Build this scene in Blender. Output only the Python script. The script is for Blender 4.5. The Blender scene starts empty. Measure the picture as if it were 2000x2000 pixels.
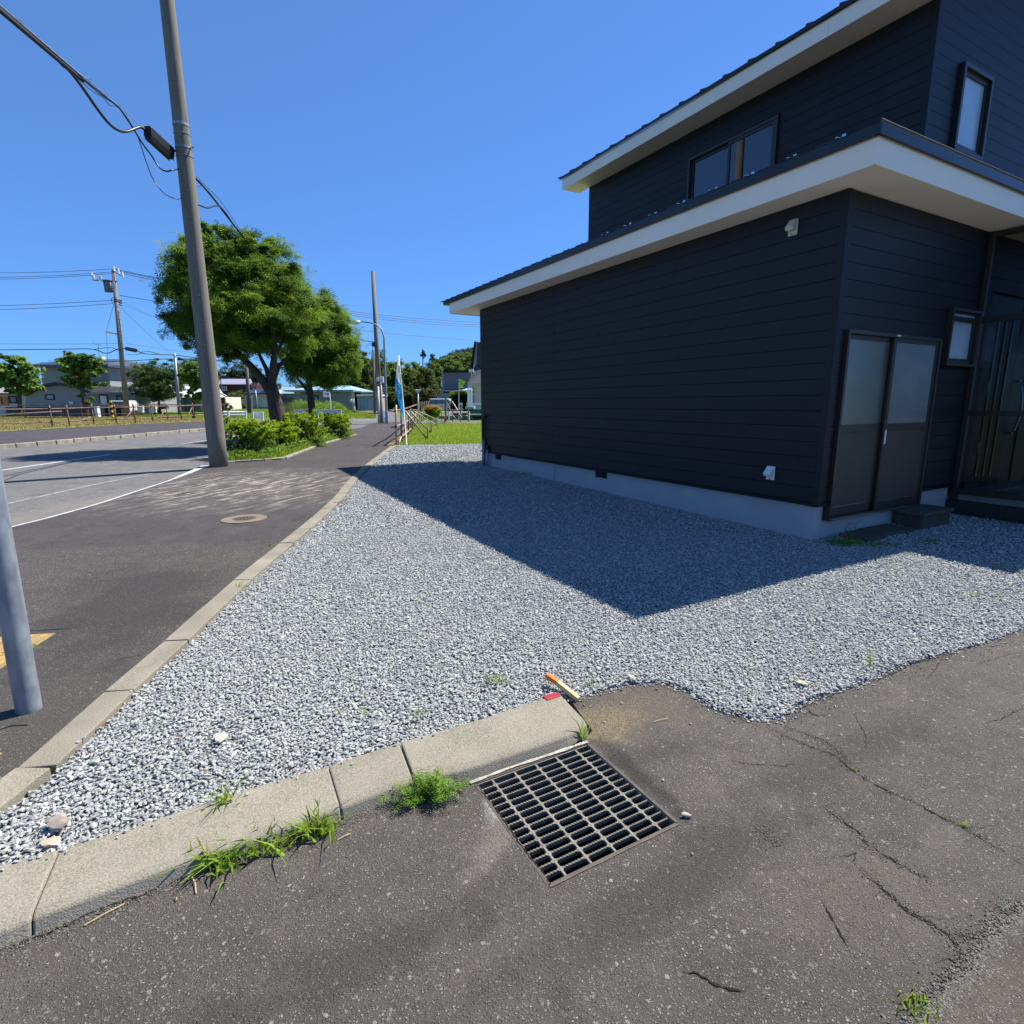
import bpy, bmesh, math, random
import numpy as np
from mathutils import Vector, Matrix, noise
R=math.radians
random.seed(7); rng=np.random.default_rng(7)
S=bpy.context.scene
COL=S.collection
# ------------------------------------------------------------------ camera
F_PX=1090.0; PITCH=11.05; ROLL=-0.2; CAMZ=1.4
cd=bpy.data.cameras.new('camera'); cam=bpy.data.objects.new('camera',cd); COL.objects.link(cam)
cd.sensor_fit='HORIZONTAL'; cd.sensor_width=36; cd.lens=36*F_PX/2000
cd.clip_start=.05; cd.clip_end=3000
_p=R(PITCH); _r=R(ROLL)
fw=Vector((0,math.cos(_p),-math.sin(_p))); rt=Vector((1,0,0)); up=rt.cross(fw)
RT=rt*math.cos(_r)+up*math.sin(_r); UP=up*math.cos(_r)-rt*math.sin(_r)
M=Matrix((RT,UP,-fw)).transposed().to_4x4(); M.translation=Vector((0,0,CAMZ)); cam.matrix_world=M
S.camera=cam
# ------------------------------------------------------------------ sky, sun, exposure
SUN_AZ=34.5; SUN_EL=54.2          # azimuth counter-clockwise from +X
w=bpy.data.worlds.new('World'); S.world=w; w.use_nodes=True
nt=w.node_tree; nt.nodes.clear()
sky=nt.nodes.new('ShaderNodeTexSky'); sky.sky_type='NISHITA'; sky.sun_disc=False
sky.sun_elevation=R(SUN_EL); sky.sun_rotation=R(90-SUN_AZ)
sky.air_density=1.0; sky.dust_density=0.0; sky.ozone_density=8.0; sky.altitude=100
bg=nt.nodes.new('ShaderNodeBackground'); bg.inputs[1].default_value=0.15
# film response of the phone: each channel of the sky follows a power law, then goes into the background
sep=nt.nodes.new('ShaderNodeSeparateColor'); cmb=nt.nodes.new('ShaderNodeCombineColor'); nt.links.new(sky.outputs[0],sep.inputs[0])
for i,(k_,g_) in enumerate(((.143,.46),(.312,.607),(.555,.80))):
    m1=nt.nodes.new('ShaderNodeMath'); m1.operation='MULTIPLY'; m1.inputs[1].default_value=.15; nt.links.new(sep.outputs[i],m1.inputs[0])
    m2=nt.nodes.new('ShaderNodeMath'); m2.operation='POWER'; m2.inputs[1].default_value=g_; nt.links.new(m1.outputs[0],m2.inputs[0])
    m3=nt.nodes.new('ShaderNodeMath'); m3.operation='MULTIPLY'; m3.inputs[1].default_value=k_/.15; nt.links.new(m2.outputs[0],m3.inputs[0]); nt.links.new(m3.outputs[0],cmb.inputs[i])
ow=nt.nodes.new('ShaderNodeOutputWorld')
nt.links.new(cmb.outputs[0],bg.inputs[0]); nt.links.new(bg.outputs[0],ow.inputs[0])
sl=bpy.data.lights.new('sun','SUN'); sl.energy=5.0; sl.angle=R(.5); sl.color=(1,.95,.85)
so=bpy.data.objects.new('sun',sl); COL.objects.link(so)
sd=Vector((math.cos(R(SUN_AZ))*math.cos(R(SUN_EL)),math.sin(R(SUN_AZ))*math.cos(R(SUN_EL)),math.sin(R(SUN_EL))))
so.rotation_euler=sd.to_track_quat('Z','Y').to_euler()
S.view_settings.view_transform='Standard'; S.view_settings.look='None'
S.view_settings.exposure=0.95; S.view_settings.gamma=1; S.view_settings.use_curve_mapping=False
S.render.engine='CYCLES'; S.cycles.max_bounces=6; S.cycles.transparent_max_bounces=8

# ------------------------------------------------------------------ survey helpers: the ground, and points measured on it
def gz(y): return .012*min(max(y-5,0),55)
def ray(u,v): return fw*F_PX+RT*(u-1000)-UP*(v-1000)
def G(u,v,dz=0.0):
    d=ray(u,v); z=0
    for _ in range(40):
        t=(z+dz-CAMZ)/d.z; P=Vector((d.x*t,d.y*t,z+dz)); z=gz(P.y)
    return P
def W(u,v,y):
    d=ray(u,v); t=y/d.y; return Vector((d.x*t,y,CAMZ+d.z*t))
def GY(u,y,dz=0.0):               # ground point in the direction of column u at distance y
    z=gz(y)+dz
    v=800.0
    for _ in range(6):
        P=W(u,v,y); v+=(P.z-z)/y*F_PX
    P=W(u,v,y); return Vector((P.x,y,z))

# ------------------------------------------------------------------ materials
def N(nt,t,**k):
    n=nt.nodes.new(t)
    for a,b in k.items(): setattr(n,a,b)
    return n
def mat(name,col,rough=.7,var=None,vs=4,amt=.5,bump=0,bs=60,metal=0,spec=.3,detail=6,coords='Object',vs2=None,col2=None,amt2=.4,trans=0,rnd=0,stretch=None,bdist=.01):
    m=bpy.data.materials.new(name); m.use_nodes=True; t=m.node_tree; L=t.links
    b=t.nodes['Principled BSDF']; b.inputs['Roughness'].default_value=rough
    b.inputs['Metallic'].default_value=metal; b.inputs['Specular IOR Level'].default_value=spec
    tc=N(t,'ShaderNodeTexCoord'); co=tc.outputs[coords]
    if stretch:
        mp=N(t,'ShaderNodeMapping'); mp.inputs['Scale'].default_value=stretch; L.new(co,mp.inputs[0]); co=mp.outputs[0]
    rgb=N(t,'ShaderNodeRGB'); rgb.outputs[0].default_value=(*col,1); cur=rgb.outputs[0]
    def noise_mix(cur,c2,scale,amount,det=6):
        n=N(t,'ShaderNodeTexNoise'); n.inputs['Scale'].default_value=scale; n.inputs['Detail'].default_value=det; L.new(co,n.inputs['Vector'])
        r=N(t,'ShaderNodeMapRange'); r.inputs[1].default_value=.35; r.inputs[2].default_value=.65; r.inputs[3].default_value=0; r.inputs[4].default_value=amount; L.new(n.outputs[0],r.inputs[0])
        x=N(t,'ShaderNodeMix',data_type='RGBA'); L.new(r.outputs[0],x.inputs[0]); L.new(cur,x.inputs[6]); x.inputs[7].default_value=(*c2,1)
        return x.outputs[2]
    if var: cur=noise_mix(cur,var,vs,amt,detail)
    if col2: cur=noise_mix(cur,col2,vs2 or vs*5,amt2)
    if rnd:
        oi=N(t,'ShaderNodeObjectInfo'); h=N(t,'ShaderNodeHueSaturation'); r=N(t,'ShaderNodeMapRange'); r.inputs[3].default_value=1-rnd; r.inputs[4].default_value=1+rnd
        L.new(oi.outputs['Random'],r.inputs[0]); L.new(r.outputs[0],h.inputs['Value']); L.new(cur,h.inputs['Color']); cur=h.outputs[0]
    L.new(cur,b.inputs['Base Color'])
    if bump:
        n=N(t,'ShaderNodeTexNoise'); n.inputs['Scale'].default_value=bs; n.inputs['Detail'].default_value=8; L.new(co,n.inputs['Vector'])
        bp=N(t,'ShaderNodeBump'); bp.inputs['Strength'].default_value=bump; bp.inputs['Distance'].default_value=bdist; L.new(n.outputs[0],bp.inputs['Height']); L.new(bp.outputs[0],b.inputs['Normal'])
    if trans:
        b.inputs['Subsurface Weight'].default_value=0
        tr=N(t,'ShaderNodeBsdfTranslucent'); L.new(cur,tr.inputs[0]); mx=N(t,'ShaderNodeMixShader'); mx.inputs[0].default_value=trans
        L.new(b.outputs[0],mx.inputs[1]); L.new(tr.outputs[0],mx.inputs[2]); L.new(mx.outputs[0],t.nodes['Material Output'].inputs[0])
    return m
def leafmat(name,a,b,c=None,trans=.35,rough=.6,spec=.15):
    m=bpy.data.materials.new(name); m.use_nodes=True; t=m.node_tree; L=t.links; bs=t.nodes['Principled BSDF']
    bs.inputs['Roughness'].default_value=rough; bs.inputs['Specular IOR Level'].default_value=spec
    at=N(t,'ShaderNodeAttribute',attribute_name='tint'); cr=N(t,'ShaderNodeValToRGB'); e=cr.color_ramp.elements
    e[0].color=(*a,1); e[1].color=(*b,1)
    if c: x=cr.color_ramp.elements.new(.93); x.color=(*b,1); e[len(e)-1].color=(*c,1)
    L.new(at.outputs['Fac'],cr.inputs[0]); L.new(cr.outputs[0],bs.inputs['Base Color'])
    tr=N(t,'ShaderNodeBsdfTranslucent'); hv=N(t,'ShaderNodeHueSaturation'); hv.inputs['Hue'].default_value=.48; hv.inputs['Value'].default_value=1.3; L.new(cr.outputs[0],hv.inputs['Color']); L.new(hv.outputs[0],tr.inputs[0])
    mx=N(t,'ShaderNodeMixShader'); mx.inputs[0].default_value=trans; L.new(bs.outputs[0],mx.inputs[1]); L.new(tr.outputs[0],mx.inputs[2]); L.new(mx.outputs[0],t.nodes['Material Output'].inputs[0])
    return m
def asphalt(name,binder,agg,big,scale=75,dens=.55,stains=(),bump=.6,dust=None):
    """binder with exposed aggregate of several sizes, broad wear, and stains that have a place of their own"""
    m=bpy.data.materials.new(name); m.use_nodes=True; t=m.node_tree; L=t.links; b=t.nodes['Principled BSDF']
    b.inputs['Roughness'].default_value=.85; b.inputs['Specular IOR Level'].default_value=.25
    tc=N(t,'ShaderNodeTexCoord'); co=tc.outputs['Object']
    def noi(s,d=6,r=.55,c=co):
        n=N(t,'ShaderNodeTexNoise'); n.inputs['Scale'].default_value=s; n.inputs['Detail'].default_value=d; n.inputs['Roughness'].default_value=r; L.new(c,n.inputs['Vector']); return n.outputs[0]
    def rng_(v,a,bb,c=0,d=1):
        r=N(t,'ShaderNodeMapRange'); r.inputs[1].default_value=a; r.inputs[2].default_value=bb; r.inputs[3].default_value=c; r.inputs[4].default_value=d; L.new(v,r.inputs[0]); return r.outputs[0]
    def mix(f,c1,c2):
        x=N(t,'ShaderNodeMix',data_type='RGBA'); 
        if isinstance(f,float): x.inputs[0].default_value=f
        else: L.new(f,x.inputs[0])
        for i,c in ((6,c1),(7,c2)):
            if isinstance(c,tuple): x.inputs[i].default_value=(*c,1)
            else: L.new(c,x.inputs[i])
        return x.outputs[2]
    def mul(a,bb):
        x=N(t,'ShaderNodeMath',operation='MULTIPLY')
        for i,c in ((0,a),(1,bb)):
            if isinstance(c,float): x.inputs[i].default_value=c
            else: L.new(c,x.inputs[i])
        return x.outputs[0]
    cur=mix(rng_(noi(1.3,8,.65),.38,.62),binder,big)
    cur=mix(rng_(noi(7,6,.6),.45,.7,0,.5),cur,tuple(x*.62 for x in binder))
    cur=mix(rng_(noi(2.6,9,.7),.5,.66,0,.75),cur,tuple(x*.5 for x in binder))
    cur=mix(rng_(noi(1.7,9,.72),.52,.66,0,.45),cur,tuple(x*1.9 for x in binder))
    cur=mix(rng_(noi(260,3),.35,.75,0,.55),cur,tuple(x*.45 for x in binder))
    hts=[]
    for k,(sc,dn,st) in enumerate(((scale,dens,.85),(scale*2.0,min(dens*1.25,.8),.75),(scale*.55,dens*.22,.8))):
        wn=N(t,'ShaderNodeTexNoise'); wn.inputs['Scale'].default_value=sc*1.3; wn.inputs['Detail'].default_value=2; L.new(co,wn.inputs['Vector'])
        wm=N(t,'ShaderNodeVectorMath',operation='SCALE'); wm.inputs['Scale'].default_value=.9/sc; L.new(wn.outputs['Color'],wm.inputs[0])
        wa=N(t,'ShaderNodeVectorMath',operation='ADD'); L.new(co,wa.inputs[0]); L.new(wm.outputs[0],wa.inputs[1])
        vo=N(t,'ShaderNodeTexVoronoi'); vo.inputs['Scale'].default_value=sc; L.new(wa.outputs[0],vo.inputs['Vector'])
        sp=N(t,'ShaderNodeSeparateColor'); L.new(vo.outputs['Color'],sp.inputs[0])
        pick=N(t,'ShaderNodeMath',operation='LESS_THAN'); pick.inputs[1].default_value=dn; L.new(sp.outputs[0],pick.inputs[0])
        inside=rng_(vo.outputs['Distance'],.44,.30)
        f=mul(pick.outputs[0],inside)
        cr=N(t,'ShaderNodeValToRGB'); e=cr.color_ramp.elements; e[0].color=(*[x*.45 for x in agg],1); e[1].color=(*[min(x*1.7,.75) for x in agg],1); x=e.new(.62); x.color=(*agg,1); L.new(sp.outputs[1],cr.inputs[0])
        cur=mix(mul(f,st),cur,cr.outputs[0]); hts.append(f)
        if k==0: d0=vo.outputs['Distance']
    pit=N(t,'ShaderNodeTexVoronoi'); pit.inputs['Scale'].default_value=scale*.6; L.new(co,pit.inputs['Vector'])
    ps=N(t,'ShaderNodeSeparateColor'); L.new(pit.outputs['Color'],ps.inputs[0]); pl=N(t,'ShaderNodeMath',operation='LESS_THAN'); pl.inputs[1].default_value=.05; L.new(ps.outputs[2],pl.inputs[0])
    pf=mul(pl.outputs[0],rng_(pit.outputs['Distance'],.26,.14)); cur=mix(pf,cur,(.008,.008,.008))
    geo=N(t,'ShaderNodeNewGeometry')
    for (P,rx,ry,ang,colr,am,ns) in stains:
        mp=N(t,'ShaderNodeMapping'); mp.vector_type='TEXTURE'; mp.inputs['Location'].default_value=(P[0],P[1],0); mp.inputs['Rotation'].default_value=(0,0,ang); mp.inputs['Scale'].default_value=(rx,ry,50); L.new(geo.outputs['Position'],mp.inputs[0])
        ln=N(t,'ShaderNodeVectorMath',operation='LENGTH'); L.new(mp.outputs[0],ln.inputs[0])
        ad=N(t,'ShaderNodeMath',operation='ADD'); nn=rng_(noi(ns,8,.7),.25,.75,-.75,.75); L.new(ln.outputs[1],ad.inputs[0]); L.new(nn,ad.inputs[1])
        cur=mix(mul(rng_(ad.outputs[0],1.15,.45),float(am)),cur,colr)
    if dust:                          # dusty tyre-tread marks: fine ribs across long streaks, only inside the dusty patch
        (P,rx,ry,ang,colr)=dust
        mp=N(t,'ShaderNodeMapping'); mp.vector_type='TEXTURE'; mp.inputs['Location'].default_value=(P[0],P[1],0); mp.inputs['Rotation'].default_value=(0,0,ang); mp.inputs['Scale'].default_value=(rx,ry,50); L.new(geo.outputs['Position'],mp.inputs[0])
        ln=N(t,'ShaderNodeVectorMath',operation='LENGTH'); L.new(mp.outputs[0],ln.inputs[0])
        m2=N(t,'ShaderNodeMapping'); m2.inputs['Rotation'].default_value=(0,0,-ang); m2.inputs['Scale'].default_value=(.5,4.5,1); 
        rot=N(t,'ShaderNodeMapping'); rot.vector_type='TEXTURE'; rot.inputs['Rotation'].default_value=(0,0,ang); rot.inputs['Scale'].default_value=(.75,.17,1); L.new(co,rot.inputs[0])
        st=rng_(noi(1.5,5,.65,rot.outputs[0]),.50,.62)
        rib=N(t,'ShaderNodeMapping'); rib.vector_type='TEXTURE'; rib.inputs['Rotation'].default_value=(0,0,ang+.5); rib.inputs['Scale'].default_value=(.055,.16,1); L.new(co,rib.inputs[0])
        rb=rng_(noi(1.0,2,.5,rib.outputs[0]),.42,.58,.3,1)
        area=rng_(ln.outputs[1],1.15,.25)
        cur=mix(mul(mul(mul(st,rb),area),.95),cur,colr)
        cur=mix(mul(mul(rng_(noi(2.2,8,.7,rot.outputs[0]),.45,.68),area),.3),cur,colr)
    L.new(cur,b.inputs['Base Color'])
    s1=N(t,'ShaderNodeMath',operation='ADD'); L.new(hts[0],s1.inputs[0]); L.new(mul(hts[1],.5),s1.inputs[1])
    s2=N(t,'ShaderNodeMath',operation='ADD'); L.new(s1.outputs[0],s2.inputs[0]); L.new(noi(160,6,.7),s2.inputs[1])
    s3=N(t,'ShaderNodeMath',operation='SUBTRACT'); L.new(s2.outputs[0],s3.inputs[0]); L.new(mul(pf,2.0),s3.inputs[1])
    bp=N(t,'ShaderNodeBump'); bp.inputs['Strength'].default_value=bump; bp.inputs['Distance'].default_value=.010; L.new(s3.outputs[0],bp.inputs['Height']); L.new(bp.outputs[0],b.inputs['Normal'])
    return m
def glassmat(name,thru=.5,rough=.0,ior=2.1):
    m=bpy.data.materials.new(name); m.use_nodes=True; t=m.node_tree; L=t.links; t.nodes.remove(t.nodes['Principled BSDF'])
    g=N(t,'ShaderNodeBsdfGlossy'); g.inputs['Roughness'].default_value=rough; g.inputs[0].default_value=(.9,.95,1,1)
    tr=N(t,'ShaderNodeBsdfTransparent'); tr.inputs[0].default_value=(thru,thru,thru*1.02,1)
    lw=N(t,'ShaderNodeFresnel'); lw.inputs[0].default_value=ior
    mx=N(t,'ShaderNodeMixShader'); L.new(lw.outputs[0],mx.inputs[0]); L.new(tr.outputs[0],mx.inputs[1]); L.new(g.outputs[0],mx.inputs[2])
    L.new(mx.outputs[0],t.nodes['Material Output'].inputs[0]); return m

# ------------------------------------------------------------------ mesh builder
WMX={}
class MB:
    def __init__(s): s.v=[]; s.f=[]
    def add(s,vs,fs):
        k=len(s.v); s.v+= [tuple(p) for p in vs]; s.f+=[tuple(i+k for i in f) for f in fs]; return s
    def box(s,x0,x1,y0,y1,z0,z1):
        return s.add([(x0,y0,z0),(x1,y0,z0),(x1,y1,z0),(x0,y1,z0),(x0,y0,z1),(x1,y0,z1),(x1,y1,z1),(x0,y1,z1)],
          [(0,3,2,1),(4,5,6,7),(0,1,5,4),(1,2,6,5),(2,3,7,6),(3,0,4,7)])
    def obox(s,c,sx,sy,sz,rz=0,tilt=None):      # box standing on c, turned by rz
        Mx=Matrix.Translation(c)@Matrix.Rotation(rz,4,'Z')
        if tilt: Mx=Mx@tilt
        P=[(-sx/2,-sy/2,0),(sx/2,-sy/2,0),(sx/2,sy/2,0),(-sx/2,sy/2,0),(-sx/2,-sy/2,sz),(sx/2,-sy/2,sz),(sx/2,sy/2,sz),(-sx/2,sy/2,sz)]
        return s.add([Mx@Vector(p) for p in P],[(0,3,2,1),(4,5,6,7),(0,1,5,4),(1,2,6,5),(2,3,7,6),(3,0,4,7)])
    def tube(s,path,r,n=8,cap=True):
        path=[Vector(p) for p in path]; m=len(path)
        rs=r if isinstance(r,(list,tuple)) else [r]*m
        d0=(path[1]-path[0]).normalized(); a=Vector((0,0,1)) if abs(d0.z)<.9 else Vector((1,0,0)); x=d0.cross(a).normalized()
        k=len(s.v)
        for i,p in enumerate(path):
            d=(path[min(i+1,m-1)]-path[max(i-1,0)]).normalized(); x=(x-d*x.dot(d)).normalized(); y=d.cross(x)
            for j in range(n):
                t=2*math.pi*j/n; s.v.append(tuple(p+(x*math.cos(t)+y*math.sin(t))*rs[i]))
        for i in range(m-1):
            for j in range(n):
                a_=k+i*n+j; b_=k+i*n+(j+1)%n; s.f.append((a_,b_,b_+n,a_+n))
        if cap: s.f.append(tuple(k+j for j in range(n))[::-1]); s.f.append(tuple(k+(m-1)*n+j for j in range(n)))
        return s
    def prism(s,poly,d,thick):       # planar polygon (list of 3D points) pushed along vector d*thick
        poly=[Vector(p) for p in poly]; n=len(poly); o=Vector(d).normalized()*thick
        s.add(poly+[p+o for p in poly],[tuple(range(n))[::-1],tuple(range(n,2*n))]+[(i,(i+1)%n,(i+1)%n+n,i+n) for i in range(n)])
        return s
    def build(s,name,m,parent=None,bevel=0,smooth=False,local=False,seg=2,label=None):
        me=bpy.data.meshes.new(name); me.from_pydata(s.v,[],s.f); me.validate(); me.update()
        bm=bmesh.new(); bm.from_mesh(me); bmesh.ops.recalc_face_normals(bm,faces=bm.faces); bm.to_mesh(me); bm.free()
        if m: me.materials.append(m)
        o=bpy.data.objects.new(name,me); COL.objects.link(o)
        if smooth:
            for p in me.polygons: p.use_smooth=True
        if bevel:
            b=o.modifiers.new('bevel','BEVEL'); b.width=bevel; b.segments=seg; b.limit_method='ANGLE'; b.angle_limit=R(35)
        setpar(o,parent,local)
        if label: o['label']=label
        return o
def setpar(o,parent,local=False):
    if parent is not None:
        o.parent=parent
        if not local and parent.name in WMX: o.matrix_parent_inverse=WMX[parent.name].inverted()
def thing(name,label,cat,loc=(0,0,0),group=None,rz=0,kind=None):
    o=bpy.data.objects.new(name,None); COL.objects.link(o); o.location=loc; o.rotation_euler=(0,0,rz); o.empty_display_size=.2
    WMX[o.name]=Matrix.Translation(loc)@Matrix.Rotation(rz,4,'Z')
    if kind: o['kind']=kind
    else: o['label']=label; o['category']=cat
    if group: o['group']=group
    return o
def tag(o,label=None,cat=None,group=None,kind=None):
    if kind: o['kind']=kind
    if label: o['label']=label
    if cat: o['category']=cat
    if group: o['group']=group
    return o
def copy_tree(o,parent=None):
    c=o.copy(); COL.objects.link(c)
    if parent is not None: c.parent=parent
    for ch in o.children: copy_tree(ch,c)
    return c
def npmesh(name,V,Fq,m,parent=None,tint=None,smooth=False,local=False):
    """V (n,3), Fq (k,4) or (k,3) int arrays"""
    me=bpy.data.meshes.new(name); n=Fq.shape[1]
    me.vertices.add(len(V)); me.vertices.foreach_set('co',V.astype(np.float32).ravel())
    me.loops.add(Fq.size); me.loops.foreach_set('vertex_index',Fq.astype(np.int32).ravel())
    me.polygons.add(len(Fq)); me.polygons.foreach_set('loop_start',np.arange(0,Fq.size,n,dtype=np.int32)); me.polygons.foreach_set('loop_total',np.full(len(Fq),n,dtype=np.int32))
    me.update(calc_edges=True)
    if tint is not None:
        a=me.attributes.new('tint','FLOAT','POINT'); a.data.foreach_set('value',tint.astype(np.float32))
    if m: me.materials.append(m)
    o=bpy.data.objects.new(name,me); COL.objects.link(o); setpar(o,parent,local); return o
def sheet(name,pts,zf,m,holes=(),parent=None,kind='structure',thick=0):
    bm=bmesh.new(); edges=[]
    for loop in [pts]+list(holes):
        vs=[bm.verts.new((p[0],p[1],0)) for p in loop]
        for i in range(len(vs)): edges.append(bm.edges.new((vs[i],vs[(i+1)%len(vs)])))
    bmesh.ops.triangle_fill(bm,edges=edges,use_beauty=True,use_dissolve=False,normal=(0,0,1))
    for yy in (5,10,60):
        bmesh.ops.bisect_plane(bm,geom=bm.verts[:]+bm.edges[:]+bm.faces[:],plane_co=(0,yy,0),plane_no=(0,1,0))
    for v in bm.verts: v.co.z=zf(v.co.y)
    if thick:
        be=[e for e in bm.edges if len(e.link_faces)==1]
        r=bmesh.ops.extrude_edge_only(bm,edges=be)
        for e in r['geom']:
            if isinstance(e,bmesh.types.BMVert): e.co.z-=thick
    bmesh.ops.recalc_face_normals(bm,faces=bm.faces)
    if sum(f.normal.z for f in bm.faces)<0: bmesh.ops.reverse_faces(bm,faces=bm.faces[:])
    me=bpy.data.meshes.new(name); bm.to_mesh(me); bm.free(); me.materials.append(m)
    o=bpy.data.objects.new(name,me); COL.objects.link(o)
    if parent: setpar(o,parent)
    elif kind: o['kind']=kind
    return o
def resample(pts,step):
    pts=[Vector(p[:2]) for p in pts]; L=[0]
    for a,b in zip(pts,pts[1:]): L.append(L[-1]+(b-a).length)
    out=[]; n=max(1,round(L[-1]/step))
    for k in range(n+1):
        t=L[-1]*k/n; i=0
        while i<len(L)-2 and L[i+1]<t: i+=1
        f=(t-L[i])/max(L[i+1]-L[i],1e-9); out.append(pts[i].lerp(pts[i+1],min(max(f,0),1)))
    return out
def inside(poly,X,Y):
    r=np.zeros(X.shape,bool); n=len(poly)
    for i in range(n):
        x1,y1=poly[i][0],poly[i][1]; x2,y2=poly[(i+1)%n][0],poly[(i+1)%n][1]
        c=((y1>Y)!=(y2>Y))&(X<(x2-x1)*(Y-y1)/((y2-y1) if y2!=y1 else 1e-9)+x1); r^=c
    return r
def wire(name,p0,p1,sag,r,m,label,group=None,n=14,cat='wire',parent=None):
    p0=Vector(p0); p1=Vector(p1); pts=[]
    for i in range(n+1):
        t=i/n; p=p0.lerp(p1,t); p.z-=sag*4*t*(1-t); pts.append(p)
    o=MB().tube(pts,r,5).build(name,m,parent,smooth=True)
    if parent is None: tag(o,label,cat,group)
    return o
# ------------------------------------------------------------------ shared materials
M_siding=mat('navy_siding',(.0048,.0044,.0082),.5,var=(.0062,.0058,.0102),vs=3,bump=.45,bs=160,rnd=.16,spec=.36,bdist=.004)
M_backwall=mat('navy_backing',(.004,.005,.009),.8)
M_white=mat('white_fascia',(.88,.83,.73),.55,var=(.82,.77,.67),vs=1.2,bump=.1,bs=300,bdist=.002,col2=(.5,.44,.32),vs2=.7,amt2=.12)
M_soffit=mat('beige_soffit',(.80,.75,.67),.75,var=(.76,.71,.63),vs=2)
M_rust=mat('stained_edge',(.45,.36,.22),.7)
M_roof=mat('black_roof_metal',(.012,.013,.016),.32,spec=.5,var=(.02,.02,.022),vs=5)
M_bronze=mat('bronze_frame',(.026,.020,.016),.38,spec=.5,var=(.026,.02,.016),vs=8)
M_doorpanel=mat('bronze_panel',(.060,.044,.034),.5,var=(.072,.053,.042),vs=3,spec=.4)
M_found=mat('foundation_render',(.36,.365,.385),.85,var=(.29,.30,.32),vs=2.5,bump=.2,bs=90,bdist=.004)
M_plastic=mat('white_plastic',(.7,.7,.68),.4,spec=.5)
M_chrome=mat('brushed_steel',(.6,.6,.6),.25,metal=1)
M_glass=glassmat('clear_glass',thru=.55)
M_dark=mat('dark_interior',(.012,.012,.013),.9)
M_curtain=mat('beige_curtain',(.15,.125,.11),.9,var=(.09,.075,.065),vs=14,stretch=(6,6,.3))
M_conc=mat('concrete_kerb',(.20,.184,.147),.9,var=(.105,.102,.072),vs=3.2,amt=.85,bump=.8,bs=200,detail=12,col2=(.32,.285,.23),vs2=190,amt2=.75,bdist=.003,rnd=.08)
M_conc_edge=mat('concrete_old',(.33,.31,.27),.9,var=(.2,.19,.16),vs=6,amt=.9,bump=.6,bs=110,col2=(.16,.15,.12),vs2=40,amt2=.4,bdist=.005,rnd=.1)
M_pole=mat('pole_concrete',(.175,.165,.138),.85,var=(.12,.113,.093),vs=1.6,amt=.8,bump=.25,bs=120,stretch=(6,6,.5),col2=(.21,.197,.165),vs2=4,amt2=.5,bdist=.004)
M_galv=mat('galvanised_steel',(.23,.26,.30),.5,metal=.3,var=(.14,.165,.195),vs=7,amt=.9,spec=.5,stretch=(1,1,.45),col2=(.44,.48,.53),vs2=26,amt2=.35)
M_steel=mat('zinc_grate',(.20,.185,.15),.6,metal=.0,var=(.12,.105,.08),vs=30,amt=.7,spec=.5)
M_rusty=mat('rusty_pipe',(.13,.055,.035),.75,var=(.22,.11,.07),vs=9,col2=(.36,.33,.31),vs2=3,amt2=.35)
M_pipe=mat('grey_pipe',(.36,.33,.31),.5,metal=.3,var=(.2,.12,.09),vs=4,amt=.6)
M_wireb=mat('black_cable',(.012,.013,.016),.4,spec=.5)
M_wireg=mat('grey_blue_wire',(.10,.13,.18),.5)
M_paint=mat('road_paint_white',(.62,.63,.64),.6,var=(.2,.2,.2),vs=9,amt=.5,col2=(.1,.1,.1),vs2=60,amt2=.35)
M_paint_old=mat('road_paint_worn',(.30,.29,.28),.7,var=(.12,.12,.12),vs=14,amt=.9)
M_bark=mat('bark',(.05,.04,.032),.9,var=(.11,.095,.08),vs=9,amt=.7,bump=.8,bs=40,stretch=(3,3,.7),bdist=.03)
M_twig=mat('twig',(.09,.075,.05),.9,var=(.05,.04,.03),vs=9)
M_wood=mat('old_wood_pole',(.14,.12,.10),.85,var=(.08,.07,.06),vs=5,stretch=(5,5,.4))
M_rowan=leafmat('rowan_leaf',(.04,.105,.012),(.17,.29,.028),(.32,.33,.04),trans=.5,spec=.12,rough=.6)
M_pollard=leafmat('linden_leaf',(.05,.12,.022),(.17,.28,.05),trans=.35)
M_cherry=leafmat('cherry_leaf',(.06,.115,.03),(.15,.20,.055),trans=.35)
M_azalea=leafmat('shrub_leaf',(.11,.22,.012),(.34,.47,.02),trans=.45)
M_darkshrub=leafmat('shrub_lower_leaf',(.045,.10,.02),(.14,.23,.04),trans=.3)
M_far=leafmat('far_leaf',(.03,.055,.018),(.10,.14,.035),trans=.25)
M_hill=leafmat('hill_leaf',(.045,.08,.04),(.085,.125,.055),trans=.1,spec=.0,rough=1)
M_grass=leafmat('grass_blade',(.11,.21,.015),(.27,.40,.04),(.45,.40,.14),trans=.45)
M_lawn=leafmat('lawn_blade',(.15,.24,.02),(.30,.39,.05),trans=.4)
M_dry=leafmat('dry_grass',(.20,.19,.06),(.34,.29,.12),trans=.3)
M_weed=leafmat('weed_leaf',(.08,.18,.02),(.22,.36,.045),trans=.35)
exec_order=[]
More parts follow.
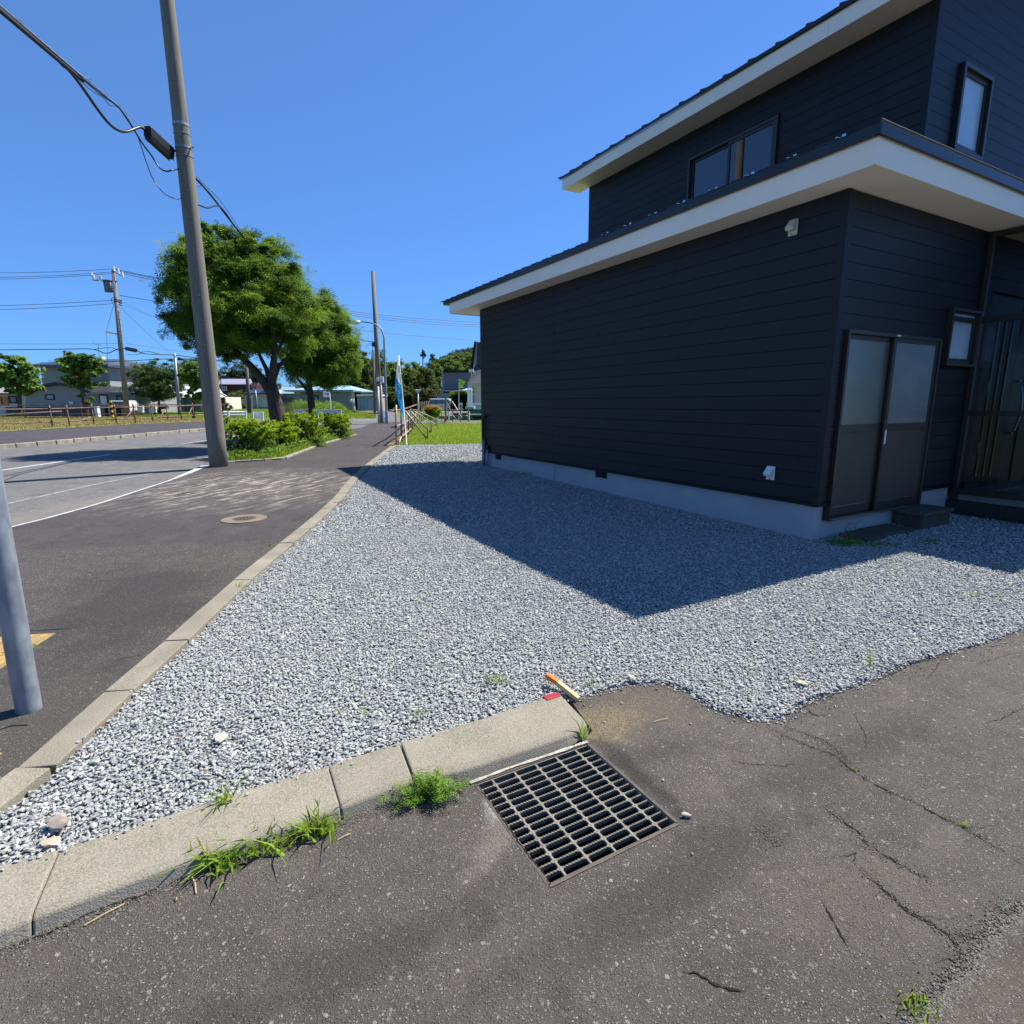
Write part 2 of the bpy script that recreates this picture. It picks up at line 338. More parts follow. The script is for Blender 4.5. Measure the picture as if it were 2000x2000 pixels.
# ================================================================== GROUND
H0=Vector((3.08,5.548,0)); HA=R(29.3)
d2=Vector((math.cos(HA),math.sin(HA),0)); d1=Vector((-d2.y,d2.x,0))
def hw(s,t,z=0): return H0+d2*s+d1*t+Vector((0,0,z))
def q(o,sc,pts): return [(o[0]+x/sc,o[1]+y/sc) for x,y in pts]
def gp(pts,dz=0): return [G(u,v,dz) for u,v in pts]
DRV=-.022
kerbL_out=gp([(-330,1760),(-160,1636),(0,1525),(38,1494),(217,1337),(331.5,1242),(408,1173.5),(460,1128),(511,1086.6),(598,1019.6),(652,972),(677.5,940),(711,909),(763,871)],.02)
fk_in=gp([(-330,1800),(0,1706),(119.5,1673.5),(261,1630),(446,1566.7),(641,1508.7),(800,1456),(946,1414),(1092,1364.6)],.0)
fk_out=gp([(-330,1980),(0,1855),(62,1827.5),(152,1793),(315,1730),(471,1675),(668,1602),(810,1548),(915,1526),(1138,1449),(1157,1427)],DRV)
gr_right=gp([(1092,1364.6)]+q((800,1200),3.22,[(1010,535),(1100,520),(1250,470),(1400,440),(1560,430),(1680,455),(1780,500)])+q((1300,1200),2.414,[(130,375),(200,430),(330,475),(440,500),(545,490),(620,430),(700,395),(870,345),(980,300),(1100,250),(1300,190),(1500,140),(1690,70)])+[(2130,1196),(2400,1120)],DRV)
gr_right_far=[Vector((9.5,5.2,0)),Vector((11.5,9.0,0))]
# far edge of the gravel (lawn begins), foundation line
gr_far=gp([(937,867),(860,868.5),(764,870)],0)
def offset(line,d):
    out=[]
    for i,p in enumerate(line):
        a=line[max(i-1,0)]; b=line[min(i+1,len(line)-1)]; t=(b-a); t=Vector((t.x,t.y,0)).normalized(); out.append(p+Vector((t.y,-t.x,0))*d)
    return out
kerbL_out2=[Vector((p.x,p.y,0)) for p in kerbL_out]
kerbL_in=offset(kerbL_out2,.145)
hcornfar=hw(0,7.55); 
gravel_poly=kerbL_in[2:]+gr_far[::-1]+[Vector((2.5,17.15,0)),Vector((2.5,13.9,0)),hw(.05,7.62),hw(.05,.05),hw(8,.05)]+gr_right_far[::-1]+gr_right[::-1][0:]+fk_in[:-1][::-1]
gravel_poly=[(p.x,p.y) for p in gravel_poly]
# asphalt
P_dark=(.05,.045,.045)
gr_c=G(1118,1580,DRV)
SA=G(1165,1440,DRV); SB=G(1355,1610,DRV)
M_drive=asphalt('driveway_asphalt',(.104,.092,.082),(.24,.22,.195),(.145,.129,.114),scale=120,dens=.55,bump=1.0,stains=[
   (G(1185,1410,DRV),.22,.13,.5,(.30,.235,.13),.85,9),(G(1240,1380,DRV),.45,.22,.6,(.16,.135,.10),.6,5),(G(985,1560,DRV),.05,.11,-.5,(.45,.43,.40),.75,14),(G(975,1640,DRV),.06,.16,-.6,(.24,.2,.18),.6,14),
   (SA.lerp(SB,.5),(SB-SA).length*.55,.045,math.atan2((SB-SA).y,(SB-SA).x),(.035,.03,.027),.7,12),(G(540,1925,DRV),.07,.04,.2,(.20,.18,.15),.4,20),
   (G(1830,1655,DRV),.16,.05,.6,(.19,.17,.15),.35,14),(G(1250,1480,DRV),.34,.06,.35,(.05,.044,.04),.4,9),(G(1330,1720,DRV),.75,.10,.55,(.048,.042,.038),.5,7),(G(700,1880,DRV),.5,.09,.45,(.05,.044,.04),.45,8),(G(1640,1480,DRV),.8,.10,.5,(.055,.048,.044),.45,7),(G(1700,1750,DRV),.35,.16,.3,(.17,.145,.12),.3,9)])
M_walk=asphalt('sidewalk_asphalt',(.072,.064,.059),(.25,.235,.21),(.096,.086,.078),scale=115,dens=.5,bump=1.0,
   stains=[(G(150,1400),.9,.55,.2,(.10,.09,.08),.5,3),(G(250,1180),.6,1.2,.4,(.045,.041,.038),.6,2)])
M_walk2=asphalt('sidewalk_asphalt_new',(.058,.049,.049),(.11,.10,.10),(.072,.062,.060),scale=110,dens=.25,bump=.4,dust=(G(480,950),2.3,2.5,R(68),(.42,.39,.34)))
M_road=asphalt('road_asphalt',(.125,.122,.120),(.20,.195,.19),(.15,.145,.14),scale=60,dens=.35,bump=.3,stains=[(G(200,975),2.4,.5,R(80),(.19,.17,.145),.5,2)])
M_walk3=asphalt('far_sidewalk_asphalt',(.055,.05,.055),(.10,.095,.10),(.07,.062,.066),scale=60,dens=.2,bump=.2)
M_soil=mat('grassy_ground',(.10,.13,.03),.95,var=(.16,.15,.06),vs=1.2,bump=.4,bs=25)
M_lawnbed=mat('lawn_ground',(.15,.24,.025),.95,var=(.19,.28,.03),vs=2.5,amt=.9,bump=.5,bs=30,col2=(.08,.13,.015),vs2=30,amt2=.5,bdist=.03)
M_drybed=mat('dry_verge',(.20,.185,.065),.95,var=(.28,.24,.10),vs=1.5,amt=.9,bump=.5,bs=25,col2=(.13,.15,.04),vs2=7,amt2=.5,bdist=.03)
M_gravelbed=mat('gravel_bed',(.20,.205,.205),.95,var=(.32,.33,.33),vs=40,bump=1,bs=60,bdist=.02)
# driveway with a real opening under the grate
gq=[G(*p,DRV) for p in ((929,1531),(1145,1453),(1322,1608),(1076,1725))]
gc=sum(gq,Vector())/4
gu=((gq[1]-gq[0])+(gq[2]-gq[3])).normalized(); gv=Vector((-gu.y,gu.x,0)); GS=.525
def gl(a,b,z=0): return gc+gu*a+gv*b+Vector((0,0,z))
hole=[gl(-GS/2,-GS/2),gl(GS/2,-GS/2),gl(GS/2,GS/2),gl(-GS/2,GS/2)]
drive_poly=fk_out[:-1]+[fk_out[-1]]+gr_right[1:]+[Vector((12,4.5,0)),Vector((30,4,0)),Vector((30,-12,0)),Vector((-14,-12,0)),Vector((-14,-1.4,0))]
sheet('ground',[(-1500,-40),(1500,-40),(1500,1500),(-1500,1500)],lambda y:gz(y)-.07,M_soil,holes=[hole])
driveway=sheet('driveway',drive_poly,lambda y:gz(y)+DRV,M_drive,holes=[hole],thick=.03)
# sidewalk in two materials: the older open-textured near part, the newer smooth crossing with tyre dust
edge=[(18,1032),(87,1015),(188,987),(254,965),(330,940),(370,924),(402,910)]
redge=gp(edge)
split_a=G(20,1078); split_b=G(560,1055)
kl=[Vector(p) for p in kerbL_out2]
near_k=[p for p in kl if p.y<split_b.y]; far_k=[p for p in kl if p.y>=split_b.y]
road_e0=[Vector((-4.6,-12,0)),Vector((-4.35,1.0,0)),G(-200,1100),G(18,1032)]
sidewalk=sheet('sidewalk',[Vector((-14,-12,0))]+[Vector((-14,-4,0))]+[Vector((-9.5,2.0,0)),G(-420,1120),split_a]+[split_b]+near_k[::-1]+[Vector((-3.3,-1.4,0)),Vector((-3.3,-12,0))],lambda y:gz(y)+.010,M_walk)
strip_near=gp([(436,905),(552,898),(620,871),(684,853)])
sw_end=gp([(676,840),(706,835.6),(724,827),(768,824)])
sheet('sidewalk_crossing',[split_b]+far_k+[G(792,862),Vector((-3.45,18,0)),Vector((-3.9,21,0)),Vector((-4.9,27,0)),Vector((-5.4,31.5,0))]+sw_end[::-1]+strip_near[::-1]+[G(402,910)]+redge[:-1][::-1]+[G(-420,1085),G(-420,1120),split_a],lambda y:gz(y)+.006,M_walk2)
# road
opp=gp([(-300,905),(0,875),(110,866),(250,854),(403,840)])
road_poly=[Vector((-11.2,-14,0)),Vector((-14.8,-14,0)),Vector((-14.8,8,0))]+opp+[Vector((-13.2,28,0)),Vector((-15,33,0)),Vector((-22,38,0)),Vector((-40,44,0)),Vector((-40,48,0)),Vector((-21,47,0)),GY(700,44),GY(727,56),GY(722,110),GY(748,110),GY(767,60),GY(775,40),GY(800,34),Vector((12,31.6,0)),Vector((40,31,0)),Vector((40,27.3,0)),Vector((12,28.5,0)),Vector((-5.0,31.8,0)),Vector((-5.5,29,0)),Vector((-5.0,12,0)),G(402,910)]+redge[:-1][::-1]+[G(-420,1085),Vector((-9,1,0))]
road=sheet('road',road_poly,lambda y:gz(y)-.03,M_road)
def strip(name,pts,wd,dz,m,parent=None,kind='structure'):
    pts=[Vector((p[0],p[1],0)) for p in pts]; V=[];Fs=[]
    wds=wd if isinstance(wd,(list,tuple)) else [wd]*len(pts)
    for i,p in enumerate(pts):
        a=pts[max(i-1,0)]; b=pts[min(i+1,len(pts)-1)]; t=(b-a).normalized(); n=Vector((-t.y,t.x,0))
        for sgn in (-.5,.5):
            c=p+n*wds[i]*sgn; V.append((c.x,c.y,gz(c.y)+dz))
    Fs=[(2*i,2*i+1,2*i+3,2*i+2) for i in range(len(pts)-1)]
    mb=MB().add(V,Fs); o=mb.build(name,m,parent)
    bm=bmesh.new(); bm.from_mesh(o.data)
    if sum(f.normal.z for f in bm.faces)<0: bmesh.ops.reverse_faces(bm,faces=bm.faces[:]); bm.to_mesh(o.data)
    bm.free()
    if parent is None: o['kind']=kind
    return o
strip('edge_line',resample(redge[:5],.5)+[redge[5],redge[6]],[.05]*(len(resample(redge[:5],.5)))+[.12,.16],.012,M_paint)
cl=lambda a,b: [GYx(-10.7,y) for y in np.linspace(a,b,6)]
def GYx(x,y): return Vector((x,y,gz(y)))
strip('centre_line',cl(6.5,14.9),.12,-.026,M_paint)
strip('centre_line',cl(18.2,24.5),.12,-.026,M_paint)
strip('worn_lane_line',[G(9,981),G(186,943),G(330,915)],.09,-.026,M_paint_old)
strip('centre_line',[G(-250,1010),G(9,981)],.09,-.026,M_paint_old)
strip('stop_line',[GY(690,36.5),GY(735,36.8)],.35,-.026,M_paint)
# opposite side: kerb, sidewalk, verge
ok_=[Vector((-14.8,-14,0)),Vector((-14.8,8,0))]+opp+[Vector((-13.25,28,0))]
wb=[Vector((-20.4,-14,0)),G(-300,858),G(0,847),G(250,832.5),G(402,826),Vector((-17.6,33.5,0)),Vector((-15.4,33,0))]
sheet('far_sidewalk',ok_+wb[::-1],lambda y:gz(y)+.08,M_walk3)
sheet('dry_grass_verge',wb[:-1]+[Vector((-19,36,0)),Vector((-24,40,0)),Vector((-60,46,0)),Vector((-90,46,0)),Vector((-90,-14,0))],lambda y:gz(y)+.09,M_drybed)
kerb=thing('kerb','', '',loc=(0,0,0),kind='structure')
pp=resample(opp+[Vector((-13.25,28,0))],.62)
for a,b in zip(pp,pp[1:]):
    t=(b-a).normalized(); n=Vector((-t.y,t.x)); c=(a+b)/2; Lk=(b-a).length-.02
    MB().obox(Vector((c.x-t.y*.0+n.x*.075,c.y+n.y*.075,gz(c.y)-.06)),Lk,.17,.16+random.uniform(-.008,.008),math.atan2(t.y,t.x)+random.uniform(-.02,.02)).build('kerb_stone',M_conc_edge,kerb,bevel=.015,seg=1)
# left kerb: each stone its own piece, slightly uneven
kerb2=thing('sidewalk_kerb','','',kind='structure')
pp=resample(kerbL_out2,.60)
for i,(a,b) in enumerate(zip(pp,pp[1:])):
    t=(b-a).normalized(); n=Vector((t.y,-t.x)); g_=.0025; w_=.136
    a2=a+t*g_; b2=b-t*g_; dz=random.uniform(-.004,.004)
    pl=[a2,b2,b2+n*w_,a2+n*w_]
    mb=MB(); V=[(p.x,p.y,gz(p.y)-.12) for p in pl]+[(p.x,p.y,gz(p.y)+.019+dz) for p in pl]
    mb.add(V,[(0,3,2,1),(4,5,6,7),(0,1,5,4),(1,2,6,5),(2,3,7,6),(3,0,4,7)]).build('kerb_stone',M_conc,kerb2,bevel=.005)
# front kerb: thick curved blocks with a sloped face
kerb3=thing('driveway_kerb','','',kind='structure')
fi=[Vector(p[:2]) for p in fk_in]; fo=[Vector(p[:2]) for p in fk_out]
def near_pt(line,p):
    best=None
    for a,b in zip(line,line[1:]):
        t=max(0,min(1,(p-a).dot(b-a)/(b-a).length_squared)); c=a.lerp(b,t); d=(c-p).length
        if best is None or d<best[0]: best=(d,c)
    return best[1]
joints=[(-330,-330),(119,62),(642,668),(779,809),(1092,1150)]
def at_u(line_px,line,u):
    for (p,pa),(q_,qa) in zip(zip(line_px,line),list(zip(line_px,line))[1:]):
        if p[0]<=u<=q_[0]: f=(u-p[0])/(q_[0]-p[0]); return pa.lerp(qa,f)
    return line[-1]
fi_px=[(-330,0),(0,0),(119.5,0),(261,0),(446,0),(641,0),(800,0),(946,0),(1092,0)]
fo_px=[(-330,0),(0,0),(62,0),(152,0),(315,0),(471,0),(668,0),(810,0),(915,0),(1138,0),(1157,0)]
KT=.030
for (i0,o0),(i1,o1) in zip(joints,joints[1:]):
    n=8; mb=MB()
    for k in range(n+1):
        f=k/n
        if k==0: f=.002 if i0!=779 else .010
        if k==n: f=.998 if i1!=1092 else 1
        A=at_u(fi_px,fi,i0+(i1-i0)*f); B=at_u(fo_px,fo,o0+(o1-o0)*f); wv=(B-A)
        prof=[(0,-.12),(0,KT),(.86,KT-.003),(.945,KT-.014),(1.0,DRV-.002),(1.0,-.14)]
        for (s_,z_) in prof: p=A+wv*s_; mb.v.append((p.x,p.y,z_))
        if k:
            b_=6*k; 
            for j in range(5): mb.f.append((b_-6+j,b_-6+j+1,b_+j+1,b_+j))
            mb.f.append((b_-1,b_-6,b_,b_+5))
    mb.f.append((0,1,2,3,4,5)); mb.f.append(tuple(6*n+j for j in (5,4,3,2,1,0)))
    mb.build('kerb_block',M_conc,kerb3,bevel=.007)
M_red=mat('red_paint',(.33,.02,.03),.6,var=(.2,.02,.02),vs=30,bump=.4,bs=100,bdist=.003)
A=[G(x,y,.02) for x,y in q((800,1200),3.22,[(835,530),(905,508),(945,510),(950,528),(865,556)])]
MB().prism([Vector((p.x,p.y,.012)) for p in A],(0,0,1),.022).build('painted_boundary_block',M_red,kerb3,bevel=.003)
# white mortar edge between kerb and grate
M_mortar=mat('pale_mortar',(.40,.39,.36),.9,var=(.12,.11,.10),vs=40,bump=.8,bs=60,bdist=.01)
ml=[G(*p,DRV) for p in ((918,1531),(1000,1500),(1080,1474),(1148,1450))]
strip('mortar_edge',resample(ml,.04),[.016+random.uniform(-.006,.006) for _ in resample(ml,.04)],DRV+.006,M_mortar)
rl=resample([gl(-GS/2-.0,GS/2+.006),gl(GS/2,GS/2+.006)] if (gl(0,GS/2)-gl(0,-GS/2)).y<0 else [gl(-GS/2,-GS/2-.006),gl(GS/2,-GS/2-.006)],.03)
strip('rusty_edge',rl,[.006+random.uniform(-.002,.003) for _ in rl],DRV+.003,mat('rusty_edge',(.12,.095,.08),.8,var=(.05,.045,.04),vs=40))
# cracks in the driveway: dark open seams
M_crack=mat('crack_dark',(.006,.005,.004),.95,var=(.02,.017,.013),vs=30)
z7=lambda pts:q((1300,1200),2.414,pts)
cracks=[(z7([(480,540),(560,575),(700,630),(790,660),(860,720),(960,785),(1060,840),(1180,890),(1300,955),(1400,1000),(1480,1050),(1580,1110),(1690,1190)]),.008),
 (z7([(560,530),(680,570),(770,610),(835,665),(850,700)]),.004),
 (z7([(740,900),(830,965),(920,1030),(935,1085),(1010,1130),(1100,1170),(1190,1225),(1260,1250)]),.008),
 (z7([(935,1225),(1000,1275),(1060,1330),(1140,1400),(1230,1450),(1330,1510),(1390,1590),(1400,1640)]),.011),
 (z7([(735,1345),(780,1430),(820,1510),(870,1590)]),.006),
 (z7([(70,1690),(150,1705),(230,1755),(320,1780),(400,1775)]),.008),
 (z7([(1330,1500),(1440,1520),(1530,1490),(1620,1440),(1690,1370)]),.009),
 (z7([(1560,1355),(1620,1385)]),.009),(z7([(430,1000),(490,1040),(540,1090)]),.004),
 (z7([(300,690),(400,710),(480,708),(560,715),(620,700)]),.004),(z7([(640,425),(690,470),(760,480)]),.008),
 (z7([(890,460),(905,520),(945,570),(950,630)]),.003),(z7([(1450,240),(1540,215),(1620,190),(1690,180)]),.003),(z7([(1240,300),(1260,260),(1300,220),(1400,150)]),.004),
 (z7([(1500,510),(1600,490),(1690,440)]),.004),(z7([(1470,1850),(1560,1905),(1640,1960)]),.010),(z7([(870,1150),(900,1120),(905,1180),(935,1225)]),.003),
 (z7([(0,335),(60,350),(130,385),(200,440),(340,490),(450,530)]),.007),(z7([(560,530),(640,440),(760,390),(880,350),(1000,310),(1150,240),(1300,200),(1450,150)]),.009),
 (z7([(1130,1800),(1220,1810),(1330,1740),(1400,1680),(1500,1590),(1620,1450),(1690,1400)]),.012),
 (q((0,1400),2.76,[(870,915),(760,975),(620,1010),(500,1050),(380,1120),(240,1165),(170,1190),(0,1262)]),.010),
 (q((0,1400),2.76,[(1850,565),(1760,610),(1640,640),(1540,700),(1380,760),(1200,850),(1050,880)]),.008),
 (q((800,1200),3.22,[(430,1070),(560,1250),(700,1440),(880,1690)]),.007)]
allc=cracks
rnc=random.Random(5)
for pts,wd in list(cracks[:5])+[cracks[6],cracks[15],cracks[16]]:      # fine side branches
    PP=[G(u,v,DRV) for u,v in pts]
    for k in range(2):
        i=rnc.randrange(len(PP)-1); a=PP[i].lerp(PP[i+1],rnc.random()); t=(PP[i+1]-PP[i]).normalized(); ang=rnc.choice((-1,1))*rnc.uniform(.5,1.2); d=Vector((t.x*math.cos(ang)-t.y*math.sin(ang),t.x*math.sin(ang)+t.y*math.cos(ang),0)); L_=rnc.uniform(.06,.17)
        e=a+d*L_; br=resample([a,a+d*L_*.5+Vector((rnc.uniform(-.03,.03),rnc.uniform(-.03,.03),0)),e],.008); P3=[p+Vector((noise.noise(Vector((p.x*45,p.y*45,3))),noise.noise(Vector((p.x*45,p.y*45,6)))))*.010 for p in br]
        strip('crack',P3,[max(.0006,.0016*(1-j/len(P3))) for j in range(len(P3))],DRV+.0022,M_crack,parent=driveway)
for pts,wd in allc:
    P=resample([G(u,v,DRV) for u,v in pts],.008)
    P2=[];wl=[]
    for i,p in enumerate(P):
        nx=noise.noise(Vector((p.x*9,p.y*9,0))); ny=noise.noise(Vector((p.x*9,p.y*9,7))); n2=noise.noise(Vector((p.x*45,p.y*45,3))); n3=noise.noise(Vector((p.x*140,p.y*140,9)))
        P2.append(p+Vector((nx,ny))*.014+Vector((n2,-n2))*.008+Vector((n3,n3*.6))*.004); e=min(1,4*(i+.3)/len(P),4*(len(P)-i-.7)/len(P)); wl.append(max(.0012,wd*.85*e*(.7+1.1*noise.noise(Vector((p.x*45,p.y*45,5))))))
    strip('crack',P2,wl,DRV+.0025,M_crack,parent=driveway)
for pts,wd in [(q((0,900),2.76,[(0,1450),(60,1430),(150,1425)]),.01),(q((0,900),2.76,[(150,918),(260,912),(380,905)]),.008),(q((0,900),2.76,[(620,1080),(680,1060),(760,1050)]),.006)]:
    P=resample([G(u,v,.01) for u,v in pts],.03); strip('crack',P,[wd*random.uniform(.4,1) for _ in P],.0125,M_crack,parent=sidewalk)
# newer, paler asphalt slab beyond the crumbled seam at the lower right
M_patch=asphalt('patch_asphalt',(.115,.099,.085),(.22,.20,.175),(.14,.122,.105),scale=130,dens=.45,bump=.9)
pe=[G(u,v,DRV) for u,v in z7([(1720,1385),(1640,1440),(1560,1520),(1500,1600),(1430,1690),(1350,1760),(1260,1850),(1200,1930),(1150,2010),(1100,2120)])]
pj=resample(pe,.012); pj=[p+Vector((noise.noise(Vector((p.x*30,p.y*30,1))),noise.noise(Vector((p.x*30,p.y*30,4)))))*.012 for p in pj]
sheet('asphalt_patch',pj+[Vector((pj[-1].x+.5,pj[-1].y-1.5,0)),Vector((6,-1,0)),Vector((pj[0].x+4,pj[0].y+2.2,0))],lambda y:gz(y)+DRV+.003,M_patch)
# ------------------------------------------------------------------ grate
gt=thing('drain_grate','square galvanised steel drain grate with serrated bars set in the dark driveway asphalt','drain grate',gc)
h=GS/2-.006; zt=DRV-.003; B=.026
def gbar(a0,b0,a1,b1,wd,top,dep): # straight bar in grate coordinates
    p=gl(a0,b0); r_=gl(a1,b1); t=(r_-p).normalized(); n=Vector((-t.y,t.x,0))*wd/2
    mb=MB(); V=[p-n,r_-n,r_+n,p+n]; mb.add([(v.x,v.y,top-dep) for v in V]+[(v.x,v.y,top) for v in V],[(0,3,2,1),(4,5,6,7),(0,1,5,4),(1,2,6,5),(2,3,7,6),(3,0,4,7)]); return mb
for a in ((-h,-h,h,-h),(-h,h,h,h),(-h,-h+.004,-h,h-.004),(h,-h+.004,h,h-.004)): gbar(*a,.006,zt,B).build('frame_bar',M_steel,gt,bevel=.001)
nrow=15
Mrod=[-h+.062,-h+.062+(2*h-.124)*.25,0,-h+.062+(2*h-.124)*.75,h-.062]
for k in range(1,nrow):
    b=-h+2*h*k/nrow; mb=MB(); teeth=44; V=[];wd=.0062
    for i in range(teeth*2+1):
        a=-h+.004+(2*h-.008)*i/(teeth*2); z=zt-(.0035 if i%2 else .0)
        for s_,zz in ((-wd/2,zt-B*.7),(wd/2,zt-B*.7),(wd/2,z),(-wd/2,z)): p=gl(a,b+s_); V.append((p.x,p.y,zz))
    Fs=[]
    for i in range(teeth*2):
        for j in range(4): Fs.append((4*i+j,4*i+4+j,4*i+4+(j+1)%4,4*i+(j+1)%4))
    mb.add(V,Fs).build('serrated_bar',M_steel,gt)
for a in Mrod:
    mb=gbar(a,-h+.004,a,h-.004,.007,zt-.0012,.012)
    for k in range(1,nrow):                      # weld fillets at every crossing round the cell corners
        b=-h+2*h*k/nrow; c=gl(a,b)
        P=[gl(a+x,b+y) for x,y in ((-.015,0),(-.0045,-.0075),(.0045,-.0075),(.015,0),(.0045,.0075),(-.0045,.0075))]
        mb.prism([Vector((p.x,p.y,zt-.010)) for p in P],(0,0,1),.0082)
    mb.build('cross_rod',M_steel,gt)
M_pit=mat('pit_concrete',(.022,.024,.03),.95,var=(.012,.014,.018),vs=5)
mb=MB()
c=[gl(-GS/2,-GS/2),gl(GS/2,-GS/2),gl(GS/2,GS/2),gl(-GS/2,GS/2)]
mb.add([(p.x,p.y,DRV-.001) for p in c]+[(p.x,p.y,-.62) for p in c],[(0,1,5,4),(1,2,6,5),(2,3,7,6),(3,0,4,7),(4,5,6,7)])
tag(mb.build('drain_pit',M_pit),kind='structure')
mb=MB()
for a,b,c_,d in ((-GS/2,-GS/2,GS/2,-GS/2),(-GS/2,GS/2,GS/2,GS/2),(-GS/2,-GS/2,-GS/2,GS/2),(GS/2,-GS/2,GS/2,GS/2)):
    m_=gbar(a,b,c_,d,.011,DRV+.001,.05); mb.add(m_.v,m_.f)
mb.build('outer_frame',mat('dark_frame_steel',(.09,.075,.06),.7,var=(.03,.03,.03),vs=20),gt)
# ------------------------------------------------------------------ manhole
mc=G(477,1013.6,.006); mh=thing('manhole','round manhole with concrete collar and rusty iron lid in the sidewalk crossing','manhole',mc)
def disc(c,r0,r1,z0,z1,n=40):
    mb=MB(); V=[];Fs=[]
    for k in range(n):
        t=2*math.pi*k/n
        for r_,z_ in ((r0,z0),(r0,z1),(r1,z1),(r1,z0)): V.append((c.x+r_*math.cos(t),c.y+r_*math.sin(t),c.z+z_))
    for k in range(n):
        a=4*k;b=4*((k+1)%n)
        for j in range(4): Fs.append((a+j,a+(j+1)%4,b+(j+1)%4,b+j))
    return mb.add(V,Fs)
Rm=83/2/F_PX*mc.y*1.02
disc(mc,Rm*.52,Rm,-.02,.006).build('collar',mat('manhole_concrete',(.19,.165,.12),.9,var=(.12,.105,.08),vs=9,bump=.4,bs=100,bdist=.004),mh)
M_iron=mat('rusty_iron',(.11,.06,.045),.7,var=(.06,.045,.04),vs=20,bump=.5,bs=120,bdist=.004)
lid=disc(mc,0.001,Rm*.50,-.02,.004).build('lid',M_iron,mh)
mb=MB()
for i in range(-5,6):
    for j in range(-5,6):
        x=i*.045+(j%2)*.022; y=j*.04
        if math.hypot(x,y)<Rm*.44: mb.obox(Vector((mc.x+x,mc.y+y,mc.z+.004)),.026,.014,.004,.6 if (i+j)%2 else -.6)
mb.build('lid_stud',mat('bare_iron',(.17,.15,.14),.5,metal=.5),lid)
# ------------------------------------------------------------------ tactile paving (worn yellow bars)
M_yel=mat('yellow_tactile',(.50,.30,.06),.8,var=(.28,.20,.10),vs=9,amt=.8,bump=.4,bs=90,col2=(.12,.11,.09),vs2=30,amt2=.5,bdist=.004)
M_yel2=mat('yellow_tactile_bed',(.36,.235,.085),.85,var=(.13,.12,.10),vs=6,amt=.8)
tp=thing('tactile_paving','','',kind='structure')
c0=G(109,1237,.010); e1=(G(0,1307,.010)-c0); e1.z=0; Ltp=e1.length; e1.normalize(); e2=(G(-160,1238,.010)-c0); e2.z=0; e2.normalize(); e2=(e2-e1*e2.dot(e1)).normalized()
def tile(o):
    P=[o,o+e1*.294,o+e1*.294+e2*.294,o+e2*.294]
    tl=MB().prism([Vector((p.x,p.y,.008)) for p in P],(0,0,1),.006).build('tactile_tile',M_yel2,tp,bevel=.002)
    mb=MB()
    for k in range(4):
        a=o+e2*(.04+.071*k); b=a+e1*.27; a=a+e1*.02; n=e2*.014
        mb.prism([Vector((p.x,p.y,.0142)) for p in (a-n,b-n,b+n,a+n)],(0,0,1),.005)
    mb.build('tactile_bar',M_yel,tl,bevel=.002)
for i in range(5):
    for j in range(5):
        if i<2 or j>2: tile(c0+e1*.3*i+e2*.3*j)
c1=G(12,1465,.010)
for i in range(3): tile(c1+e2*.3*i+e1*.02)
# ================================================================== NAVY HOUSE (local frame: x along the door wall, y along the long wall)
house=thing('house','dark navy two-storey house with horizontal siding, white fascias and a gravel yard beside the street','house',H0,rz=HA)
ZB,ZT=.395,3.30; PIT=(ZT-ZB)/19
def seg_board(face,off,a0,a1,z0,z1,clip=None):
    D=.016; pr=[(0,z0),(.0115,z0+.0003),(D,z0+.004),(D,z1-.002),(.0135,z1-.0003),(0,z1-.0003)]
    mb=MB(); V=[]
    for a in (a0,a1):
        for d,z in pr: V.append((-d+off,a,z) if face=='L' else (a,-d+off,z))
    n=6; mb.add(V,[tuple(range(n)),tuple(range(n,2*n))]+[(i,(i+1)%n,(i+1)%n+n,i+n) for i in range(n)])
    return mb.build('siding_board',M_siding,house,local=True)
def boards(face,off,a0,a1,z0,z1,holes=(),joints=(),top=None):
    z=z0
    while z<z1-.02:
        zz=min(z+PIT,z1); segs=[(a0,a1)]
        for (h0,h1,hz0,hz1) in holes:
            ov=min(zz,hz1)-max(z,hz0)
            if ov>PIT*.5 or (ov>0 and ov>.6*(zz-z)):
                segs=[s for (x0,x1) in segs for s in ((x0,min(x1,h0)),(max(x0,h1),x1)) if s[1]-s[0]>.01]
        for j in joints: segs=[s for (x0,x1) in segs for s in (((x0,j-.0015),(j+.0015,x1)) if x0<j<x1 else ((x0,x1),))]
        for x0,x1 in segs: seg_board(face,off,x0,x1,z,zz)
        z=zz
L1=7.6
DOOR=(.15,1.94,.2,2.085); SW=(2.05,2.72,1.80,2.425)
# backing walls
mb=MB()
mb.box(.004,.12,.004,L1,ZB-.02,ZT+.02); mb.box(.004,.149,.003,.12,.35,ZT+.01); mb.box(1.941,2.06,.003,.12,.35,ZT+.01); mb.box(2.71,3.0,.003,.12,.35,ZT+.01)
mb.box(.149,1.941,.003,.12,2.08,ZT+.01); mb.box(2.06,2.71,.003,.12,.35,1.81); mb.box(2.06,2.71,.003,.12,2.42,ZT+.01)
mb.box(3.0,3.09,.004,.12,.2,ZT); mb.box(3.9,8.5,.004,.12,.2,ZT); mb.box(3.09,3.9,.004,.12,2.65,ZT)
mb.box(8.38,8.5,.12,L1,.2,ZT); mb.box(.12,8.38,L1-.12,L1,.2,ZT)
mb.build('wall',M_backwall,house,local=True)
boards('L',0,.0,L1,ZB,ZT,joints=(4.79,))
boards('F',0,-.0,2.74,ZB,ZT,holes=[(DOOR[0],DOOR[1],0,DOOR[3]+.03),SW])
boards('F',0,2.80,8.5,ZB,ZT,holes=[(3.06,3.95,0,2.68),(3.94,5.6,0,2.3)])
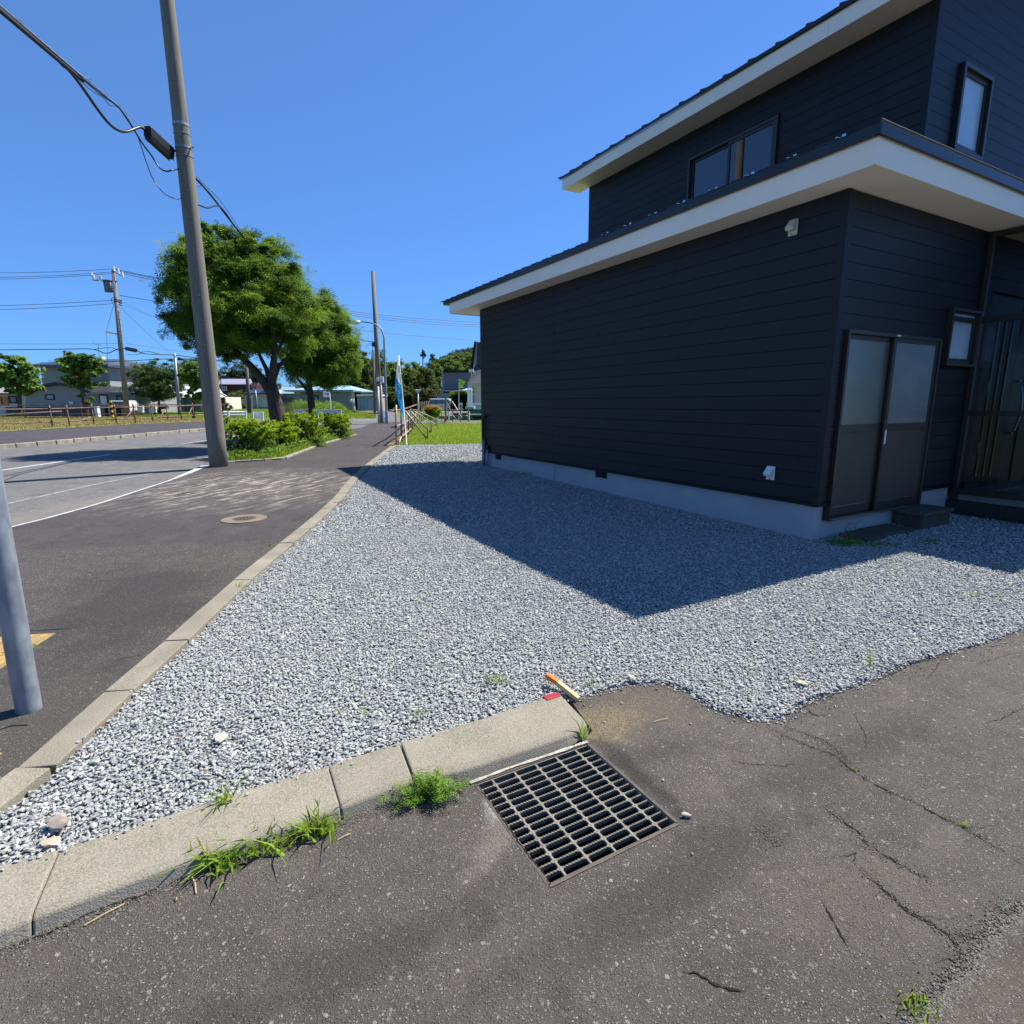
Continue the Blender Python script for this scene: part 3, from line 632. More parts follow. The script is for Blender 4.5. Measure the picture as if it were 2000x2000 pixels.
# corner trims, drip edge
M_trim=mat('navy_trim',(.028,.036,.055),.45,spec=.4)
M_base=mat('black_trim',(.006,.006,.008),.6)
mb=MB(); mb.box(-.024,-.0165,-.024,.042,ZB-.005,ZT); mb.box(-.0164,.055,-.024,-.0168,ZB-.005,ZT); mb.build('corner_trim',M_siding,house,local=True,bevel=.003)
mb=MB(); mb.box(-.026,.0,-.026,L1+.03,ZB-.035,ZB-.002); mb.box(.0,.149,-.026,-.001,ZB-.035,ZB-.002); mb.box(1.942,2.74,-.026,-.001,ZB-.035,ZB-.002); mb.build('drip_edge',M_base,house,local=True)
# foundation with vent openings
mb=MB(); fx=.02
ys=[0.02,3.36,3.66,6.77,7.05,L1-.02]
for a,b in ((.02,3.36),(3.66,6.77),(7.05,L1-.02)): mb.box(fx,.15,a,b,-.3,ZB-.03)
for a,b in ((3.36,3.66),(6.77,7.05)): mb.box(fx,.15,a,b,-.3,ZB-.145)
mb.box(.1502,8.45,fx+.0015,.15,-.3,.21); mb.box(.1501,.16,.0,.0,.0,.0) if 0 else None; mb.box(1.945,2.74,.021,.15,.21,ZB-.03)
mb.build('foundation',M_found,house,local=True,bevel=.006)
M_vent=mat('brown_vent',(.05,.035,.028),.7)
for a,b in ((3.36,3.66),(6.77,7.05)):
    mb=MB(); mb.box(.05,.07,a+.002,b-.002,ZB-.145,ZB-.035)
    for k in range(8): y=a+.02+(b-a-.04)*k/7; mb.box(.035,.05,y-.006,y+.006,ZB-.14,ZB-.04)
    mb.build('foundation_vent',M_vent,house,local=True)
mb=MB(); mb.box(.0185,.0205,3.30,3.72,.06,ZB-.17); mb.build('render_patch',mat('render_patch',(.31,.33,.37),.85,var=(.37,.39,.42),vs=6),house,local=True)
mb=MB(); mb.tube([(.018,4.795,ZB-.04),(.018,4.785,.2),(.018,4.80,.05)],.003,4); mb.build('foundation_crack',M_base,house,local=True)
# ---- eaves of the lower roof
es,et=-.375,-.43; FB,FT,MT=3.295,3.505,3.585; ye=8.35; xe=8.8
mb=MB(); mb.box(es+.02,-.003,et+.02,ye,FB+.012,FB+.03); mb.box(-.003,xe,et+.02,-.003,FB+.012,FB+.03); mb.box(-.003,xe,L1,ye,FB+.012,FB+.03)
mb.build('soffit',M_soffit,house,local=True)
fj=[et+.003,1.6,3.42,5.24,7.06,ye]
for a,b in zip(fj,fj[1:]): MB().box(es,es+.019,a+.001,b-.001,FB,FT).build('fascia',M_white,house,local=True,bevel=.002)
fj=[es,.96,2.78,4.6,6.4,xe]
for a,b in zip(fj,fj[1:]): MB().box(a+.001,b-.001,et-.0,et+.019,FB,FT).build('fascia',M_white,house,local=True,bevel=.002)
MB().box(es+.02,xe,ye,ye+.02,FB,FT).build('fascia',M_white,house,local=True)
mb=MB(); mb.box(es-.004,es-.001,et,ye,FT-.014,FT-.001); mb.box(es,xe,et-.004,et-.001,FT-.014,FT-.001); mb.build('fascia_stain',M_rust,house,local=True)
# metal roof: hipped skirt, with folded edge and stepped courses along the far end
slope=.20
us,ut=2.74,.83
mb=MB()
rx=es-.03; ry=et-.03; far=8.62
def rz_(x,y): return MT+slope*min(x-rx,y-ry)
a=(rx,ry,MT); b=(rx,far,MT); hx=us+.1; hy=ut+.1
ins=min(hx-rx,hy-ry)
# left slope and front slope meeting on a hip line
hip=(rx+3.2,ry+3.2,MT+slope*3.2)
mb.add([a,b,(rx+3.2,far,MT+slope*3.2),hip],[(0,1,2,3)]); mb.add([a,hip,(xe,ry+3.2,MT+slope*3.2),(xe,ry,MT)],[(0,1,2,3)])
mb.build('roof',M_roof,house,local=True)
mb=MB(); mb.box(rx,rx+.012,ry,far,FT,MT+.004); mb.box(rx+.012,xe,ry,ry+.012,FT,MT+.004); mb.box(rx+.012,rx+3,far-.012,far,FT,MT+.004); mb.box(rx+.012,es+.03,ry+.012,far-.012,FT,FT+.006); mb.box(rx+.012,xe,ry+.012,et+.03,FT,FT+.0061)
mb.build('roof_edge',M_roof,house,local=True,bevel=.002)
mb=MB()
for k in range(30):
    y=ry+.25+k*.30
    X=min(3.1,y-ry)
    if y<far-.1: mb.add([(rx-.004,y,MT+.004),(rx-.004,y+.3,MT+.003),(rx-.004,y+.3,MT+.018),(rx+X,y+.3,MT+slope*X+.018),(rx+X,y+.3,MT+slope*X+.003),(rx+X,y,MT+slope*X+.004)],[(0,1,2),(1,4,3,2),(0,2,3,5)])
mb.build('roof_course',M_roof,house,local=True)
for k in range(14):
    y=ry+.35+k*.455; mb=MB(); zz=MT+.012
    mb.box(rx+.02,rx+.10,y,y+.028,zz+.004,zz+.012); mb.box(rx+.09,rx+.10,y,y+.028,zz+.012,zz+.055); mb.box(rx-.01,rx+.02,y+.004,y+.024,zz+.004,zz+.010)
    mb.build('snow_clip',M_chrome,house,local=True)
mb=MB()
for k in range(14):
    x=rx+.4+k*.455; z=MT+.03; mb.tube([(x,ry+.02,MT),(x,ry+.03,z),(x,ry+.06,z+.01)],.006,5)
mb.tube([(rx+.02,ry+.02,MT+.03),(xe,ry+.02,MT+.03)],.012,6); mb.build('gutter_rod',M_roof,house,local=True)
# ---- upper storey
UZT=6.08; UL=7.6; UW=8.5
mb=MB(); mb.box(us+.004,us+.12,ut+.004,UL,3.5,UZT+.02); 
Wd=(ut,)
# left upper window opening
LW=(2.87,4.65,4.55,5.645); FW=(3.40,4.12,4.58,5.53)
boards('L',us,ut,UL,3.68,UZT,holes=[LW]); 
mb=MB(); mb.box(us+.004,us+.12,ut+.02,LW[0],3.5,UZT+.02); mb.box(us+.004,us+.12,LW[1],UL,3.5,UZT+.02); mb.box(us+.004,us+.12,LW[0],LW[1],3.5,LW[2]); mb.box(us+.004,us+.12,LW[0],LW[1],LW[3],UZT+.02)
# front gable wall backing (rises to the ridge)
rid=(us+UW)/2; gs=.45
def gtop(x): return UZT+.02+gs*(min(x,UW+us-x)-us)
poly=[(us+.004,ut+.004,3.5),(UW,ut+.004,3.5),(UW,ut+.004,UZT),(rid,ut+.004,gtop(rid)),(us+.004,ut+.004,UZT+.02)]
m2=MB(); m2.box(us+.12,FW[0],ut+.004,ut+.12,3.5,UZT); m2.box(FW[1],UW,ut+.004,ut+.12,3.5,UZT); m2.box(FW[0],FW[1],ut+.004,ut+.12,3.5,FW[2]); m2.box(FW[0],FW[1],ut+.004,ut+.12,FW[3],UZT)
m2.prism([(us,ut+.004,UZT),(UW,ut+.004,UZT),(rid,ut+.004,gtop(rid))],(0,1,0),.1)
m2.box(us+.12,UW,UL-.12,UL,3.5,UZT); m2.box(UW-.12,UW,ut+.12,UL-.12,3.5,UZT)
mb.add(m2.v,m2.f); mb.build('upper_wall',M_backwall,house,local=True)
z=3.68
while z<7.3:
    x0=us+max(0,z-UZT-.06)/gs; x1=UW-max(0,z-UZT-.06)/gs
    if x1-x0<.3: break
    segs=[(x0,x1)]
    if z+PIT*.5>FW[2] and z+PIT*.5<FW[3]: segs=[(x0,FW[0]),(FW[1],x1)]
    for p,r_ in segs: seg_board('F',ut,p,r_,z,z+PIT)
    z+=PIT
mb=MB(); mb.box(us-.024,us-.0165,ut-.024,ut+.042,3.6,UZT); mb.box(us-.0164,us+.055,ut-.024,ut-.0168,3.6,UZT); mb.build('corner_trim',M_siding,house,local=True,bevel=.003)
ue=2.27; UFB,UFT,UMT=6.07,6.28,6.335; uy0=ut-.42; uy1=8.0
MB().box(ue+.02,us,uy0,uy1,UFB+.012,UFB+.03).build('soffit',M_soffit,house,local=True)
fj=[uy0,1.9,3.72,5.54,7.3,uy1]
for a,b in zip(fj,fj[1:]): MB().box(ue,ue+.019,a+.001,b-.001,UFB,UFT).build('fascia',M_white,house,local=True,bevel=.002)
mb=MB(); mb.box(ue-.004,ue-.001,uy0,uy1,UFT-.014,UFT-.001); mb.build('fascia_stain',M_rust,house,local=True)
# raked fascias on both gables, roof slab
def rake(y): 
    zb=UFB; return [(ue+.02,y,zb),(ue+.02,y,zb+.2),(rid,y,zb+.2+gs*(rid-ue)),(UW+.45,y,zb+.2),(UW+.45,y,zb),(rid,y,zb+gs*(rid-ue))]
for y in (uy0,uy1-.02): MB().prism(rake(y),(0,1,0),.02).build('rake_fascia',M_white,house,local=True)
mb=MB(); zb=UFT+.005; x0=ue-.03; x1=UW+.5; yy0=uy0-.05; yy1=uy1+.06
for (y_) in (0,):
    A=[(x0,yy0,zb),(x0,yy0,zb+.05),(rid,yy0,zb+.05+gs*(rid-x0)),(x1,yy0,zb+.05),(x1,yy0,zb),(rid,yy0,zb+gs*(rid-x0))]
    mb.prism(A,(0,1,0),yy1-yy0)
mb.build('roof',M_roof,house,local=True)
mb=MB()
for k in range(18):
    y=yy0+k*.455; mb.prism([(x0-.004,y,zb+.045),(rid,y,zb+.05+gs*(rid-x0)),(rid,y,zb+.075+gs*(rid-x0)),(x0-.004,y,zb+.072)],(0,1,0),.03)
mb.build('roof_seam',M_roof,house,local=True)
MB().prism([(us,ut-.41,UFB+.19),(rid,ut-.41,UFB+.19+gs*(rid-us)),(rid,ut-.41,UFB+.2+gs*(rid-us)),(us,ut-.41,UFB+.2)],(0,1,0),.4).build('soffit',M_soffit,house,local=True)
# ---- windows
def frame_rect(mb,face,a0,a1,z0,z1,w_,d0,d1_):
    for (p,r_,s_,t_) in ((a0,a1,z1-w_,z1),(a0,a1,z0,z0+w_),(a0,a0+w_,z0+w_,z1-w_),(a1-w_,a1,z0+w_,z1-w_)):
        if face=='L': mb.box(-d1_,-d0,p,r_,s_,t_)
        else: mb.box(p,r_,-d1_,-d0,s_,t_)
def shift(mb,dx,dy): mb.v=[(x+dx,y+dy,z) for x,y,z in mb.v]; return mb
# upper sliding window in the long wall
wl=thing_part=shift((lambda m:(frame_rect(m,'L',LW[0],LW[1],LW[2],LW[3],.045,-.10,.055),m)[1])(MB()),us,0).build('window',M_bronze,house,local=True,bevel=.003)
mid=3.76
m=MB(); frame_rect(m,'L',mid-.03,LW[1]-.045,LW[2]+.045,LW[3]-.045,.045,-.04,.0); shift(m,us,0).build('sash',M_bronze,wl,local=True,bevel=.002)
m=MB(); frame_rect(m,'L',LW[0]+.045,mid+.03,LW[2]+.045,LW[3]-.045,.045,.005,.04); shift(m,us,0).build('sash',M_bronze,wl,local=True,bevel=.002)
MB().box(us+.018,us+.024,mid,LW[1]-.09,LW[2]+.09,LW[3]-.09).build('pane',M_glass,wl,local=True)
MB().box(us-.024,us-.018,LW[0]+.09,mid-.01,LW[2]+.09,LW[3]-.09).build('pane',M_glass,wl,local=True)
mb=MB(); 
for k in range(5): mb.box(us+.12+.02*(k%2),us+.135+.02*(k%2),3.45+k*.045,3.497+k*.045,LW[2],LW[3])
mb.build('curtain',M_curtain,wl,local=True)
mb=MB(); mb.add([(us+.9,2.5,4.2),(us+.9,5.1,4.2),(us+.9,5.1,5.9),(us+.9,2.5,5.9),(us+.12,2.5,4.2),(us+.12,5.1,4.2),(us+.12,5.1,5.9),(us+.12,2.5,5.9)],[(0,1,2,3),(0,4,7,3),(1,5,6,2),(0,1,5,4),(3,2,6,7)]); mb.build('room',M_dark,wl,local=True)
def frost(name,col,rough):
    m=mat(name,col,rough,var=tuple(x*.6 for x in col),vs=2.5,bump=.35,bs=70,spec=1.0,bdist=.003,stretch=(1,1,1.5)); return m
M_frost=frost('frosted_pane',(.17,.195,.205),.16); M_frost2=frost('frosted_pane_dim',(.115,.13,.11),.24); M_frost_sky=frost('frosted_pane_painted_sky',(.40,.50,.58),.2)  # sky variant: reflected sky is put into the base colour
m=MB(); frame_rect(m,'F',FW[0]-.03,FW[1]+.03,FW[2]-.02,FW[3]+.02,.05,-.04,.075); wf=shift(m,0,ut).build('window',M_bronze,house,local=True,bevel=.003)
m=MB(); frame_rect(m,'F',FW[0]+.02,FW[1]-.02,FW[2]+.03,FW[3]-.03,.055,-.01,.035); shift(m,0,ut).build('sash',M_bronze,wf,local=True,bevel=.002)
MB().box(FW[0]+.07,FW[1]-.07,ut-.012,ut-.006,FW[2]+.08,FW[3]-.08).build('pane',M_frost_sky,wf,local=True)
m=MB(); frame_rect(m,'F',SW[0],SW[1],SW[2],SW[3],.03,-.04,.075); wf=m.build('window',M_bronze,house,local=True,bevel=.003)
m=MB(); frame_rect(m,'F',SW[0]+.03,SW[1]-.03,SW[2]+.03,SW[3]-.08,.055,.0,.04); m.box(SW[0]+.03,SW[1]-.03,-.035,-.005,SW[3]-.05,SW[3]-.03); m.build('sash',M_bronze,wf,local=True,bevel=.002)
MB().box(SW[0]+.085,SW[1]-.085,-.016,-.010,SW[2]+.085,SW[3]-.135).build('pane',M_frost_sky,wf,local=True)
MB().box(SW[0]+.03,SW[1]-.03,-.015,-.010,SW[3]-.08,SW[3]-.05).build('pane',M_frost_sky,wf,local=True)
# ---- sliding service door
m=MB(); frame_rect(m,'F',DOOR[0],DOOR[1],DOOR[2],DOOR[3],.035,-.08,.055); dr=m.build('sliding_door',M_bronze,house,local=True,bevel=.003)
md=1.02
for (a,b,dd,gm) in ((DOOR[0]+.035,md+.03,-.03,M_frost2),(md-.03,DOOR[1]-.035,.012,M_frost)):
    m=MB(); zb=DOOR[2]+.035; zt_=DOOR[3]-.035
    w_=.05
    for p in ((a,a+w_,zb,zt_),(b-w_,b,zb,zt_),(a+w_,b-w_,zt_-.045,zt_),(a+w_,b-w_,zb,zb+.09),(a+w_,b-w_,1.09,1.17)): m.box(p[0],p[1],-dd-.028,-dd,p[2],p[3])
    lf=m.build('door_leaf',M_bronze,dr,local=True,bevel=.002)
    MB().box(a+w_,b-w_,-dd-.018,-dd-.010,1.17,zt_-.045).build('pane',gm,dr,local=True)
    MB().box(a+w_,b-w_,-dd-.022,-dd-.008,zb+.09,1.09).build('door_panel',M_doorpanel,dr,local=True)
    MB().box(a+w_,b-w_,-dd-.026,-dd-.022,zb+.088,zb+.094).build('door_bead',M_chrome,dr,local=True)
MB().box(md-.012,md+.010,-.052,-.041,.955,1.105).build('handle',M_plastic,dr,local=True,bevel=.002)
MB().box(1.0,1.06,-.060,-.0555,DOOR[3]-.025,DOOR[3]-.008).build('latch_plate',M_plastic,dr,local=True)
MB().box(DOOR[0]+.04,DOOR[1]-.04,-.062,-.056,DOOR[2]+.006,DOOR[2]+.022).build('sill_rail',M_chrome,dr,local=True)
# ---- entry porch (glazed wind break) and the black entrance door behind it
M_pglass=glassmat('porch_glass',thru=.42,ior=1.45)
PX=2.77; PY=-1.25
pr=thing('glazed_porch','dark bronze framed glass wind break porch shielding the entrance door of the navy house','porch',hw(PX,0,0),rz=HA)
def pl(mb):  # house-local to porch-local
    mb.v=[(x-PX,y,z) for x,y,z in mb.v]; return mb
for (x0,x1,y0,y1,z0,z1,nm) in [(PX-.03,PX+.03,-.07,-.017,.2,3.30,'post'),(PX-.03,PX+.03,PY-.03,PY+.03,.2,3.30,'post'),(PX-.025,PX+.025,PY+.03,-.07,3.235,3.295,'rail'),(PX-.025,PX+.025,PY+.03,-.07,2.30,2.37,'rail'),
   (PX-.025,PX+.025,PY+.03,-.07,1.23,1.295,'rail'),(PX-.025,PX+.025,PY+.03,-.07,.28,.345,'rail'),(PX+1.9,PX+1.96,PY-.03,PY+.03,.2,3.3,'post'),(PX+.03,PX+1.9,PY-.025,PY+.025,3.235,3.295,'rail'),(PX+.03,PX+1.9,PY-.025,PY+.025,2.30,2.37,'rail')]:
    pl(MB().box(x0,x1,y0,y1,z0,z1)).build(nm,M_bronze,pr,local=True,bevel=.003)
for z0,z1 in ((.345,1.23),(1.295,2.30),(2.37,3.235)):
    pl(MB().box(PX-.003,PX+.003,PY+.03,-.07,z0,z1)).build('pane',M_pglass,pr,local=True)
pl(MB().box(PX+.03,PX+1.9,PY-.003,PY+.003,2.37,3.235)).build('pane',M_pglass,pr,local=True)
pl(MB().box(PX-.06,PX+2.0,PY-.06,.019,.05,.2)).build('base_slab',mat('dark_porch_base',(.03,.027,.026),.7),pr,local=True,bevel=.004)
pl(MB().box(PX+.03,PX+1.9,PY+.03,.015,.2,.30)).build('floor_slab',mat('porch_floor',(.22,.22,.22),.7,var=(.15,.15,.15),vs=4),pr,local=True)
pl(MB().box(PX-.02,PX-.016,-.06,-.035,.36,.42)).build('label_plate',M_plastic,pr,local=True)
M_door=mat('black_door',(.010,.008,.007),.42,spec=.4)
M_pdark=mat('dark_door_glass',(.012,.013,.015),.12,spec=.5)
ed=MB().box(3.07,3.95,-.012,.06,.30,2.66).build('entrance_door',M_door,house,local=True,bevel=.003)
for x in (3.30,3.50,3.70): MB().box(x,x+.05,-.020,-.0125,.45,2.4).build('door_slit',M_pdark,ed,local=True)

hp=[(4.10,-.05,1.62),(4.10,-.07,1.58),(4.125,-.085,1.45),(4.14,-.09,1.3),(4.125,-.085,1.15),(4.10,-.07,1.03),(4.10,-.05,1.0)]
ed2=MB().box(3.96,4.9,-.010,.06,.30,2.66).build('entrance_door',M_door,house,local=True,bevel=.003)
MB().tube(hp,.014,8).build('handle',M_chrome,ed2,local=True,smooth=True)
for z in (1.66,.98): MB().box(4.09,4.115,-.05,-.0105,z-.012,z+.012).build('handle_mount',M_chrome,ed2,local=True)
for x in (4.35,): MB().box(x-.012,x+.012,-.026,-.0105,.34,2.62).build('door_rib',M_door,ed2,local=True)
for z in (1.5,.75): MB().box(3.235,3.245,-.035,-.0265,z,z+.15).build('hinge',M_chrome,ed,local=True)
# ---- vent hoods, drain pipes
def hood(name,label,y,z,col):
    o=thing(name,label,'vent hood',hw(0,y,z),rz=HA)
    mb=MB(); w_=.042
    P=[(-.017,0,.075),(-.035,0,.08),(-.10,0,.0),(-.085,0,-.03),(-.03,0,-.035),(-.017,0,-.03)]
    mb.prism([(x,-w_,zz) for x,_,zz in P],(0,1,0),2*w_); mb.build('cover',col,o,local=True,bevel=.008)
    MB().box(-.030,-.0165,-w_-.008,w_+.008,-.072,.078).build('back_plate',col,o,local=True,bevel=.008)
    MB().tube([(-.0305,0,-.06),(-.036,0,-.06)],.006,8).build('screw',M_dark,o,local=True)
hood('vent_hood','small cream plastic vent hood high on the navy long wall under the eave',.518,3.10,mat('cream_plastic',(.55,.52,.45),.5))
hood('vent_hood','small white plastic vent hood low on the navy long wall near the foundation',.534,.645,M_plastic)
o=thing('drain_pipe','tall grey standpipe with a hooked black top against the far end of the long wall','pipe',hw(-.05,7.45,.08),rz=HA)
MB().tube([(0,0,-.1),(0,0,.55)],.035,10).build('lower_pipe',M_galv,o,local=True,smooth=True)
MB().tube([(0,0,.55),(0,0,1.0),(.0,-.02,1.06),(.0,-.07,1.07),(0,-.09,1.02)],.022,10).build('upper_pipe',M_bronze,o,local=True,smooth=True)
o=thing('drain_pipe','short white standpipe with a black cap against the far end of the long wall','pipe',hw(-.05,7.27,.08),rz=HA)
MB().tube([(0,0,-.1),(0,0,.36)],.024,10).build('pipe',M_galv,o,local=True,smooth=True)
MB().tube([(0,0,.36),(0,0,.44)],.030,10).build('cap',M_bronze,o,local=True,smooth=True)
# ---- concrete step and pavers by the door
st=thing('concrete_step','mossy dark concrete step block with a thin cap slab below the sliding door','step',hw(1.78,-.16,0),rz=HA)
M_step=mat('dark_step_concrete',(.062,.053,.043),.9,var=(.04,.038,.028),vs=9,amt=.9,bump=.8,bs=60,col2=(.14,.125,.105),vs2=80,amt2=.5,bdist=.008)
MB().box(-.30,.30,-.15,.15,-.05,.155).build('block',M_step,st,local=True,bevel=.01)
MB().box(-.33,.33,-.17,.16,.157,.20).build('cap_slab',M_step,st,local=True,bevel=.008)
for (x0,x1,y0,y1,r_,lb) in ((.40,.76,-.32,-.02,.03,'dark square paver half buried in gravel under the sliding door, nearest the house corner'),(.79,1.36,-.30,.0,-.04,'dark longer paver half buried in gravel between the square paver and the concrete step')):
    mb=MB(); mb.obox(hw((x0+x1)/2,(y0+y1)/2,.012),x1-x0,y1-y0,.03,HA+r_); tag(mb.build('paver',M_step,bevel=.008),lb,'paver',group='dark pavers under the sliding door')
# ================================================================== GRAVEL YARD (stuff)
bed=sheet('gravel_yard',gravel_poly,lambda y:gz(y)-.014,M_gravelbed,thick=.02)
def stonemat(name):
    m=bpy.data.materials.new(name); m.use_nodes=True; t=m.node_tree; L=t.links; b=t.nodes['Principled BSDF']; b.inputs['Roughness'].default_value=.75; b.inputs['Specular IOR Level'].default_value=.25
    oi=N(t,'ShaderNodeObjectInfo'); cr=N(t,'ShaderNodeValToRGB'); cr.color_ramp.interpolation='LINEAR'
    e=cr.color_ramp.elements; e[0].color=(.23,.243,.248,1); e[1].color=(.45,.45,.435,1)
    for p,c in ((.3,(.295,.311,.315)),(.6,(.345,.362,.364)),(.9,(.40,.412,.41)),(.955,(.50,.49,.47)),(.975,(.42,.37,.29))):
        x=e.new(p); x.color=(*c,1)
    L.new(oi.outputs['Random'],cr.inputs[0])
    tc=N(t,'ShaderNodeTexCoord'); n=N(t,'ShaderNodeTexNoise'); n.inputs['Scale'].default_value=2.2; n.inputs['Detail'].default_value=6; L.new(tc.outputs['Object'],n.inputs['Vector'])
    r=N(t,'ShaderNodeMapRange'); r.inputs[1].default_value=.3; r.inputs[2].default_value=.7; r.inputs[3].default_value=.85; r.inputs[4].default_value=1.12; L.new(n.outputs[0],r.inputs[0])
    h=N(t,'ShaderNodeHueSaturation'); L.new(cr.outputs[0],h.inputs['Color']); L.new(r.outputs[0],h.inputs['Value'])
    geo=N(t,'ShaderNodeNewGeometry'); nb=N(t,'ShaderNodeTexNoise'); nb.inputs['Scale'].default_value=1.1; nb.inputs['Detail'].default_value=5; L.new(geo.outputs['Position'],nb.inputs['Vector'])
    rb=N(t,'ShaderNodeMapRange'); rb.inputs[1].default_value=.35; rb.inputs[2].default_value=.68; rb.inputs[3].default_value=0; rb.inputs[4].default_value=.30; L.new(nb.outputs[0],rb.inputs[0])
    xd=N(t,'ShaderNodeMix',data_type='RGBA'); L.new(rb.outputs[0],xd.inputs[0]); L.new(h.outputs[0],xd.inputs[6]); xd.inputs[7].default_value=(.385,.388,.375,1); L.new(xd.outputs[2],b.inputs['Base Color'])
    bp=N(t,'ShaderNodeBump'); bp.inputs['Strength'].default_value=.25; bp.inputs['Distance'].default_value=.1; L.new(n.outputs[0],bp.inputs['Height']); L.new(bp.outputs[0],b.inputs['Normal'])
    return m
M_stone=stonemat('grey_chippings')
def stone_mesh(name,seed,m,flat=.62,sub=2):
    bm=bmesh.new(); bmesh.ops.create_icosphere(bm,subdivisions=sub,radius=1)
    rn=random.Random(seed)
    pl_=[(Vector((rn.uniform(-1,1),rn.uniform(-1,1),rn.uniform(-1,1))).normalized(),rn.uniform(.42,.75)) for _ in range(13)]
    for v in bm.verts:
        for n_,d_ in pl_:
            k=v.co.dot(n_)
            if k>d_: v.co-=n_*(k-d_)
        v.co*=1+.10*noise.noise(v.co*2.1+Vector((seed,0,0)))
        v.co.x*=1.12; v.co.y*=.86; v.co.z*=flat
    me=bpy.data.meshes.new(name); bm.to_mesh(me); bm.free(); me.materials.append(m)
    for p in me.polygons: p.use_smooth=False
    return me
proto=bpy.data.collections.new('stone_prototypes')
for i in range(7):
    o=bpy.data.objects.new('chipping',stone_mesh('chipping',i*3+1,M_stone,flat=random.uniform(.42,.62),sub=2 if i<4 else 1)); proto.objects.link(o)
def scatter_pts(poly,spx,x0,x1,y0,y1,jit=.5):
    nx=int((x1-x0)/spx)+1; ny=int((y1-y0)/(spx*.9))+1
    X,Y=np.meshgrid(np.arange(nx)*spx+x0,np.arange(ny)*spx*.9+y0); X=X+(np.arange(ny)%2)[:,None]*spx*.5
    X=X+rng.uniform(-jit,jit,X.shape)*spx; Y=Y+rng.uniform(-jit,jit,Y.shape)*spx
    m=inside(poly,X,Y); return X[m],Y[m]
px_,py_,ps_,pz_=[],[],[],[]
camd=lambda X,Y:np.hypot(X,Y)
xs=[p[0] for p in gravel_poly]; ys=[p[1] for p in gravel_poly]
for (sp,sz,r0,r1) in ((.0145,.0108,0,3.8),(.0170,.0120,3.8,6.4),(.023,.0155,6.4,11.5),(.040,.025,11.5,30)):
    X,Y=scatter_pts(gravel_poly,sp,min(xs),max(xs),min(ys),min(max(ys),24))
    d=camd(X,Y); 
    az=np.degrees(np.arctan2(X,Y)); m=(d>=r0)&(d<r1)&(az>-50)&(az<50)
    X,Y=X[m],Y[m]
    sc_=sz*np.clip(rng.lognormal(-.06,.27,len(X)),.5,1.75)
    for lay in ((0,.0),):
        px_.append(X); py_.append(Y); ps_.append(sc_); 
        pz_.append(-.006+rng.uniform(-.005,.012,len(X))*sz/.016)
# a spill of loose chippings past the edges
spill=[]
def edge_spill(line,n,d0,d1,sgn,z):
    line=[Vector(p[:2]) for p in line]
    for k in range(n):
        i=random.randrange(len(line)-1); p=line[i].lerp(line[i+1],random.random()); t=(line[i+1]-line[i]).normalized(); nrm=Vector((t.y,-t.x))*sgn
        q_=p+nrm*abs(random.gauss(0,1))*random.uniform(d0,d1); spill.append((q_.x,q_.y,z+.004,random.uniform(.005,.011)))
edge_spill(gr_right,500,.006,.03,1,DRV); edge_spill(gr_right,16,.04,.15,1,DRV)
edge_spill(fk_in[:-1],50,.005,.03,1,KT); edge_spill(kerbL_in[1:10],14,.003,.02,-1,.017)
for (u,v) in ((1180,1412),(1214,1375),(1295,1525),(1352,1670)):
    p=G(u,v,DRV); spill.append((p.x,p.y,DRV+.005,random.uniform(.006,.009)))
sp_=np.array(spill)
X=np.concatenate(px_+[sp_[:,0]]); Y=np.concatenate(py_+[sp_[:,1]]); SC=np.concatenate(ps_+[sp_[:,3]])
gzn=.012*np.clip(Y-5,0,55)
Z=np.concatenate(pz_+[sp_[:,2]])+gzn
small=np.arange(len(X))>=len(X)-1400
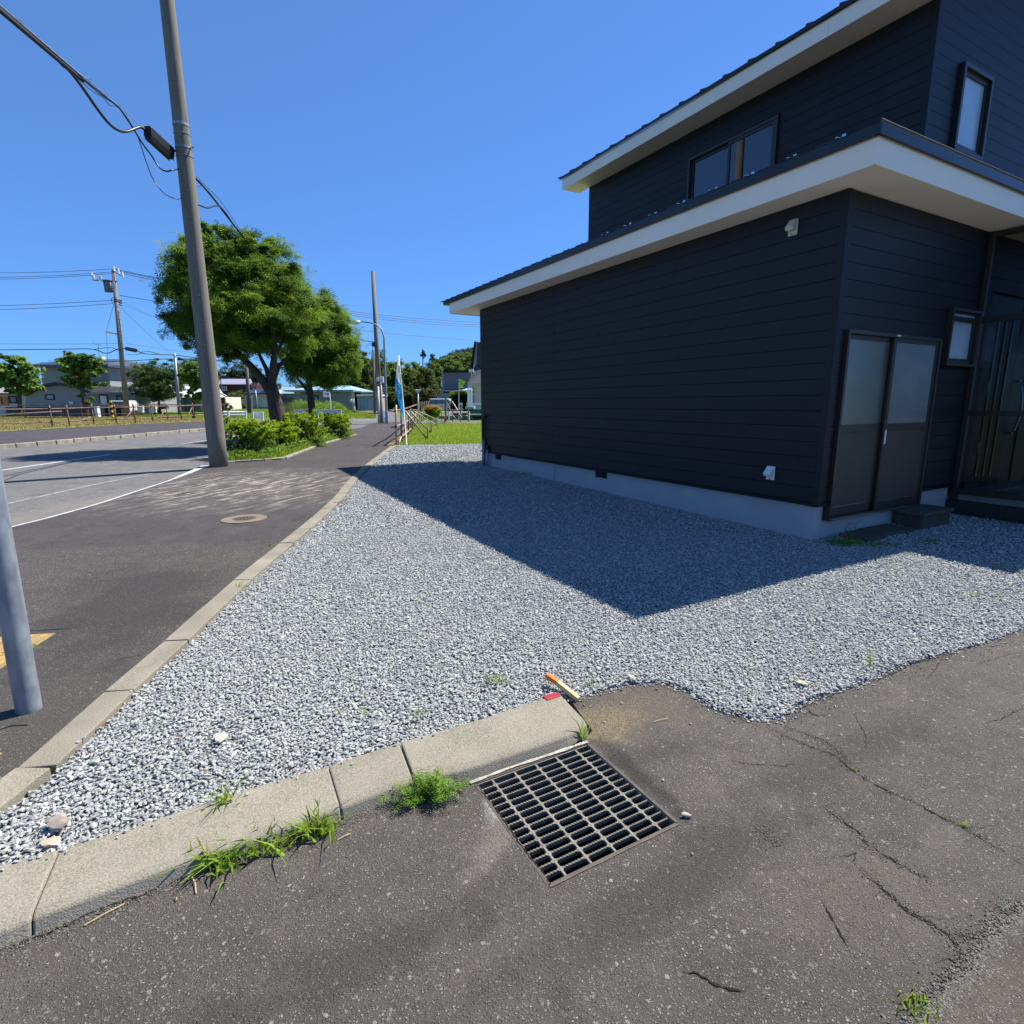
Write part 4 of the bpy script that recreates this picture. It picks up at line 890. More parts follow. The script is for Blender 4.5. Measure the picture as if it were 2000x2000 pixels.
def instancer(name,X,Y,Z,SC,coll,rot=None,kind='stuff'):
    me=bpy.data.meshes.new(name); me.vertices.add(len(X)); me.vertices.foreach_set('co',np.stack([X,Y,Z],1).astype(np.float32).ravel())
    a=me.attributes.new('scl','FLOAT','POINT'); a.data.foreach_set('value',SC.astype(np.float32))
    if rot is None: rot=np.stack([rng.normal(0,.35,len(X)),rng.normal(0,.35,len(X)),rng.uniform(0,6.28,len(X))],1)
    a=me.attributes.new('rotv','FLOAT_VECTOR','POINT'); a.data.foreach_set('vector',rot.astype(np.float32).ravel())
    o=bpy.data.objects.new(name,me); COL.objects.link(o); o['kind']=kind
    ng=bpy.data.node_groups.new(name,'GeometryNodeTree'); ng.interface.new_socket('Geometry',in_out='INPUT',socket_type='NodeSocketGeometry'); ng.interface.new_socket('Geometry',in_out='OUTPUT',socket_type='NodeSocketGeometry')
    gi=ng.nodes.new('NodeGroupInput'); go=ng.nodes.new('NodeGroupOutput'); mp=ng.nodes.new('GeometryNodeMeshToPoints'); ip=ng.nodes.new('GeometryNodeInstanceOnPoints')
    ci=ng.nodes.new('GeometryNodeCollectionInfo'); ci.inputs['Collection'].default_value=coll; ci.inputs['Separate Children'].default_value=True; ci.inputs['Reset Children'].default_value=True
    ip.inputs['Pick Instance'].default_value=True
    a1=ng.nodes.new('GeometryNodeInputNamedAttribute'); a1.data_type='FLOAT'; a1.inputs['Name'].default_value='scl'
    a2=ng.nodes.new('GeometryNodeInputNamedAttribute'); a2.data_type='FLOAT_VECTOR'; a2.inputs['Name'].default_value='rotv'
    L=ng.links; L.new(gi.outputs[0],mp.inputs['Mesh']); L.new(mp.outputs[0],ip.inputs['Points']); L.new(ci.outputs[0],ip.inputs['Instance'])
    L.new(a1.outputs['Attribute'],ip.inputs['Scale']); L.new(a2.outputs['Attribute'],ip.inputs['Rotation']); L.new(ip.outputs[0],go.inputs[0])
    md_=o.modifiers.new('scatter','NODES'); md_.node_group=ng; return o
instancer('gravel',X,Y,Z,SC,proto)
print('gravel instances',len(X))
# fine grit gathered along the seams, the kerb foot and the gravel edge of the driveway
M_grit=mat('grit',(.13,.12,.105),.9,var=(.2,.19,.17),vs=3,rnd=.5)
pg=bpy.data.collections.new('grit_prototypes')
for i in range(3): pg.objects.link(bpy.data.objects.new('grain',stone_mesh('grain',90+i,M_grit,flat=.7,sub=1)))
gr=[]
def along(line,n,sd,smin=.0012,smax=.0036,side=0):
    line=[Vector(p[:2]) for p in line]; L_=[(b_-a_).length for a_,b_ in zip(line,line[1:])]; 
    for k in range(n):
        i=random.choices(range(len(L_)),L_)[0]; p=line[i].lerp(line[i+1],random.random()); t=(line[i+1]-line[i]).normalized(); d=random.gauss(0,sd); d=abs(d)*side if side else d
        gr.append((p.x+t.y*d,p.y-t.x*d,random.uniform(smin,smax)))
along(fk_out[:-1],2600,.02,side=1); along(gr_right[:22],2200,.05,side=1); along(pe,3200,.016,.0015,.0055); 
for pts,wd in cracks[:4]+cracks[6:9]: along([G(u,v,DRV) for u,v in pts],260,.012)
for k in range(2600): gr.append((random.uniform(-2.2,3.2),random.uniform(.6,3.4),random.uniform(.001,.0032)))
ga=np.array(gr); okm=~inside([(p.x,p.y) for p in hole],ga[:,0],ga[:,1])&~inside([(p.x,p.y) for p in kerbL_out2[:6]]+[(p.x,p.y) for p in fk_out[:-1]][::-1],ga[:,0],ga[:,1])&inside([(p.x,p.y) for p in drive_poly],ga[:,0],ga[:,1]); ga=ga[okm]
instancer('grit',ga[:,0],ga[:,1],np.full(len(ga),DRV+.002),ga[:,2],pg)
# individual larger stones and debris on the yard
def rock(label,u,v,size,col,flat,seed,dz=0,rz=0):
    p=G(u,v,dz); me=stone_mesh('rock',seed,mat('pale_rock',col,.85,var=tuple(c*.7 for c in col),vs=30,bump=.5,bs=120,bdist=.003),flat,2)
    o=bpy.data.objects.new('rock',me); COL.objects.link(o); o.location=(p.x,p.y,p.z+size*flat*.6); o.scale=(size,)*3; o.rotation_euler=(.1,.2,rz); tag(o,label,'rock')
rock('rounded beige rock sitting on the grey gravel near the wedge of the two kerbs',120,1612,.038,(.40,.34,.28),.85,51)
rock('pale flat rock bedded in gravel just below the rounded beige rock',95,1648,.034,(.40,.34,.26),.4,55,rz=1)
rock('flat white rock lying on the open gravel between the two kerbs',433,1447,.038,(.46,.44,.38),.5,53,rz=.5)
rock('small cream rock on the gravel to the right of the orange tipped stake',1233,1326,.028,(.58,.52,.43),.4,57)
rock('sand coloured flat rock in the gravel above the pointed right edge',1567,1336,.036,(.52,.46,.32),.4,59,rz=.4)
rock('whitish stone chip lying on asphalt to the right of the drain grate',1341,1596,.022,(.40,.37,.31),.6,61,dz=DRV)
# survey stake
base=G(1130,1362,.0); tip=G(1071,1342,0)+Vector((0,0,.03))
tip=Vector((base.x-.16,base.y+.13,.085))
_t=W(1068,1324,tip.y); tip=Vector((_t.x,_t.y,max(_t.z,.05)))
sk=thing('survey_stake','wooden survey stake with orange painted tip leaning beside the thick kerb end','stake',base)
def sqbar(a,b,wd):
    d=(b-a).normalized(); x=d.cross(Vector((0,0,1))).normalized()*wd/2; y=d.cross(x).normalized()*wd/2
    mb=MB(); V=[a-x-y,a+x-y,a+x+y,a-x+y,b-x-y,b+x-y,b+x+y,b-x+y]; return mb.add(V,[(0,3,2,1),(4,5,6,7),(0,1,5,4),(1,2,6,5),(2,3,7,6),(3,0,4,7)])
mp_=base.lerp(tip,.66)
sqbar(base-Vector((0,0,.01)),mp_,.023).build('shaft',mat('fresh_pine',(.62,.47,.24),.7,var=(.5,.35,.16),vs=12,stretch=(2,2,.4)),sk,bevel=.002)
sqbar(mp_,tip,.0235).build('painted_tip',mat('orange_paint',(.85,.16,.015),.5,var=(.75,.12,.01),vs=9),sk,bevel=.002)
# red scrap on the left kerb far, leaves
M_leafbrown=mat('brown_leaf',(.22,.075,.03),.8,var=(.12,.05,.02),vs=9)
mb=MB()
for (u,v,r_) in ((202,1418,.018),(350,1440,.016),(180,1472,.014),(400,1508,.016),(75,1603,.014),(480,1440,.012),(360,1467,.01),(330,1235,.012)):
    p=G(u,v,.012); a=random.uniform(0,3)
    c_,s_=math.cos(a),math.sin(a); P=[(-1,0),(-.2,.35),(1,.1),(.1,-.35)]
    mb.add([(p.x+r_*(x*c_-y*s_),p.y+r_*(x*s_+y*c_),p.z+.004+.004*abs(x)) for x,y in P],[(0,1,2,3)])
tag(mb.build('fallen_leaves',M_leafbrown),kind='stuff')
p=G(660,981,.02); o=MB().obox(p,.11,.035,.006,.4).build('red_scrap',M_red,bevel=.002); tag(o,'small red scrap lying on the sidewalk kerb next to the gravel','scrap')

# ================================================================== FOLIAGE TOOLS
def replicate(tv,tf,P,Rm,sc_,tint):
    """copy a template of vertices/faces to every point"""
    n=len(P); k=len(tv); V=np.einsum('nij,kj->nki',Rm,tv)*sc_[:,None,None]+P[:,None,:]
    Fq=(tf[None]+(np.arange(n)*k)[:,None,None]).reshape(-1,tf.shape[1]); return V.reshape(-1,3),Fq,np.repeat(tint,k)
def frames(nrm,spin):
    nrm=nrm/np.linalg.norm(nrm,axis=1,keepdims=True); a=np.where(np.abs(nrm[:,2:3])<.9,np.array([[0,0,1.]]),np.array([[1.,0,0]]))
    x=np.cross(a,nrm); x/=np.linalg.norm(x,axis=1,keepdims=True); y=np.cross(nrm,x)
    c=np.cos(spin)[:,None]; s=np.sin(spin)[:,None]; X=x*c+y*s; Y=-x*s+y*c
    return np.stack([X,Y,nrm],2)
def T_simple():  # pointed leaf folded along the midrib
    v=np.array([(-1,0,0),(-.2,.42,.10),(1,0,-.12),(-.2,-.42,.10)],float); return v,np.array([(0,1,2,3)])
def T_round():
    v=np.array([(-.9,0,0),(-.5,.62,.08),(.3,.6,.05),(1,0,-.15),(.3,-.6,.05),(-.5,-.62,.08)],float); return v,np.array([(0,1,2,3),(0,3,4,5)])
def T_pinnate(n=5):
    V=[];Fs=[]
    for k in range(n):
        x=-.8+1.5*k/(n-1)
        for s in (1,-1):
            b=len(V); V+=[(x,0,-.18*x*x),(x+.16,s*.26,-.18*x*x-.02),(x+.30,s*.62,-.18*x*x-.14),(x+.02,s*.30,-.18*x*x-.05)]; Fs.append((b,b+1,b+2,b+3))
    b=len(V); V+=[(.7,0,-.1),(.95,.1,-.18),(1.25,0,-.28),(.95,-.1,-.18)]; Fs.append((b,b+1,b+2,b+3))
    return np.array(V,float),np.array(Fs)
def T_spray(n=6,seed=3):
    rn=random.Random(seed); V=[];Fs=[]
    for k in range(n):
        a=rn.uniform(0,6.28); r0=rn.uniform(.1,.8); cx,cy,cz=math.cos(a)*r0,math.sin(a)*r0,rn.uniform(-.35,.35); a2=rn.uniform(0,6.28); c,s=math.cos(a2),math.sin(a2); l=rn.uniform(.3,.5); w_=l*.5
        b=len(V)
        for x,y,z in ((-l,0,0),(0,w_,.08),(l,0,rn.uniform(-.25,.1)),(0,-w_,.08)): V.append((cx+x*c-y*s,cy+x*s+y*c,cz+z))
        Fs.append((b,b+1,b+2,b+3))
    return np.array(V,float),np.array(Fs)
def crown_pts(lobes,n,clumps=60,cl=.28,shell=.6,seed=1):
    """lobes: (centre, radii, weight). leaves gathered in clumps so that gaps stay between them"""
    r=np.random.default_rng(seed); P=[];Nn=[];T=[]
    w_=np.array([l[2] for l in lobes],float); w_/=w_.sum()
    for (c,rad,_),f in zip(lobes,w_):
        k=max(3,int(clumps*f)); d=r.normal(size=(k,3)); d/=np.linalg.norm(d,axis=1,keepdims=True)
        rr=np.where(r.random(k)<shell,r.uniform(.80,1.06,k),r.uniform(.25,.85,k)); cc=d*rr[:,None]
        m=int(n*f); idx=r.integers(0,k,m); cs=r.uniform(.6,1.4,k); 
        off=r.normal(size=(m,3))*cl*cs[idx][:,None]*np.array([1,1,.62]); p=cc[idx]+off
        P.append(np.array(c)+p*np.array(rad)); nn=d[idx]*.55+r.normal(size=(m,3))*.5+np.array([0,0,.65]); Nn.append(nn)
        T.append(np.clip(.42+r.normal(0,.17,k)[idx]+r.normal(0,.14,m)+.20*d[idx][:,2]*0,0,1))
    return np.concatenate(P),np.concatenate(Nn),np.concatenate(T)
def foliage(name,lobes,n,size,tmpl,m,parent=None,clumps=60,cl=.28,shell=.6,seed=1,droop=0,label=None,kind=None,flatn=None):
    P,Nn,T=crown_pts(lobes,n,clumps,cl,shell,seed); r=np.random.default_rng(seed+99)
    if flatn is not None: Nn=Nn*np.array([flatn,flatn,1])+np.array([0,0,.3])
    tv,tf=tmpl; V,Fq,t=replicate(tv,tf,P,frames(Nn,r.uniform(0,6.28,len(P))),size*r.uniform(.65,1.3,len(P)),T)
    o=npmesh(name,V,Fq,m,parent,tint=t)
    if kind: o['kind']=kind
    return o
def limb_tube(mb,p0,p1,r0,r1,wob=.12,n=6,seed=0):
    p0=Vector(p0);p1=Vector(p1); rn=random.Random(seed); L=(p1-p0).length; path=[];rs=[]
    for i in range(n+1):
        t=i/n; q_=p0.lerp(p1,t); k=math.sin(t*math.pi)*L*wob*.5
        path.append(q_+Vector((rn.uniform(-k,k),rn.uniform(-k,k),rn.uniform(-k,k)*.4+math.sin(t*math.pi)*L*.04))); rs.append(r0+(r1-r0)*t)
    mb.tube(path,rs,8); return path
def grass(name,X,Y,hgt,wd,m,z0=0,lean=.35,kind='stuff',parent=None,seed=5,seg=2):
    r=np.random.default_rng(seed); n=len(X); h=hgt*r.uniform(.5,1.3,n) if np.isscalar(hgt) else hgt
    a=r.uniform(0,6.28,n); ln=r.uniform(0,lean,n)*h*1.2; dx,dy=np.cos(a)*ln,np.sin(a)*ln; b=r.uniform(0,6.28,n); wx,wy=np.cos(b)*wd/2,np.sin(b)*wd/2
    Z=.012*np.clip(Y-5,0,55)+z0
    V=np.empty((n,6,3)); 
    for i,(s,f,k,wk) in enumerate(((-1,0,0,1),(1,0,0,1),(-1,.55,.35,.75),(1,.55,.35,.75),(-1,1,1,.08),(1,1,1,.08))):
        V[:,i,0]=X+s*wx*wk+dx*k; V[:,i,1]=Y+s*wy*wk+dy*k; V[:,i,2]=Z+h*f*(1-.25*(ln/h)*f)
    Fq=(np.array([(0,1,3,2),(2,3,5,4)])[None]+(np.arange(n)*6)[:,None,None]).reshape(-1,4)
    o=npmesh(name,V.reshape(-1,3),Fq,m,parent,tint=np.repeat(np.clip(r.normal(.5,.25,n),0,1),6))
    if kind and parent is None: o['kind']=kind
    return o
def W3(u,v,y): p=W(u,v,y); return (p.x,p.y,p.z)
def lobe_px(u,v,ru,rv,y,depth=None,wgt=None):
    c=W(u,v,y); k=y/F_PX; rx=ru*k; rz=rv*k; ry=depth or (rx+rz)/2
    return ((c.x,c.y,c.z),(rx,ry,rz),wgt or rx*ry*rz)

# ================================================================== ROWAN TREES OVER THE PLANTING STRIP
def px_path(pts,y,r): return [W(u,v,y+dy) for (u,v,dy) in pts]
t1=thing('rowan_tree','large round rowan tree behind the concrete utility pole, dark dense crown over a forked trunk','tree',GY(548,16.6))
b=GY(550,16.6); mb=MB()
def scr(u,v,dy=0,y=16.6): return W(u,v,y+dy)
k=16.6/F_PX
mb.tube([b-Vector((0,0,.1)),scr(546,838),scr(540,800),scr(534,772),scr(530,752)],[.26,.24,.22,.19,.15],10)
mb.build('trunk',M_bark,t1,smooth=True)
for (pts,r0,r1) in (([(533,775,0),(515,745,0),(490,715,.1),(465,690,.2),(430,650,.3),(400,590,.4)],.15,.03),([(531,755,0),(533,720,-.1),(536,690,-.2),(530,630,-.3),(520,560,-.3)],.13,.03),
    ([(530,752,0),(520,720,.2),(505,690,.4),(480,620,.6)],.09,.02),([(532,748,0),(545,715,.2),(570,690,.4),(600,675,.6)],.08,.02),([(536,700,-.2),(560,650,.2),(590,600,.4)],.05,.015),([(470,695,.2),(425,690,-.4),(380,670,-.8)],.05,.015),([(530,640,0),(480,560,-.6),(440,500,-.8)],.05,.012)):
    P=[scr(*p) for p in pts]; n=len(P); MB().tube(P,[r0+(r1-r0)*i/(n-1) for i in range(n)],8).build('limb',M_bark,t1,smooth=True)
L=[lobe_px(u,v,a,c_,16.6+dy) for (u,v,a,c_,dy) in ((438,560,78,75,0),(500,530,75,62,.3),(552,600,66,62,.2),(410,630,66,50,-.3),(480,625,95,62,-.5),(552,655,58,42,.3),(415,515,52,48,.4),(500,600,90,80,.6),(378,590,42,52,.2),(455,570,110,90,.2))]
foliage('crown',L,17000,.155,T_pinnate(5),M_rowan,t1,clumps=520,cl=.12,shell=.8,seed=11)
# long sprays that stick out of the outline
L2=[lobe_px(u,v,a,c_,16.6) for (u,v,a,c_) in ((368,470,10,22),(350,500,9,14),(325,560,14,10),(312,585,10,8),(335,530,12,18),(400,450,22,14),(440,448,26,12),(475,468,30,12),(515,490,22,16),(540,500,10,18),(575,520,6,22),(583,505,5,10),(330,620,16,16),(318,650,8,8),(348,655,16,12),(345,620,16,22),(420,690,38,8),(455,700,28,8),(365,672,14,10))]
foliage('outer_sprays',L2,2300,.12,T_pinnate(5),M_rowan,t1,clumps=70,cl=.14,shell=.3,seed=12)
t2=thing('rowan_tree','smaller rowan tree with a slim straight trunk standing beyond the large one','tree',GY(614,20.5))
def scr2(u,v,dy=0): return W(u,v,20.5+dy)
MB().tube([GY(616,20.5)-Vector((0,0,.1)),scr2(611,815),scr2(607,780),scr2(603,745),scr2(600,700),scr2(606,640)],[.15,.135,.12,.10,.07,.03],10).build('trunk',M_bark,t2,smooth=True)
for (pts,r0,r1) in (([(605,768,0),(590,750,0),(572,728,.1),(560,690,.2)],.075,.02),([(604,750,0),(614,728,-.1),(630,690,-.1),(645,640,-.2)],.06,.015),([(603,740,0),(600,700,.3),(590,650,.4)],.05,.015)):
    P=[scr2(*p) for p in pts]; n=len(P); MB().tube(P,[r0+(r1-r0)*i/(n-1) for i in range(n)],8).build('limb',M_bark,t2,smooth=True)
L=[lobe_px(u,v,a,c_,20.5+dy) for (u,v,a,c_,dy) in ((622,630,36,42,0),(650,680,46,50,0),(600,700,48,46,.2),(575,715,34,30,.3),(640,720,52,36,-.2),(675,700,24,40,.1),(610,660,46,50,.4),(633,600,22,24,.1),(627,660,60,70,.2))]
foliage('crown',L,8500,.17,T_pinnate(5),M_rowan,t2,clumps=270,cl=.13,shell=.78,seed=21)
L2=[lobe_px(u,v,a,c_,20.5) for (u,v,a,c_) in ((633,572,10,12),(655,600,12,14),(670,640,12,12),(690,670,12,12),(700,705,8,14),(690,735,12,10),(600,560,10,8))]
foliage('outer_sprays',L2,520,.12,T_pinnate(5),M_rowan,t2,clumps=40,cl=.22,shell=.3,seed=22)
# ---- clipped shrubs on the strip
sh_specs=[ # u centre, v top, v underside, half width, y, label
 (482,818,862,52,13.8,'leggy yellow green shrub closest to the concrete utility pole'),
 (545,826,864,36,15.2,'low yellow green shrub around the foot of the large rowan trunk'),
 (588,808,858,46,16.8,'tallest and brightest yellow green shrub between the two rowan trunks'),
 (655,812,842,28,20.0,'rounded shrub at the far end of the strip beside the small rowan')]
for i,(u,vt,vb,hwid,y,lb) in enumerate(sh_specs):
    g0=GY(u,y); o=thing('shrub',lb,'shrub',g0,group='clipped shrubs on the planting strip'); k=y/F_PX
    zt_=W(u,vt,y).z; zb_=W(u,vb,y).z
    Ls=[]
    n_=5
    for j in range(n_):
        uu=u+hwid*(-.8+1.6*j/(n_-1))*.8; c=W(uu,(vt+vb)/2-4,y+random.uniform(-.2,.2)); Ls.append(((c.x,c.y,c.z-.02+random.uniform(-.04,.04)),(hwid*k*.38,.42,(zt_-zb_)*.50),1))
    foliage('top_foliage',Ls,4400,.044,T_spray(7,4),M_azalea,o,clumps=230,cl=.11,shell=.7,seed=31+i)
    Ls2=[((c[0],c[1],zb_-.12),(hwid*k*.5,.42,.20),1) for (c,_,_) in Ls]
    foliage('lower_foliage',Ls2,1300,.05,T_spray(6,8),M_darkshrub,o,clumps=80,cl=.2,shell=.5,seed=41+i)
    mb=MB(); rn=random.Random(i)
    for s_ in range(9):
        a=g0+Vector((rn.uniform(-.5,.5)*hwid*k*1.2,rn.uniform(-.1,.1),-.05)); c=Vector((a.x+rn.uniform(-.25,.25),a.y+rn.uniform(-.2,.2),zb_+.12)); limb_tube(mb,a,c,.014,.006,.25,5,s_+i*20)
    mb.build('stems',M_twig,o)
# planting strip ground, its kerb, grass
strip_poly=[p for p in strip_near]+[Vector((-6.1,21.8,0)),Vector((-7.4,22.2,0)),Vector((-7.1,16.5,0)),Vector((-6.75,13.6,0)),Vector((-6.45,12.3,0))]
sheet('planting_strip',[(p[0],p[1]) for p in strip_poly],lambda y:gz(y)+.03,M_soil,thick=.08)
k4=thing('strip_kerb','','',kind='structure')
pp=resample([Vector((-7.4,22,0)),Vector((-7.1,16.5,0)),Vector((-6.75,13.6,0)),Vector((-6.45,12.3,0))]+strip_near+[Vector((-6.05,21.8,0))],.6)
for a,b_ in zip(pp,pp[1:]):
    t=(b_-a).normalized(); c=(a+b_)/2; MB().obox(Vector((c.x,c.y,gz(c.y)-.05)),(b_-a).length-.012,.11,.10,math.atan2(t.y,t.x)).build('kerb_stone',M_conc_edge,k4,bevel=.012,seg=1)
sp_poly=[(p[0],p[1]) for p in strip_poly]
X=rng.uniform(-7.5,-5.6,30000); Y=rng.uniform(11.8,22.3,30000); m=inside(sp_poly,X,Y); X,Y=X[m],Y[m]
grass('strip_grass',X[:11000],Y[:11000],.15,.012,M_grass,z0=.03,lean=.8)
X2=X[11000:12600];Y2=Y[11000:12600]; P=np.stack([X2,Y2,.012*np.clip(Y2-5,0,55)+rng.uniform(.06,.26,len(X2))],1)
V,Fq,t=replicate(*T_spray(6,9),P,frames(rng.normal(size=(len(P),3))+[0,0,1.2],rng.uniform(0,6.28,len(P))),rng.uniform(.05,.10,len(P)),np.clip(rng.normal(.6,.2,len(P)),0,1))
npmesh('strip_weeds',V,Fq,M_weed,tint=t)['kind']='stuff'
# ---- lawn behind the yard
lawn_poly=[(p.x,p.y) for p in gr_far]+[(-3.55,18),(-4.0,21),(-5.0,27.5),(-5.3,31),(3,31.2),(14,29),(16,22),(12,17.15),(2.5,17.15)]
sheet('lawn',lawn_poly,lambda y:gz(y)+.0,M_lawnbed)
X=rng.uniform(-5.3,3.2,110000); Y=17+14.2*rng.random(110000)**1.35; m=inside(lawn_poly,X,Y)&(X<-.2+(Y-12)*.1); X,Y=X[m],Y[m]
grass('lawn_grass',X[:45000],Y[:45000],.055,.016,M_lawn,z0=0,lean=.7)
X=rng.uniform(-24,-14,40000); Y=rng.uniform(14,41,40000)
vp=[(p[0],p[1]) for p in wb[:-1]]+[(-19,36),(-24,40),(-60,46),(-90,46),(-90,-14)]
X=rng.uniform(-45,-15,90000); Y=rng.uniform(16,44,90000); m=inside(vp,X,Y)&(X>-Y*1.0); X,Y=X[m],Y[m]
grass('verge_grass',X[:30000],Y[:30000],.07,.03,M_dry,z0=.09,lean=.9)
# soil line under the pipe fence
strip('fence_soil',[Vector((-3.62,17.0,0)),Vector((-3.85,19,0)),Vector((-4.3,22,0)),Vector((-5.15,28,0))],.35,.008,mat('brown_soil',(.13,.075,.05),.95,var=(.2,.14,.10),vs=14,bump=.6,bs=50))
# ---- weeds on the kerbs
def tuft(name,label,u,v,n,h,wd,dz,m,spread=.03,lean=1.1,cat='weed',group=None,seed=1):
    p=G(u,v,dz); r=np.random.default_rng(seed); X=p.x+r.normal(0,spread,n); Y=p.y+r.normal(0,spread*.6,n)
    o=grass(name,X,Y,h,wd,m,z0=dz,lean=lean,kind=None,seed=seed); tag(o,label,cat,group); return o
tuft('grass_tuft','long bladed grass tuft at the gravel edge of the thick kerb',443,1568,34,.08,.006,.02,M_grass,.016,1.5,seed=3)
tuft('grass_tuft','left clump of the row of spiky grass growing from the seam below the thick kerb',425,1690,80,.075,.0095,DRV,M_grass,.040,1.5,seed=4)
tuft('grass_tuft','middle clump of the row of spiky grass growing from the seam below the thick kerb',520,1655,75,.065,.0095,DRV,M_grass,.045,1.5,seed=5)
tuft('grass_tuft','right clump of the row of spiky grass growing from the seam below the thick kerb',618,1624,70,.08,.009,DRV,M_grass,.034,1.4,seed=6)
tuft('grass_tuft','thin grass blades at the kerb end beside the corner of the drain grate',1138,1442,12,.11,.005,DRV,M_grass,.012,.9,seed=7)
tuft('grass_tuft','small grass tuft in open gravel to the left of the stake',972,1332,26,.05,.006,.005,M_grass,.03,1.2,seed=8)
tuft('grass_tuft','tiny grass tuft in gravel just right of the stake',1153,1338,12,.045,.005,.005,M_grass,.012,.9,seed=9)
tuft('grass_tuft','small sprout in gravel behind the front kerb, left of centre',826,1396,14,.04,.005,.005,M_grass,.03,1,seed=10)
tuft('grass_tuft','small sprout in gravel close to the kerb joint',700,1395,8,.03,.005,.005,M_grass,.03,1,seed=13)
tuft('grass_tuft','upright pale grass blade in gravel above the right asphalt edge',1700,1300,8,.10,.005,.0,M_grass,.01,.3,seed=14)
tuft('grass_tuft','sparse sprouts in gravel at the sunlit right side of the yard',1910,1165,12,.05,.006,.0,M_grass,.05,1,seed=15)
tuft('grass_tuft','sparse sprouts in gravel further right near the frame edge',1955,1110,14,.07,.006,.0,M_grass,.04,.8,seed=16)
tuft('grass_tuft','green sprout on the sidewalk kerb halfway along it',470,1146,12,.05,.006,.02,M_grass,.025,1.1,seed=17)
tuft('grass_tuft','yellowish sprout at the asphalt side of the sidewalk kerb',530,1066,14,.04,.006,.01,M_grass,.03,1,seed=18)
tuft('grass_tuft','moss and grass growing out of the broken asphalt corner at lower right',1795,1970,60,.022,.005,DRV,M_grass,.028,1.0,seed=19)
tuft('grass_tuft','small weed in the long asphalt crack, upper one',1672,1505,9,.025,.004,DRV,M_grass,.01,1,seed=20)
tuft('grass_tuft','small weed in the long asphalt crack, lower one',1883,1615,9,.025,.004,DRV,M_grass,.01,1,seed=24)
tuft('grass_tuft','weed beside the yellow tactile paving next to the steel post',66,1262,14,.02,.006,.01,M_grass,.014,1,seed=23)
# fern-leaved weed beside the grate
p=G(838,1560,DRV); wd_=thing('fern_weed','lush fern leaved green weed sprouting at the kerb joint beside the drain grate','weed',p)
r=np.random.default_rng(5); Pw=[];Nw=[];Sw=[];mb=MB()
for k in range(52):
    a=r.uniform(0,6.28); rr=r.uniform(.02,.17); hh=r.uniform(.015,.11)*(1-rr*2.6); e=Vector((p.x+math.cos(a)*rr,p.y+math.sin(a)*rr*.55,p.z+.012+max(hh,0)))
    limb_tube(mb,p,e,.002,.0008,.2,4,k)
    for j in range(8):
        f=.35+.65*j/7; c=p.lerp(e,f); Pw.append((c.x+r.normal(0,.006),c.y+r.normal(0,.006),c.z+r.uniform(.0,.010))); Nw.append((r.normal(0,.4),r.normal(0,.4),1)); Sw.append(r.uniform(.012,.024))
mb.build('stems',M_weed,wd_)
Pw=np.array(Pw);V,Fq,t=replicate(*T_pinnate(4),Pw,frames(np.array(Nw),r.uniform(0,6.28,len(Pw))),np.array(Sw),np.clip(r.normal(.55,.25,len(Pw)),0,1)); npmesh('leaves',V,Fq,M_weed,wd_,tint=t)
# weeds at the house corner
p=hw(.12,-.22,.0); wd_=thing('corner_weed','dark leafy weeds growing at the foundation corner beside the dark pavers','weed',p)
Pw=np.array([(p.x+r.normal(0,.10),p.y+r.normal(0,.05),abs(r.normal(0,.03))+.01) for _ in range(130)]+[(p.x+.14+r.normal(0,.03),p.y+.1+r.normal(0,.03),r.uniform(.02,.22)) for _ in range(26)])
V,Fq,t=replicate(*T_spray(4,3),Pw,frames(r.normal(size=(len(Pw),3))*.5+[0,0,1],r.uniform(0,6.28,len(Pw))),r.uniform(.016,.03,len(Pw)),np.clip(r.normal(.35,.2,len(Pw)),0,1)); npmesh('leaves',V,Fq,M_weed,wd_,tint=t)
mb=MB()
for k in range(6): limb_tube(mb,(p.x+.14,p.y+.1,0),(p.x+.14+r.normal(0,.04),p.y+.1+r.normal(0,.03),r.uniform(.1,.24)),.003,.001,.2,4,k)
mb.build('stems',M_weed,wd_)
q_=hw(.35,-.40); tuft2=grass('ground_weed',q_.x+r.normal(0,.16,160),q_.y+r.normal(0,.05,160),.035,.008,M_weed,lean=1.3,kind=None,seed=77); tag(tuft2,'low green creepers along the gravel edge of the dark pavers','weed')
q_=hw(1.0,-.62); t3=grass('ground_weed',q_.x+r.normal(0,.08,60),q_.y+r.normal(0,.03,60),.03,.008,M_weed,lean=1.3,kind=None,seed=78); tag(t3,'small dark creeper patch in shaded gravel in front of the concrete step','weed')
q_=hw(-.10,5.6); t3=grass('ground_weed',q_.x+r.normal(0,.07,50),q_.y+r.normal(0,.1,50),.07,.006,M_weed,z0=.03,lean=.9,kind=None,seed=79); tag(t3,'dry wispy weed at the base of the long wall between the foundation vents','weed')
# dead straw on the driveway
M_straw=mat('straw',(.48,.36,.2),.8)
mb=MB()
for (a,b_) in (((165,1807),(243,1765)),((383,1745),(375,1712)),((340,1755),(345,1758)),((1277,1410),(1305,1403)),((660,1640),(685,1628))):
    A=G(*a,DRV+.004);B_=G(*b_,DRV+.006); mb.tube([A,A.lerp(B_,.5)+Vector((.003,.002,.003)),B_],.0016,5)
tag(mb.build('straw_litter',M_straw),kind='stuff')
